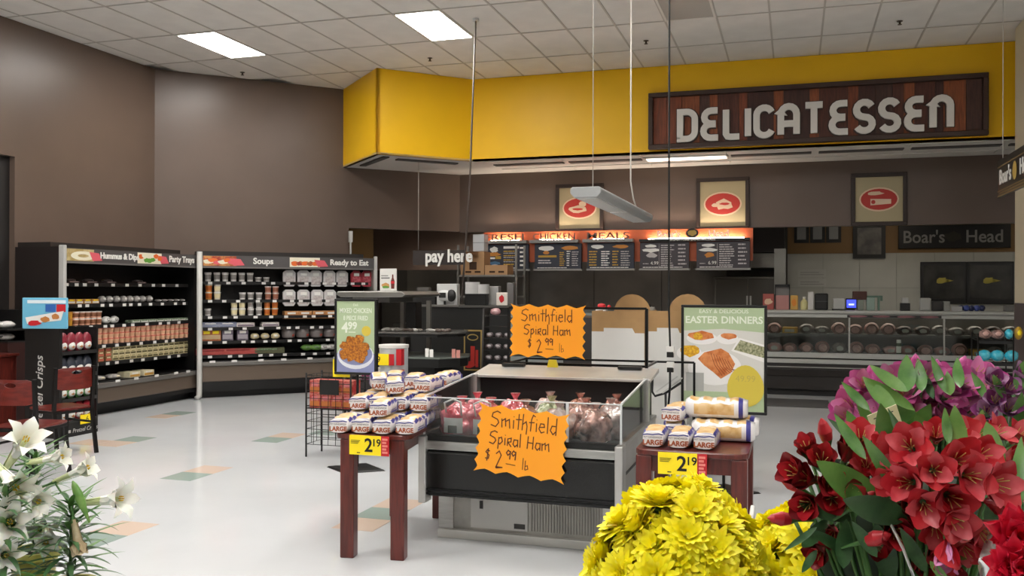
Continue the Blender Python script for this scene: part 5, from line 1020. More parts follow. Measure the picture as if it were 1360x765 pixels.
# cardboard boxes on the high shelf
for px0, px1, py0, py1, nm in ((612, 643, 333, 364, 'open brown cardboard box with dark handle hole on the high shelf'), (644, 674, 351, 364, 'flat brown cardboard box under the leftmost menu board')):
    t, W, H = item('cardboard_box', nm, 'box', px0, px1, py0, py1, YS+.03, '#a5805a', D=.3, bev=0, rough=.8); t.location.z = zsf+.001
    if px0 == 612:
        b = MB(); b.add([(-.1, -.003, H), (.1, -.003, H), (.13, -.12, H-.06), (-.13, -.12, H-.06)], [(0, 1, 2, 3), (3, 2, 1, 0)]); b.build('open_flap', mat('flap brown', '#7d5836', .8), t); MB().box(-.05, -.003, .08, .07, 0, .2).build('handle_hole', mat('hole dark', '#3b2616', .9), t)
    b = MB(); b.box(-W*.3, -.003, .03, -W*.05, 0, .06).box(W*.1, -.003, .03, W*.35, 0, .06); b.build('box_print', mat('hole dark', '#3b2616', .9), t)
t, W, H = item('white_carton', 'white carton beside the lit menu header', 'box', 628, 643, 309, 332, YS+.06, '#b3b4b6', D=.2); t.location.z = zsf+.002+(364-333)/1206*14.3
q = MB().box(-W/2-.005, -.005, H*.5, W/2+.005, .2, H*.52).build('lid_edge', dgrey, t)
# pay here sign
t = thing('pay_sign', 'hanging dark sign with white lowercase letters pay here', 'sign', onY(595, 345, 13.0))
p = lambda px, py: onY(px, py, 13.0)-t.location
b = MB(); a = p(548, 352); c = p(616, 332); b.box(a.x, .01, a.z, c.x, .03, c.z); b.build('panel', mat('pay panel', '#2b2320', .6), t)
b = MB(); b.text('pay here', .27, 0, -.03, 0, ext=.012, off=.008, sx=.82); o = b.build('lettering', white, t); o.location.x = p(596, 340).x-(0)
c = p(555, 332); MB().tube([tuple(c+Vector((0, .02, 0))), tuple(c+Vector((0, .02, ZS-c.z-t.location.z)))], .004).build('cord', crd, t)
# snack rack and grey rack at the end of the counter
t = thing('counter_snack_rack', 'dark leaning rack with snack packs at the right end of the counter', 'rack', (onY(660, 480, 10.6).x, 10.6, 0))
za = onY(660, 410, 10.6).z; zb_ = onY(660, 478, 10.6).z; b = MB()
MB().box(-.22, .0, 0, .2, .3, .62).build('base', black, t)
for x in (-.2, .17): 
    b = MB(); b.add([(x, -.02, .6), (x+.02, -.02, .6), (x+.02, .25, .6), (x, .25, .6), (x-.02, .1, za), (x, .1, za), (x, .3, za), (x-.02, .3, za)], [(0,3,2,1),(4,5,6,7),(0,1,5,4),(1,2,6,5),(2,3,7,6),(3,0,4,7)]); b.build('side_frame', mat('rack frame', '#3b3836', .5), t)
rd = random.Random(3)
me = pillow(.1, .06, .07, mat('dark snack pack', '#4a3f40', .35, hex2='#8d8485', vscale=30), mat('snack silver', '#a39c9c', .3), 1); mep = pillow(.14, .06, .09, mat('pink pack', '#b98a8c', .35), mat('pink pack face', '#d9b4b4', .3), 1)
for i, z in enumerate((.72, .86, 1.0, 1.14, 1.28)):
    MB().box(-.19, .02+i*.02, z-.015, .17, .2+i*.02, z).build('shelf', black, t)
    if i == 4: inst('snack_pack', mep, (t.location.x-.06, 10.62+i*.02, z), 0, 'pink snack pack on the top shelf of the leaning rack', 'snack pack')
    elif i != 3:
        for k in range(3): inst('snack_pack', me, (t.location.x-.12+k*.115, 10.62+i*.02, z), 0, 'dark silver snack pack on the leaning rack by the counter', 'snack pack', 'dark snack packs on the leaning rack')
x0 = onY(675, 415, 10.3).x
t = thing('literature_rack', 'grey tiered rack partly hidden behind the upper orange sign', 'rack', (x0+.35, 10.3, 0))
for i in range(6): MB().box(-.35, -.03+i*.01, .62+i*.13, .95, .2, .63+i*.13).build('shelf', mat('rack pale', '#9a9d9b', .4), t); MB().box(-.35, -.035+i*.01, .63+i*.13, .95, -.03+i*.01, .68+i*.13).build('shelf_front', mat('rack glassy', '#7d8482', .3), t)
MB().box(-.35, .2, 0, .95, .24, 1.38).build('back_panel', mat('rack back', '#4d5250', .4), t); MB().box(-.35, -.03, 0, .95, .2, .61).build('base_cabinet', mat('cherry base', '#4a1f1a', .5), t)
me = tub(.035, .09, mat('green jar', '#8fb04a', .3), white)
for k in range(4): inst('jar', me, (x0+1.0+k*.08, 10.36, .762), 0, 'small green jar on the grey tiered rack right of the orange sign', 'jar', 'green jars on the tiered rack')
# ================================================================== DELI CASE ON THE RIGHT
DX0, DX1, DY = -.95, 4.6, 14.42
t = thing('deli_case', 'long glass-fronted deli meat case with pale rails and dark bumper', 'display case', (1.6, DY, 0))
rail = mat('deli rail grey', '#b2b3ae', .35); dk = mat('deli bumper dark', '#2c2826', .35); 
MB().box(DX0, DY+.1, 0, DX1, DY+1.0, .1).build('kick_base', mat('kick dark', '#181615', .5), t, True)
MB().box(DX0, DY, .1, DX1, DY+.98, .42).build('bumper_panel', dk, t, True, bev=.01); MB().box(DX0, DY-.03, .3, DX1, DY+.02, .4).build('bumper_rail', mat('bumper rail dark', '#2e2a28', .25, .3), t, True, bev=.01); MB().box(DX0, DY-.015, .43, DX1, DY, .445).build('bumper_trim', steel, t, True)
MB().box(DX0, DY-.0, .42, DX1, DY+.98, .49).build('lower_body', dk, t, True)
for z0, z1, o_ in ((.495, .56, -.02), (.58, .66, 0)): MB().box(DX0, DY+o_, z0, DX1, DY+.08, z1).build('front_rail', rail, t, True, bev=.006)
MB().box(DX0, DY+.08, .60, DX1, DY+.95, .64).build('deck', mat('deli deck', '#8f8d88', .35), t, True)
MB().box(DX0, DY+.3, .905, DX1, DY+.85, .92).build('shelf', mat('deli shelf', '#77756f', .35), t, True); MB().box(DX0, DY+.285, .9, DX1, DY+.3, .935).build('shelf_edge', mat('deli shelf edge', '#5b5955', .4), t, True)
MB().box(DX0, DY+.9, .49, DX1, DY+.98, 1.2).build('rear_door', mat('deli rear', '#54524d', .3), t, True)
MB().box(DX0, DY+.02, 1.2, DX1, DY+.98, 1.245).build('top_panel', rail, t, True); MB().box(DX0, DY-.02, 1.19, DX1, DY+.04, 1.235).build('top_rail', rail, t, True, bev=.008); MB().box(DX0, DY, 1.25, DX1, DY+.95, 1.295).build('counter_top', rail, t, True, bev=.008)
MB().box(DX0-.03, DY, 0, DX0, DY+.98, 1.295).build('end_panel', lgrey, t, True)
MB().box(DX0, DY+.005, .66, DX1, DY+.013, 1.19).build('front_glass', glassmat('deli glass', '#f0f4f2', .0), t, True)
for px in (1128, 1254): x = onY(px, 440, DY).x; MB().box(x-.012, DY-.004, .6, x+.012, DY+.02, 1.2).build('glass_mullion', steel, t, True)
x0 = onY(1125, 415, DY).x; x1 = onY(1250, 415, DY).x
MB().box(x0, DY-.035, 1.195, x1, DY-.025, 1.235).build('ticket_strip', black, t, True)
b = MB(); rd = random.Random(9); x = x0+.05
for i in range(4): b.blob(x0+.15+i*(x1-x0-.3)/3, 1.215, .12, .014, -.0, 0, i, th=.002)
b.v = [(v[0], v[1]+DY-.037, v[2]) for v in b.v]; b.build('strip_print', mat('strip mauve', '#8d5a5f', .5), t, True)
MB().box(DX0+.1, DY+.5, 1.19, DX1-.1, DY+.58, 1.199).build('added_case_glow', mat('deli case fill glow', '#fff0e0', .5, emit=3.5), t, True)  # added glowing strip under the top panel to brighten the meats
# meats
mm = {'ham': mat('ham pink', '#8f6259', .4, hex2='#b38d83', vscale=12), 'dark': mat('dark roast', '#3e2c26', .4, hex2='#5d4238', vscale=12), 'grey': mat('wrapped grey', '#6d6560', .25, hex2='#8f8781', vscale=14), 'gold': mat('golden cheese', '#b98f3a', .4), 'pale': mat('pale cheese', '#b5a47c', .4), 'rose': mat('rose cut face', '#a87c74', .4), 'rind': mat('rind brown', '#5b3a2a', .4), 'label': mat('meat label', '#9d9a92', .5)}
def loaf(kind, face):
    b = MB(); b.ell(0, .13, .075, .12, .15, .085, 16, 10, 0, lump=.03, seed=len(kind)); b.oval(0, .075, .085, .065, -.012, 1, 18, .012); b.oval(0, .075, .07, .05, -.014, 2, 18, .004); return b.mesh('deli_meat', [mm[kind], mm['rind'] if kind != 'pale' else mm['pale'], mm[face]])
def wrapped(kind): b = MB(); b.ell(0, .12, .07, .13, .12, .07, 14, 9, 0, lump=.06, seed=5); b.blob(.0, .07, .06, .03, -.004, 1, 4); return b.mesh('deli_meat', [mm[kind], mm['label']])
def block(kind): b = MB(); b.box(-.12, 0, 0, .12, .25, .1, 0).box(-.08, -.003, .03, .08, 0, .07, 1); return b.mesh('deli_cheese', [mm[kind], mm['label']])
PR = [('halved ham with a pale cut face', loaf('ham', 'rose'), 'meat'), ('dark roast meat', loaf('dark', 'ham'), 'meat'), ('grey film-wrapped meat', wrapped('grey'), 'meat'), ('pink ham loaf', loaf('rose', 'ham'), 'meat'), ('dark wrapped meat', wrapped('dark'), 'meat'), ('rose film-wrapped meat', wrapped('rose'), 'meat'), ('pale cheese block', block('pale'), 'cheese'), ('golden block', block('gold'), 'cheese')]
rd = random.Random(21); kcol = {}
up = [0, 1, 3, 7, 2, 2, 0, 0, 3, 0, 4, 4, 2, 2, 2, 4, 2, 3, 6, 2, 7, 2, 6]; lo = [0, 5, 5, 0, 0, 3, 2, 3, 3, 5, 5, 0, 5, 3, 7, 2, 2, 6, 6, 6, 2, 2, 2]
for lst, y, z, nm in ((up, DY+.36, .921, 'upper shelf'), (lo, DY+.12, .641, 'lower deck')):
    for i, kx in enumerate(lst):
        x = DX0+.17+i*.238+rd.uniform(-.01, .01); 
        inst('deli_item', PR[kx][1], (x, y, z), rd.uniform(-.08, .08), PR[kx][0]+' on the %s of the deli case' % nm, PR[kx][2], PR[kx][0]+'s on the %s of the deli case' % nm, (.9, .9, rd.uniform(.9, 1.2)))
t = thing('sauce_jar', 'white-labelled jar with dark lid standing inside the deli case', 'jar', (onY(1187, 450, DY+.2).x, DY+.24, .921))
t.location.y = DY+.33; MB().cyl(0, 0, 0, .15, .05).build('jar_body', mat('jar green', '#5d6a55', .2), t); MB().cyl(0, 0, .03, .11, .0515, cap=False).build('jar_label', wpaper, t); MB().cyl(0, 0, .15, .19, .045).build('lid', white, t)
t.location.y = DY+.15; t.location.z = .641; t.scale = (1.2, 1.2, 2.3)
t.location.x = DX0+.17+9.5*.238; t.scale = (.7, .7, 1.2)
# items on top of the deli case, z = 1.296
ZD = 1.296; YD = DY+.35
def top(name, lab, cat, px0, px1, py0, hexc, D=.14, **k):
    t, W, H = item(name, lab, cat, px0, px1, py0, 409, YD, hexc, D=D, **k); t.location.z = ZD; return t, W, H
t, W, H = top('snack_box', 'red and cream box at the left end of the deli case top', 'box', 1013, 1028, 388, '#a5524a'); MB().blob(0, H*.5, W*.35, H*.2, -.003, 0, 2).build('print', mat('cream box print', '#d9b89a', .5), t)
t, W, H = top('packet_bin', 'black framed bin full of pink packets on the deli case', 'bin', 1030, 1048, 390, '#b5807c'); MB().box(-W/2-.01, -.01, 0, -W/2, .15, H+.17).box(W/2, -.01, 0, W/2+.01, .15, H+.17).box(-W/2-.01, -.01, H+.13, W/2+.01, .15, H+.17).build('bin_frame', black, t); MB().box(-W/2, .05, H, W/2, .1, H+.13).build('grey_card', mat('grey card', '#7d7a78', .5), t)
t, W, H = top('yellow_packet', 'small yellow packet beside the framed bin', 'packet', 1049.5, 1060, 390, '#c9a052'); MB().blob(0, H*.5, W*.3, H*.25, -.003, 0, 3).build('print', orange_ := mat('packet orange', '#d9882c', .5), t)
def bottle(px, lab, body, cap, h, r=.05):
    t = thing('bottle', lab, 'bottle', (onY(px, 400, YD).x, YD+.05, ZD)); MB().lathe([(r*.9, 0), (r, .02), (r, h*.6), (r*.35, h*.82), (r*.3, h*.86)], 14).build('bottle_body', mat(body, body, .3), t); MB().cyl(0, 0, h*.86, h, r*.35).build('cap', mat(cap, cap, .4), t); return t
bottle(1068, 'cream yellow squeeze bottle on the deli case', '#d9d29a', '#e6e3d8', .2, .055)
t, W, H = top('paper_roll', 'white paper roll standing behind the squeeze bottle', 'paper roll', 1073, 1080.5, 385, '#cfcdc9', D=.08)
t, W, H = top('black_case', 'black lidded case on the deli case top', 'case', 1082, 1100, 387, '#0e0e0e', bev=.02)
MB().box(-W/2*.9, -.003, H*.5, W/2*.9, 0, H*.54).build('seam', mat('seam grey', '#4d4d4d', .4), t)
t, W, H = top('deli_scale', 'white deli scale left of the blue screen', 'scale', 1107, 1122, 393, '#b5b6b2'); MB().box(-W/2-.02, -.02, 0, W*1.4, .15, .02).build('tray', black, t)
t, W, H = top('blue_display', 'small glowing blue customer display', 'display', 1123.5, 1138, 395, '#15152a'); t.location.z = ZD+.02; MB().box(-W/2+.01, -.004, .02, W/2-.01, 0, H-.02).build('screen', mat('blue screen', '#3f4cd8', .3, emit=1.2), t); MB().box(-W*.25, -.006, H*.35, W*.25, -.004, H*.5).build('digits', mat('screen digits', '#a9b4ff', .3, emit=1.5), t)
t, W, H = top('brown_crate', 'brown box raised on a grey stand behind the blue display', 'box', 1139, 1147, 395, '#7d8478'); MB().box(-.11, .0, H, .09, .14, H+.13).build('brown_box', mat('brown crate', '#4b2a20', .6), t, bev=.01)
t, W, H = top('label_dispenser', 'pale green label dispenser with small arms', 'dispenser', 1151, 1162, 392, '#8fa59a'); MB().box(-.09, .03, H, .17, .07, H+.03).box(.14, .03, H-.05, .17, .07, H).box(.1, .03, 0, .13, .07, H).build('arm', mat('green arm', '#5d7a6b', .5), t)
t, W, H = top('small_printer', 'white-topped black printer in the middle of the deli case top', 'printer', 1196, 1209, 399, '#1b1a1a'); MB().box(-W*.35, .0, H, W*.35, .12, H+.08).build('cover', mat('cover light', '#b5b5b1', .4), t, bev=.01)
t, W, H = top('deli_scale', 'silver rounded deli scale before the left dark screen', 'scale', 1222, 1237, 392, '#a9aaa6', bev=.02)
t, W, H = top('keypad_block', 'dark keypad block next to the silver scale', 'keypad', 1238.5, 1252, 396, '#2c2b2a')
t, W, H = top('paper_box', 'small pale grey box right of the dark keypad', 'box', 1253.5, 1262, 396, '#8f908c')
t, W, H = top('steel_knife', 'long thin steel bar lying on the deli case', 'tool', 1264, 1278, 403, '#b5b5b5', D=.04, bev=.004)
t = thing('blue_gloves', 'crumpled dark blue packaging on the deli case top', 'packaging', (onY(1291, 404, YD).x, YD, ZD)); b = MB()
for i in range(5): b.ell(-.14+i*.07, .05, .045, .045, .05, .045, 10, 6, i % 2, lump=.12, seed=i)
b.build('crumpled_film', [mat('navy film', '#1c2550', .3), mat('navy light film', '#46569a', .3)], t)
t, W, H = top('grey_machine', 'small grey machine at the right end of the deli case top', 'machine', 1335, 1347, 401, '#6b6b69')
# floor mat
a = onZ(1020, 531); c = onZ(1102, 541)
t = thing('floor_mat', 'dark grey rubber floor mat before the deli case', 'mat', (.05, 13.5, 0)); MB().box(-.45, -.5, 0, .42, .4, .012).build('mat_body', mat('mat grey', '#4b4a4a', .8), t)
# ================================================================== BLUE SNACK RACK on the right
px = 1325; t = thing('wire_display', 'black wire display rack of turquoise bags before the deli case', 'display rack', (2.0, 10.6, 0))
P = lambda px, py: onY(px, py, 10.6)
xa = P(1299, 450).x-2.0; xb = P(1346, 450).x-2.0
for x in (xa, xb):
    for y in (0, .35): MB().tube([(x, y, 0), (x, y, 1.15)], .008).build('post', wr, t)
for z in (.15, .5, .85, 1.08):
    b = MB(); b.tube([(xa, 0, z), (xb, 0, z), (xb, .35, z), (xa, .35, z)], .005, 5, close=True)
    for i in range(5): b.tube([(xa+(xb-xa)*i/4, 0, z), (xa+(xb-xa)*i/4, .35, z)], .003, 4)
    b.build('wire_shelf', wr, t)
    b = MB(); b.box(xa, .01, z-.04, xb, .02, z+.0); b.build('shelf_front', black, t)
me = pillow(.14, .1, .12, mat('turquoise film', '#2fb0cc', .25, hex2='#7fd4e0', vscale=14), mat('turquoise light', '#57c8dc', .25), 3)
me2 = pillow(.13, .08, .1, mat('rose striped bag', '#a8847c', .35, hex2='#3b2a28', vscale=22), mat('salmon print', '#c9a095', .4), 4)
for i, (dx, z) in enumerate([(.07, .855), (.2, .855), (.34, .855), (.12, .505), (.27, .505)]): inst('snack_bag', me, (2.0+xa+dx, 10.62, z), .1*i, 'turquoise snack bag on the %s level of the wire display' % ('upper' if z > .8 else 'lower'), 'snack bag', 'turquoise bags on the %s level' % ('upper' if z > .8 else 'lower'))
for i, (dx, z) in enumerate([(.08, 1.09), (.2, 1.09)]): inst('snack_bag', me2, (2.0+xa+dx, 10.62, z), .1*i, 'rose and dark striped snack bag on the top of the wire display', 'snack bag', 'striped bags on the wire display')
inst('snack_bag', me, (2.0+xa+.31, 10.64, 1.09), .1, 'single turquoise bag beside the striped bags on the display top', 'snack bag', None, (.6, .8, .9)); inst('snack_bag', pillow(.08, .08, .14, mat('mustard bag', '#b8902f', .4), yellow, 2), (2.0+xa+.40, 10.64, 1.085), .1, 'mustard yellow bag at the right of the display top', 'snack bag')
# ================================================================== HANGING SIGN at the right edge, facing left along Y
t = thing('hanging_sign', 'hanging black sign with gold lines at the right edge, seen edge-on', 'sign', (1.92, 10.0, 2.52))
L_ = 1.7; MB().box(0, -L_, 0, .03, 0, .36).build('panel', mat('sign black gloss', '#16120e', .3), t)
gl = mat('sign gold', '#8f7a4e', .35, .5)
for z in (.0, .05, .285): MB().box(-.004, -L_, z, 0, 0, z+.012 if z else .014).build('gold_line', gl, t)
Xr = Matrix.Rotation(-PI/2, 4, 'Z')
b = MB(); b.text("Boar's", .2, .33, .12, 0, 0, .003, .003, X=Xr).text('Head', .2, 1.13, .12, 0, 0, .003, .003, X=Xr); o = b.build('lettering', white, t); o.location.x = -.002
b = MB(); b.oval(.73, .18, .08, .085, -.004, 0, X=Xr); b.build('emblem', mat('gold emblem', '#b79a4a', .45), t)
b = MB(); b.text('DELICATESSEN SINCE 1905', .04, .7, .02, 0, 0, .001, 0, X=Xr) if 0 else b.box(-.004, -1.4, .024, 0, -.1, .04); b.build('small_print', gl, t)
for y in (-.15, -1.5): MB().tube([(.015, y, .36), (.015, y, ZC-2.52)], .004).build('cord', crd, t)
# ================================================================== FLOWERS IN THE FOREGROUND
def petal(L, W, cup, curl, n=6, m=0, tip=.6, ruff=0, seed=0):
    """strip petal along +z rising from the origin and bending outwards (+x); returns verts, faces"""
    rd = random.Random(seed); V = []; F = []
    x = z = 0; a = cup
    for i in range(n+1):
        f = i/n; w = W/2*(math.sin(PI*min(1, (f*.86+.07)))**tip if tip < 1 or tip > 1.4 else max(0, math.sin(PI*(f*.93+.03)**1.55))**.8)
        if i == n: w *= .55 if tip < 1 or tip > 1.4 else 1
        for k, s_ in enumerate((-1, -.5, 0, .5, 1)):
            V.append((x-abs(s_)**2*w*.35+rd.uniform(-1, 1)*ruff, w*s_, z+rd.uniform(-1, 1)*ruff))
        x += L/n*math.sin(a); z += L/n*math.cos(a); a += curl/n
    for i in range(n):
        for k in range(4): F.append((i*5+k, i*5+k+1, (i+1)*5+k+1, (i+1)*5+k))
    return V, F
def mirrored(V, a): c, s = math.cos(a), math.sin(a); return [(x*c-y*s, x*s+y*c, z) for x, y, z in V]
def orient(d, roll=0): return d.to_track_quat('Z', 'Y') @ Quaternion((0, 0, 1), roll)
def place(o, p, d, parent, roll=0, s=1):
    o.parent = parent; o.rotation_mode = 'QUATERNION'; o.rotation_quaternion = orient(Vector(d), roll); o.location = Vector(p)-parent.location; o.scale = (s, s, s); return o
def newobj(name, me): o = bpy.data.objects.new(name, me); C.objects.link(o); return o
def fmat(name, h1, h2, rough=.5, vs=30, sub=.15):
    m = mat(name, h1, rough, hex2=h2, vscale=vs); b = m.node_tree.nodes['Principled BSDF']; b.inputs['Subsurface Weight'].default_value = sub; b.inputs['Subsurface Radius'].default_value = (.01, .006, .003); return m
leafm = fmat('leaf green', '#44722f', '#628f45', .38, 25, .05); leafd = fmat('leaf dark green', '#2b4f2a', '#42693c', .4, 25, .05); leafl = fmat('leaf light green', '#5c8a3c', '#7da255', .4, 25, .05); stemm = mat('stem green', '#3f6a30', .5)
def leafmesh(L, W, bend, m, fold=.25, n=10):
    V = []; F = []; x = z = 0; a = .0
    for i in range(n+1):
        f = i/n; w = W/2*(math.sin(PI*f**.8)**.8 if 0 < f < 1 else .04)
        V += [(x+w*fold, -w, z), (x, 0, z), (x+w*fold, w, z)]
        x -= L/n*math.sin(a)*-1; z += L/n*math.cos(a); a += bend/n
    for i in range(n):
        for k in range(2): F.append((i*3+k, i*3+k+1, (i+1)*3+k+1, (i+1)*3+k))
    me = bpy.data.meshes.new('leaf'); me.from_pydata(V, [], F); me.materials.append(m); me.polygons.foreach_set('use_smooth', [True]*len(F)); return me
# ---- display stands and buckets below the frame
def bucket(loc, r, h, lab):
    t = thing('flower_bucket', lab, 'bucket', loc); MB().lathe([(r*.8, 0), (r, h), (r*1.05, h), (r*1.05, h+.01), (r*.95, h+.01), (r*.76, .01)], 24).build('bucket_body', mat('bucket black', '#17181a', .4), t); MB().cyl(0, 0, h*.8, h*.82, r*.93, n=24).build('water', mat('bucket water', '#2c3a34', .05), t)
    return t
# ---- chrysanthemums
chy = fmat('chrysanthemum yellow', '#fff00a', '#fff430', .5, 12, .2); chc = fmat('chrysanthemum centre', '#c9c618', '#dfd41c', .6, 60, .1)
def mum(seed, open_=1.0):
    rd = random.Random(seed); b = MB()
    for ring, (n, L, cup, curl) in enumerate([(17, .036, 1.15*open_, .25), (15, .032, .9*open_, .3), (12, .026, .6*open_, .3), (8, .019, .35*open_, .2)]):
        for i in range(n):
            V, F = petal(L*rd.uniform(.9, 1.08), .0125, cup+rd.uniform(-.12, .12), curl+rd.uniform(-.1, .3), 5, tip=.5, seed=i)
            a = 2*PI*(i+.5*(ring % 2)+rd.uniform(-.15, .15))/n; V = [(x+.003, y, z+.002*ring) for x, y, z in V]
            b.add(mirrored(V, a), F, 0, True)
    b.ell(0, 0, .006, .0075, .0075, .005, 10, 6, 1); b.lathe([(.002, -.03), (.003, -.01), (.009, -.002), (.004, .002)], 8, 2)
    return b.mesh('flower_head', [chy, chc, stemm])
MUMS = [mum(1), mum(2, .9), mum(3, .75), mum(4, 1.05)]
def dome(t, ctr, R, n, seed, meshes, keep=None, tmin=-.25, sc_=(.9, 1.1), push=0):
    rd = random.Random(seed); k = 0
    for i in range(n):
        zz = 1-(i+.5)*(1-tmin)/n; rr = math.sqrt(max(0, 1-zz*zz)); a = i*2.399963+rd.uniform(-.12, .12)
        u = Vector((rr*math.cos(a), rr*math.sin(a), zz)); q = rd.uniform(.9, 1.06); p = ctr+Vector((u.x*R[0], u.y*R[1], u.z*R[2]))*q
        nrm = Vector((u.x/R[0], u.y/R[1], u.z/R[2])).normalized()
        if nrm.dot((Vector((0, 0, EYE))-p).normalized()) < -.45: continue
        nrm = (nrm+Vector((rd.uniform(-.3, .3), rd.uniform(-.3, .3), rd.uniform(-.1, .3)))).normalized()
        place(newobj('flower_head', meshes[rd.randrange(len(meshes))]), p, nrm, t, rd.uniform(0, 6), rd.uniform(*sc_)); k += 1
    return k
def stems(t, ctr, base, n, seed, r=.0022, spread=.09):
    rd = random.Random(seed); b = MB()
    for i in range(n):
        a = rd.uniform(0, 6.28); q = rd.uniform(.2, 1); b.tube([ctr+Vector((spread*q*math.cos(a), spread*q*math.sin(a), -.0)), (ctr+base)/2+Vector((.03*math.cos(a), .03*math.sin(a), 0)), base+Vector((.03*math.cos(a+1), .03*math.sin(a+1), 0))], r, 5)
    b.build('stems', stemm, t, True, kind='stuff')
def cone(t, ctr, base, r0, r1, m, seed=0, z0=0.0, cut=True):
    rd = random.Random(seed); n = 36; rows = 6; V = []
    for j in range(rows+1):
        f = j/rows; c = base.lerp(ctr, f)
        for i in range(n):
            a = 2*PI*i/n; r = (r0+(r1-r0)*f)*(1+.06*math.sin(5*a+seed)+.05*rd.uniform(-1, 1)); V.append((c.x+r*math.cos(a), c.y+r*math.sin(a), c.z+(.03*math.sin(7*a+seed)+.012*rd.uniform(-1, 1) if j == rows else 0)))
    F = [(j*n+i, j*n+(i+1) % n, (j+1)*n+(i+1) % n, (j+1)*n+i) for j in range(rows) for i in range(n)]
    MB().add(V, F, 0, True).build('plastic_sleeve', m, t, True)
sleeve = glassmat('sleeve film', '#f0f2ee', .06, .1)
Y1 = at(905, 790, 1.16); b1 = Y1+Vector((.0, .02, -.36))
t = thing('yellow_bouquet', 'big bunch of yellow chrysanthemums in front of the right bread table', 'flowers', (b1.x, b1.y, b1.z)); dome(t, Y1, (.098, .11, .128), 100, 3, MUMS, sc_=(.8, 1.0)); stems(t, Y1-Vector((0, 0, .02)), b1, 26, 1); cone(t, Y1-Vector((0, 0, .08)), b1, .04, .115, sleeve, 1)
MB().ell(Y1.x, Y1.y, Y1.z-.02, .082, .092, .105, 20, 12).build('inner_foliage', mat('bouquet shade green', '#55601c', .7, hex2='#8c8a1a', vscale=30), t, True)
bucket((b1.x, b1.y, b1.z-.03), .13, .2, 'black bucket holding the big yellow bunch').location.z = b1.z-.03
Y2 = at(1082, 803, 1.32); b2 = Y2+Vector((.0, .02, -.36))
t = thing('yellow_bouquet', 'second bunch of yellow chrysanthemums partly behind the red flowers', 'flowers', (b2.x, b2.y, b2.z)); dome(t, Y2, (.115, .11, .128), 90, 5, MUMS, sc_=(.8, 1.0)); stems(t, Y2-Vector((0, 0, .02)), b2, 24, 2); cone(t, Y2-Vector((0, 0, .08)), b2, .04, .115, sleeve, 2)
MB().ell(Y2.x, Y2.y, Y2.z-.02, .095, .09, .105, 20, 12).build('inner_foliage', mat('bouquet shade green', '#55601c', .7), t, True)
MB().tube([at(1000, 672, 1.2), at(998, 690, 1.19), at(992, 705, 1.18), at(990, 715, 1.175), at(997, 722, 1.18)], [.003, .004, .003, .005, .003], 6).build('white_ribbon', mat('ribbon film white', '#e9e9e6', .2), t, True)
bucket((b2.x, b2.y, b2.z-.03), .13, .2, 'black bucket holding the second yellow bunch')
# ---- alstroemeria
def alstro(seed, c1, c2, c3, open_=1.0):
    rd = random.Random(seed); b = MB()
    for i in range(6):
        outer = i % 2 == 0
        V, F = petal(.05*rd.uniform(.92, 1.05), .036 if outer else .025, .2*open_, (.6 if outer else .45)*open_+rd.uniform(-.1, .15), 8, tip=1.25, ruff=.0006, seed=seed*7+i)
        V = [(x+.003, y, z) for x, y, z in V]; V = mirrored(V, 2*PI*i/6+rd.uniform(-.1, .1))
        b.add(V, F, 0 if outer else 1, True)
    for i in range(5):
        a = i*1.25; b.tube([(0, 0, .004), (.004*math.cos(a), .004*math.sin(a), .025), (.008*math.cos(a), .008*math.sin(a), .038)], .0006, 4, 2)
    b.lathe([(.0015, -.03), (.002, -.008), (.005, .0), (.004, .006)], 8, 3)
    return b.mesh('flower', [c1, c2, c3, stemm])
def bud(seed, c1):
    b = MB(); b.lathe([(.0015, -.03), (.003, -.004), (.008, .008), (.010, .02), (.006, .033), (.001, .04)], 8, 0, ms=[1, 1, 0, 0, 0]); return b.mesh('flower_bud', [c1, stemm])
rdm = fmat('petal red', '#a61522', '#c42a34', .42, 22); rdm2 = fmat('petal red light', '#c03a44', '#d96a72', .42, 22); rdd = fmat('petal dark red', '#6d0f18', '#8d1a22', .42, 22); sta = mat('stamen', '#b9a45c', .6); orr = fmat('petal orange red', '#b8231c', '#d0402f', .42, 22)
pkm = fmat('petal pink', '#b8438a', '#cf6ea8', .42, 22); pk2 = fmat('petal pale pink', '#cc74aa', '#e09cc4', .42, 22); pum = fmat('petal purple', '#6f2460', '#93427f', .42, 22); pu2 = fmat('petal mauve', '#a870a0', '#caa0c2', .42, 22); mag = fmat('petal crimson', '#c8102e', '#dd2848', .42, 22)
RED = [alstro(i, rdm, rdm2, sta, 1+.15*i) for i in range(3)]; DRK = [alstro(i+5, rdd, rdm, sta, .7+.1*i) for i in range(2)]; PNK = [alstro(i+9, pkm, pk2, sta, .95+.15*i) for i in range(3)]; PUR = [alstro(20, pum, pu2, sta, 1), alstro(21, pu2, pum, sta, .9)]; ORR = [alstro(30, orr, rdm2, sta, .8)]
SCF = .62
BR, BD, BP = bud(1, rdm), bud(2, rdd), bud(3, pkm)
LV = [leafmesh(.12, .03, .7, leafm), leafmesh(.1, .026, 1.1, leafd), leafmesh(.09, .022, .5, leafl), leafmesh(.14, .03, .35, leafd)]
def fl(t, me, px, py, d, dr, s=1, roll=0, nm='flower'):
    s *= SCF if nm == 'flower' else .75
    return place(newobj(nm, me), at(px, py, d), vdir(*dr), t, roll, s)
def stem_to(t, px, py, d, root, name='stem'):
    p = at(px, py, d); MB().tube([p, p.lerp(root, .35)+Vector((0, 0, .02)), root], .0024, 5).build(name, stemm, t, True)
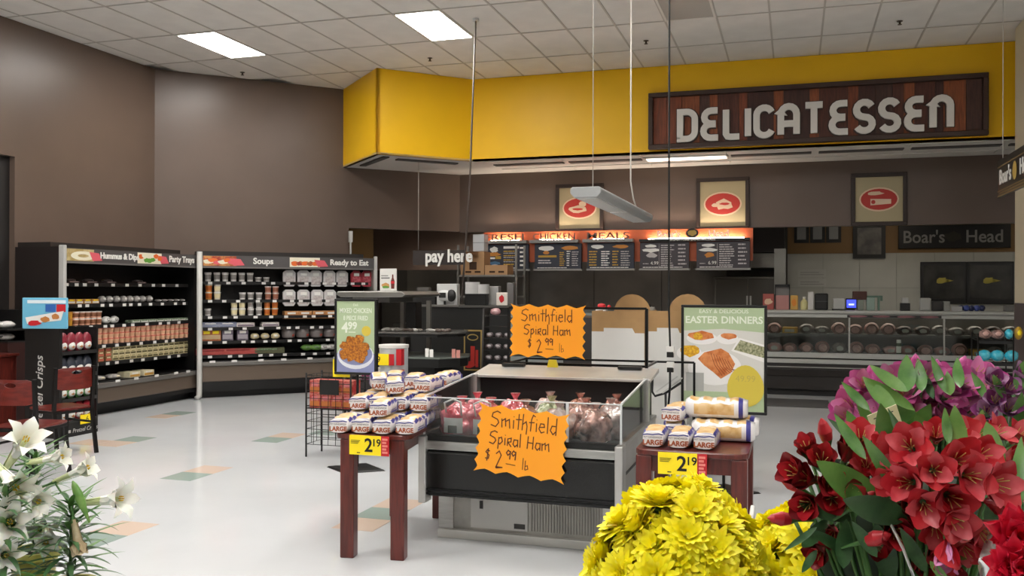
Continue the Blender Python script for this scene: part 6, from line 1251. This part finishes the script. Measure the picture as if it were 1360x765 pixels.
def leafto(t, p0, p1, d0, d1, me, L, roll=0, wid=1, parent=None):
    a = at(*p0, d0); e = at(*p1, d1); dd = e-a; o = newobj('leaf', me); o.parent = t; o.rotation_mode = 'QUATERNION'; zq = dd.normalized()
    toward = (Vector((0, 0, EYE))-a).normalized(); xq = (toward-zq*toward.dot(zq)).normalized(); xq = Quaternion(zq, roll) @ xq; yq = zq.cross(xq)
    o.rotation_quaternion = Matrix((xq, yq, zq)).transposed().to_quaternion(); o.location = a-t.location; k = dd.length/L; o.scale = (k, k*wid, k); return o
# red bunch
root = at(1215, 765, 1.0)+Vector((0, 0, -.26))
t = thing('red_bouquet', 'bunch of red alstroemeria with dark leaves at the lower right', 'flowers', tuple(root))
fs = [(1190, 640, .92, (-.7, .1, .7), 1.0), (1330, 640, .9, (.5, 0, .8), 1.1), (1225, 665, .88, (-.3, -.1, 1), 1.1), (1290, 610, .9, (.1, .4, .9), 1.15), (1255, 680, .86, (0, -.2, 1), 1.15), (1315, 700, .9, (.5, -.3, .8), 1), (1265, 590, .92, (0, .6, .7), 1.15), (1220, 595, .92, (-.5, .4, .7), 1.15), (1200, 610, .92, (-.6, .2, .7), 1.0), (1242, 590, .93, (-.2, .7, .6), 1.0), (1238, 625, .86, (-.3, .2, .9), 1.1), (1275, 630, .85, (.1, .1, 1), 1.1), (1305, 665, .87, (.5, 0, .8), 1.05), (1270, 715, .88, (.1, -.4, .9), 1.0), (1310, 585, .95, (.4, .6, .6), 1.0), (1340, 590, .97, (.3, .7, .6), 1.0), (1345, 625, .95, (.5, .3, .8), 1.0), (1212, 598, .9, (-.5, .35, .75), 1.2), (1262, 615, .88, (-.1, .3, .9), 1.35), (1285, 590, .93, (.1, .6, .6), 1.1), (1300, 640, .86, (.3, .1, .9), 1.3), (1255, 655, .87, (-.15, -.05, 1), 1.3), (1215, 640, .9, (-.7, .1, .7), 1.25), (1285, 690, .87, (.3, -.4, .8), 1.2), (1240, 690, .9, (-.3, -.3, .9), 1.1), (1325, 610, .95, (.5, .2, .8), 1.1)]
for i, (px, py, d, dr, s) in enumerate(fs): fl(t, RED[i % 3], px, py, d, dr, s, i*1.1); stem_to(t, px, py, d+.025, root)
for px, py, d, dr, s in [(1143, 600, .98, (-.2, .8, .5), 1.2), (1165, 612, .96, (.1, .6, .7), 1.2), (1178, 640, .95, (-.2, .4, .8), 1.2), (1150, 625, .97, (-.3, .5, .8), 1.1)]: fl(t, RED[0], px, py, d, dr, s, px); stem_to(t, px, py, d+.02, root)
for i, (px, py, d, dr, s) in enumerate([(1092, 620, .99, (-.3, .5, .8), 1.3), (1072, 635, 1.0, (-.8, .4, .5), 1.3), (1100, 640, .97, (-.2, .2, 1), 1.3), (1080, 665, .99, (-.6, 0, .8), 1.3), (1118, 655, .96, (.1, .2, 1), 1.2), (1120, 615, 1.0, (.1, .8, .5), 1.2), (1205, 665, .95, (-.2, .1, 1), 1.4), (1185, 700, .95, (-.2, 0, 1), 1.3), (1235, 720, .93, (-.1, -.1, 1), 1.3), (1085, 640, 1.0, (-.7, .3, .5), 1.2), (1078, 612, 1.02, (-.4, .8, .4), 1.1), (1105, 660, .98, (-.3, .1, .9), 1.2), (1130, 605, 1.02, (-.2, .7, .6), 1.1), (1125, 640, .98, (.1, .5, .8), 1.1), (1190, 680, .96, (-.1, .1, 1), 1.25), (1170, 640, 1.0, (.2, .5, .8), 1.1), (1110, 700, 1.0, (-.5, -.2, .8), 1.1), (1095, 725, 1.02, (-.6, -.2, .7), 1.1), (1215, 735, .95, (0, -.2, 1), 1.1), (1160, 720, .98, (-.2, 0, 1), 1), (1250, 745, .93, (0, -.2, 1), 1.1)]): fl(t, DRK[i % 2] if i not in (5,) else DRK[0], px, py, d, dr, s, i*2); stem_to(t, px, py, d+.03, root)
for px, py, d, dr in [(1130, 675, .95, (.5, .6, .5)), (1145, 720, .94, (.6, .4, .6)), (1065, 650, 1.02, (-.8, .5, .2)), (1055, 690, 1.02, (-.9, .1, .2)), (1100, 590, 1.03, (-.3, .9, .2))]: fl(t, BR, px, py, d, dr, 1.1, nm='flower_bud'); stem_to(t, px, py, d+.01, root)
fl(t, alstro(40, rdm, pk2, sta, .5), 1258, 712, .85, (-.3, -.75, .5), 1.2, 1)
for p0, p1, d0, d1, k, L, rl, wd in [((1178, 672), (1068, 616), .93, .95, 0, .12, .3, 1.5), ((1205, 690), (1108, 655), .92, .9, 3, .14, -.2, 1.5), ((1150, 640), (1052, 618), 1.0, 1.04, 1, .1, .5, 1), ((1185, 620), (1095, 560), .97, 1.0, 3, .14, .4, .9), ((1170, 640), (1125, 555), 1.0, 1.0, 1, .1, 0, 1.0),
    ((1135, 690), (1045, 678), .98, 1.0, 1, .1, .3, .8), ((1130, 735), (1062, 700), .97, .95, 3, .14, .2, .8), ((1100, 690), (1048, 745), .98, .96, 1, .1, 0, .9), ((1085, 730), (1062, 765), .97, .97, 1, .1, 0, 1), ((1195, 640), (1160, 530), 1.0, 1.02, 0, .12, .2, 1.2), ((1275, 610), (1268, 540), .88, .9, 2, .09, 0, 1.4), ((1290, 600), (1305, 545), .92, .93, 2, .09, 0, 1.2),
    ((1235, 600), (1215, 545), .98, .99, 0, .12, 0, 1.6), ((1205, 600), (1230, 530), 1.0, 1.0, 0, .12, .3, 1.6), ((1310, 700), (1345, 625), .92, .95, 3, .14, 0, 1.2), ((1330, 690), (1355, 560), .98, 1.0, 2, .09, 0, .7), ((1290, 730), (1245, 745), .88, .86, 2, .09, .3, 1.4), ((1165, 740), (1130, 690), .93, .94, 3, .14, 0, 1.4), ((1230, 760), (1195, 700), .9, .92, 3, .14, 0, 1.3), ((1310, 560), (1335, 640), .9, .88, 2, .09, 0, 1.1), ((1120, 755), (1120, 690), .95, .97, 3, .14, .4, 1.8), ((1185, 770), (1160, 690), .96, .97, 3, .14, .1, 1.8), ((1150, 610), (1108, 556), .93, .97, 0, .12, .2, .9), ((1215, 610), (1178, 545), .93, .96, 3, .14, .2, .8), ((1195, 655), (1150, 575), .9, .93, 0, .12, -.2, .9), ((1085, 700), (1040, 735), .94, .93, 3, .14, .2, .7), ((1260, 590), (1255, 545), .88, .9, 0, .12, 0, 1), ((1235, 745), (1262, 775), .84, .84, 2, .09, .2, 1.2), ((1350, 680), (1352, 600), .84, .9, 0, .12, .1, .7)]: leafto(t, p0, p1, d0, d1, LV[k], L, rl, wd)
stems(t, at(1215, 720, 1.0), root, 20, 4, .0025, .07)
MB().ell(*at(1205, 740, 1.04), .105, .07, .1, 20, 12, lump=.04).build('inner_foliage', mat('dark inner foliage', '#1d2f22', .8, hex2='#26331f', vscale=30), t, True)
# sleeve edge twisting up at the right
for pts_, r_ in (([at(1180, 690, .92), at(1200, 730, .9), at(1215, 770, .9)], .0015), ([at(1345, 680, .85), at(1320, 715, .85), at(1310, 770, .86)], .006)): MB().tube(pts_, r_, 6).build('sleeve_edge', glassmat('sleeve film thick', '#efe6dc', .12, .35), t, True)
V = []; n = 10
for i in range(n+1):
    f = i/n; V += [at(1300+6*f+6*math.sin(6*f), 690+80*f, .86+.01*math.sin(9*f)), at(1312+6*math.sin(5*f)+8*f, 690+80*f, .845), at(1328+10*f, 700-10*(1-f)+70*f, .85+.012*math.sin(7*f))]
MB().add(V, [(i*3+k, i*3+k+1, i*3+k+4, i*3+k+3) for i in range(n) for k in range(2)], 0, True).build('plastic_sleeve', glassmat('sleeve film thick', '#efe6dc', .12, .35), t, True)
bucket((root.x, root.y, root.z-.04), .12, .16, 'black bucket holding the red bunch')
# crimson blooms at the bottom right corner
root2 = at(1375, 790, .8)+Vector((0, 0, -.16))
t = thing('crimson_bouquet', 'crimson carnation-like blooms at the bottom right corner', 'flowers', tuple(root2))
def carn(seed):
    rd = random.Random(seed); b = MB()
    for i in range(38):
        V, F = petal(.03*rd.uniform(.7, 1.05), .022, rd.uniform(.1, 1.2), rd.uniform(.2, .6), 5, tip=1.5, ruff=.0014, seed=seed*50+i); b.add(mirrored(V, i*2.4), F, 0, True)
    b.lathe([(.002, -.03), (.006, -.012), (.007, .004)], 8, 1); return b.mesh('flower_head', [mag, stemm])
for i, (px, py, d, s) in enumerate([(1352, 715, .78, 1.1), (1350, 755, .76, 1.1), (1380, 735, .78, 1.2)]): place(newobj('flower_head', carn(i)), at(px, py, d), vdir(-.3, .3, .8), t, i, s); stem_to(t, px, py, d+.02, root2)
bucket((root2.x, root2.y, root2.z-.03), .07, .12, 'small black bucket holding the crimson blooms')
# pink bunch
root = at(1240, 690, 1.35)+Vector((0, 0, -.3))
t = thing('pink_bouquet', 'bunch of pink alstroemeria with light green leaves behind the red ones', 'flowers', tuple(root))
pf = [(1142, 532, -.7), (1158, 552, -.4), (1170, 522, -.3), (1190, 545, -.1), (1210, 530, 0), (1218, 548, 0), (1228, 535, 0), (1245, 515, .1), (1255, 528, .1), (1270, 538, .1), (1275, 560, .2), (1292, 525, .3), (1250, 565, 0), (1205, 560, -.1), (1128, 555, -.9), (1150, 520, -.5), (1138, 545, -.8), (1165, 535, -.2), (1132, 562, -.7), (1182, 515, -.3), (1205, 505, -.2), (1222, 512, 0), (1235, 525, .1), (1250, 535, 0), (1262, 520, .2), (1278, 530, .2), (1288, 508, .2), (1300, 515, .3), (1262, 545, .1), (1240, 548, -.2), (1230, 560, 0), (1285, 548, .3), (1175, 550, -.4), (1150, 568, -.5), (1300, 540, .4), (1195, 530, -.1)]
rd = random.Random(6)
for i, (px, py, dr) in enumerate(pf): d = 1.3+rd.uniform(-.05, .05); fl(t, PNK[i % 3], px, py, d, (dr, .55+rd.uniform(-.2, .2), .7), rd.uniform(1.2, 1.45), i*1.7); stem_to(t, px, py, d+.03, root)
for i, (px, py) in enumerate([(1140, 530), (1160, 512), (1215, 498), (1245, 505), (1270, 500), (1170, 565)]): fl(t, BP, px, py, 1.3, (rd.uniform(-.4, .4), .9, .3), 1.1, nm='flower_bud')
for p0, p1, k, wd in [((1155, 545), (1120, 512), 0, 1), ((1205, 520), (1155, 490), 2, 1.2), ((1190, 545), (1145, 505), 2, 1.4), ((1215, 545), (1150, 500), 2, .8), ((1205, 520), (1203, 480), 0, 1.6), ((1225, 520), (1222, 485), 0, 1.2), ((1240, 530), (1225, 492), 3, 1), ((1255, 520), (1240, 480), 0, .9), ((1262, 525), (1252, 495), 2, 1.6), ((1275, 515), (1268, 484), 0, 1.2), ((1180, 600), (1140, 530), 2, 1), ((1215, 600), (1200, 520), 0, 1.6), ((1155, 610), (1127, 548), 0, 1.4), ((1310, 530), (1298, 500), 0, 1), ((1240, 590), (1222, 555), 0, 1.8), ((1260, 600), (1290, 560), 0, 1.5), ((1200, 600), (1245, 570), 2, 2)]: leafto(t, p0, p1, 1.2, 1.24, LV[k], [.12, .1, .09, .14][k], rd.uniform(-.4, .4), wd)
stems(t, at(1225, 590, 1.33), root, 22, 7, .0025, .1); cone(t, at(1222, 600, 1.34), root, .04, .13, sleeve, 5)
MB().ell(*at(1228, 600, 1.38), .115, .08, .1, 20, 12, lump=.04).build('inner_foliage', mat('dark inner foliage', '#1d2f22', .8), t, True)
o = MB().box(-.03, 0, -.022, .03, .001, .022); o.text('3.99', .02, 0, -.008, -.0005, 1, .0002); 
for k in range(3): o.box(-.02, -.0005, .012-k*.004+.0, .02, 0, .0135-k*.004, 1) if k < 1 else None
o = o.build('price_sticker', [mat('sticker cream', '#e4dcae', .5), dgrey], t); o.location = at(1176, 560, 1.08)-t.location; o.rotation_euler = (.2, math.radians(-22), YAW); o.scale = (.62, 1, .7)
bucket((root.x, root.y, root.z-.04), .13, .2, 'black bucket holding the pink bunch')
# purple bunch at the right edge
root = at(1365, 660, 1.1)+Vector((0, 0, -.3))
t = thing('purple_bouquet', 'purple and mauve alstroemeria at the right edge behind the red bunch', 'flowers', tuple(root))
for i, (px, py, k, dr) in enumerate([(1318, 515, 1, -.2), (1345, 505, 1, .2), (1335, 550, 0, -.2), (1355, 545, 0, .1), (1320, 540, 1, -.3), (1310, 555, 0, -.4), (1360, 525, 1, .3), (1345, 570, 0, .1), (1332, 525, 1, 0), (1375, 550, 0, .3)]): fl(t, PUR[k], px, py, 1.12, (dr, .5, .7), 1, i*1.9); stem_to(t, px, py, 1.15, root)
for p0, p1, k, wd in [((1352, 520), (1360, 480), 0, 1.6), ((1335, 530), (1318, 495), 0, 1.2), ((1345, 590), (1358, 520), 0, 1), ((1325, 580), (1300, 540), 3, 1.4)]: leafto(t, p0, p1, 1.1, 1.11, LV[k], [.12, .1, .09, .14][k], 0, wd)
stems(t, at(1355, 570, 1.14), root, 16, 9, .0025, .06); bucket((root.x, root.y, root.z-.04), .1, .18, 'black bucket holding the purple bunch')
# stand carrying the buckets
# ---- lilies
lw_ = fmat('lily white', '#ecece2', '#f7f6ee', .45, 12, .2); lg_ = fmat('lily green throat', '#c3cf8f', '#dfe3bb', .45, 12, .15); ly_ = mat('lily anther', '#c9a61e', .6); lb_ = fmat('withered lily', '#b5a07c', '#d0c3a2', .6, 20, .1)
def lily(L=.15, open_=1.0, m0=lw_, m1=lg_, seed=0):
    rd = random.Random(seed); b = MB()
    for i in range(6):
        n = 10; V = []; outer = i % 2
        for j in range(n+1):
            f = j/n; r = .007+.013*f**1.6+(.036*open_*max(0, (f-.72)/.28)**1.5); zz = L*(f if f < .85 else .85+.15*math.sin((f-.85)/.15*PI*.55)*.9)
            if f > .88: zz -= .012*open_*((f-.88)/.12)**2
            w = (.009+.02*f if f < .7 else (.023*(1-((f-.7)/.3)**2.2)+.001))*(1 if outer else .85)
            for s_ in (-1, -.5, 0, .5, 1):
                w2 = w*s_; aa = w2/max(r, .012); aa = max(-.62, min(.62, aa)); 
                V.append(((r+.003*(1-outer))*math.cos(aa) if f < .7 else r-abs(s_)**2*w*.2, (r*math.sin(aa) if f < .7 else w2), zz+rd.uniform(-.0006, .0006)))
        F = [(j*5+k, j*5+k+1, (j+1)*5+k+1, (j+1)*5+k) for j in range(n) for k in range(4)]
        a = 2*PI*i/6+rd.uniform(-.05, .05); VV = mirrored(V, a)
        for q, fc in enumerate(F): pass
        nb = len(b.v); b.v += VV; b.f += [tuple(x+nb for x in fc) for fc in F]; b.m += [1 if q//4 < 4 else 0 for q in range(len(F))]; b.s += [True]*len(F)
    for i in range(6):
        a = i*1.05; b.tube([(0, 0, L*.3), (.006*math.cos(a), .006*math.sin(a), L*.8)], .001, 4, 1); b.ell(.006*math.cos(a), .006*math.sin(a), L*.82, .002, .002, .006, 6, 4, 2)
    b.lathe([(.003, -.04), (.004, -.01), (.008, .002), (.009, .01)], 8, 3)
    return b.mesh('flower', [m0, m1, ly_, stemm])
LILY = [lily(.15, 1, seed=1), lily(.14, .8, seed=2), lily(.15, 1.25, seed=3)]; WITH = lily(.11, .15, lb_, lb_, 4)
def lbud(): b = MB(); b.lathe([(.003, -.03), (.006, 0), (.012, .03), (.014, .06), (.009, .09), (.002, .105)], 10, 0); return b.mesh('flower_bud', [leafl])
D0 = 2.75
def lilyto(t, p0, p1, me, d0=D0, d1=None, s=1, roll=0, nm='flower'):
    a = at(*p0, d0); e = at(*p1, d1 or d0); o = place(newobj(nm, me), a, (e-a).normalized(), t, roll, s); return a
pots = [((5, 800), 2.65), ((92, 815), 2.75), ((45, 790), 3.1)]
LLV = [leafmesh(.16, .017, 1.0, leafd, .3), leafmesh(.19, .018, .5, leafm, .3), leafmesh(.15, .016, 1.4, leafd, .3)]
plants = []
for i, (pp, d) in enumerate(pots):
    base = at(*pp, d); base.z = .56
    t = thing('easter_lily', ['potted white lily nearest the left edge of the picture', 'potted white lily with a yellow pot wrap, rightmost of the lilies', 'potted white lily at the back, in front of the chairs'][i], 'potted lily', tuple(base)); plants.append(t)
    MB().lathe([(.055, 0), (.075, .12), (.085, .125), (.085, .15), (.07, .15), (.065, .135)], 20).build('pot', mat('pot yellow foil', '#b9b860', .35, .2, bump=.6, bscale=20), t); MB().cyl(0, 0, .13, .14, .068, n=20).build('soil', mat('soil', '#2b2019', .9), t)
    H = [.46, .40, .48][i]; MB().tube([(0, 0, .14), (.005, 0, H*.6), (0, .01, H)], .005, 7).build('stem', stemm, t)
    rd = random.Random(30+i)
    for k in range(80):
        f = k/80; z = .16+(H-.17)*f; a = k*2.4; el = .25+.5*f
        d = Vector((math.cos(a)*math.cos(el), math.sin(a)*math.cos(el), math.sin(el)))
        o = newobj('leaf', LLV[k % 3]); o.parent = t; o.rotation_mode = 'QUATERNION'; xq = -Vector((0, 0, 1)); xq = (xq-d*xq.dot(d)).normalized(); yq = d.cross(xq); o.rotation_quaternion = Matrix((xq, yq, d)).transposed().to_quaternion(); o.location = (0, 0, z); s = rd.uniform(.85, 1.2)*(1-.25*f); o.scale = (s, s*1.1, s)
def top_of(t, a, k=0): return MB().tube([a, (a+Vector((t.location.x, t.location.y, a.z-.03)))/2+Vector((0, 0, -.01)), Vector((t.location.x, t.location.y, min(a.z-.04, .56+[.46, .40, .48][k])))], .003, 5).build('flower_stalk', stemm, t, True)
spec = [(2, (8, 622), (42, 572), 0, 2.95, 2.85, 1.4), (0, (36, 615), (86, 606), 1, 2.8, 2.8, .95), (1, (72, 640), (127, 616), 1, 2.85, 2.85, 1.0), (1, (112, 668), (178, 660), 2, 2.75, 2.7, 1.1), (0, (20, 652), (78, 678), 1, 2.7, 2.6, 1.0), (0, (18, 696), (8, 690), 2, 2.75, 2.5, 1.15), (2, (50, 668), (55, 716), 2, 2.9, 2.78, 1.0), (0, (-12, 612), (28, 655), 0, 2.75, 2.65, 1.3), (0, (0, 735), (22, 742), 2, 2.7, 2.5, .85), (2, (25, 640), (40, 660), 0, 3.0, 2.85, 1.0), (0, (60, 700), (62, 735), 1, 2.8, 2.65, .9)]
for i, (k, p0, p1, m, d0, d1, s) in enumerate(spec): a = lilyto(plants[k], p0, p1, LILY[m], d0, d1, s, i*1.3); top_of(plants[k], a, k)
a = lilyto(plants[1], (98, 690), (108, 745), WITH, 2.7, 2.68); top_of(plants[1], a, 1)
a = lilyto(plants[1], (114, 682), (101, 650), lbud(), 2.7, 2.7, 1, nm='flower_bud'); top_of(plants[1], a, 1)
# low stands under the pots and the buckets
t = thing('plant_stand', 'low black stand carrying the potted lilies, below the frame', 'stand', (-2.6, 1.9, 0)); 
xs_ = [p.location for p in plants]; cx = sum(p.x for p in xs_)/3; cy = sum(p.y for p in xs_)/3; t.location = (cx, cy, 0)
MB().box(-.4, -.35, .53, .4, .35, .559).build('top', black, t); 
for sx in (-1, 1):
    for sy in (-1, 1): MB().box(sx*.36-.02, sy*.31-.02, 0, sx*.36+.02, sy*.31+.02, .53).build('leg', black, t)
for o in [o for o in C.objects if o.name.startswith('flower_bucket')]:
    z = o.location.z; k = thing('bucket_plinth', 'black plinth under the '+o['label'].replace('black bucket holding ', 'bucket of ').replace('small ', ''), 'plinth', (o.location.x, o.location.y, 0)); s_ = .05 if 'crimson' in o['label'] else .08
    MB().box(-s_, -s_, z-.02, s_, s_, z).build('top', black, k); MB().box(-.04, -.04, 0, .04, .04, z-.02).build('column', mat('plinth dark', '#1d1c1c', .6), k)
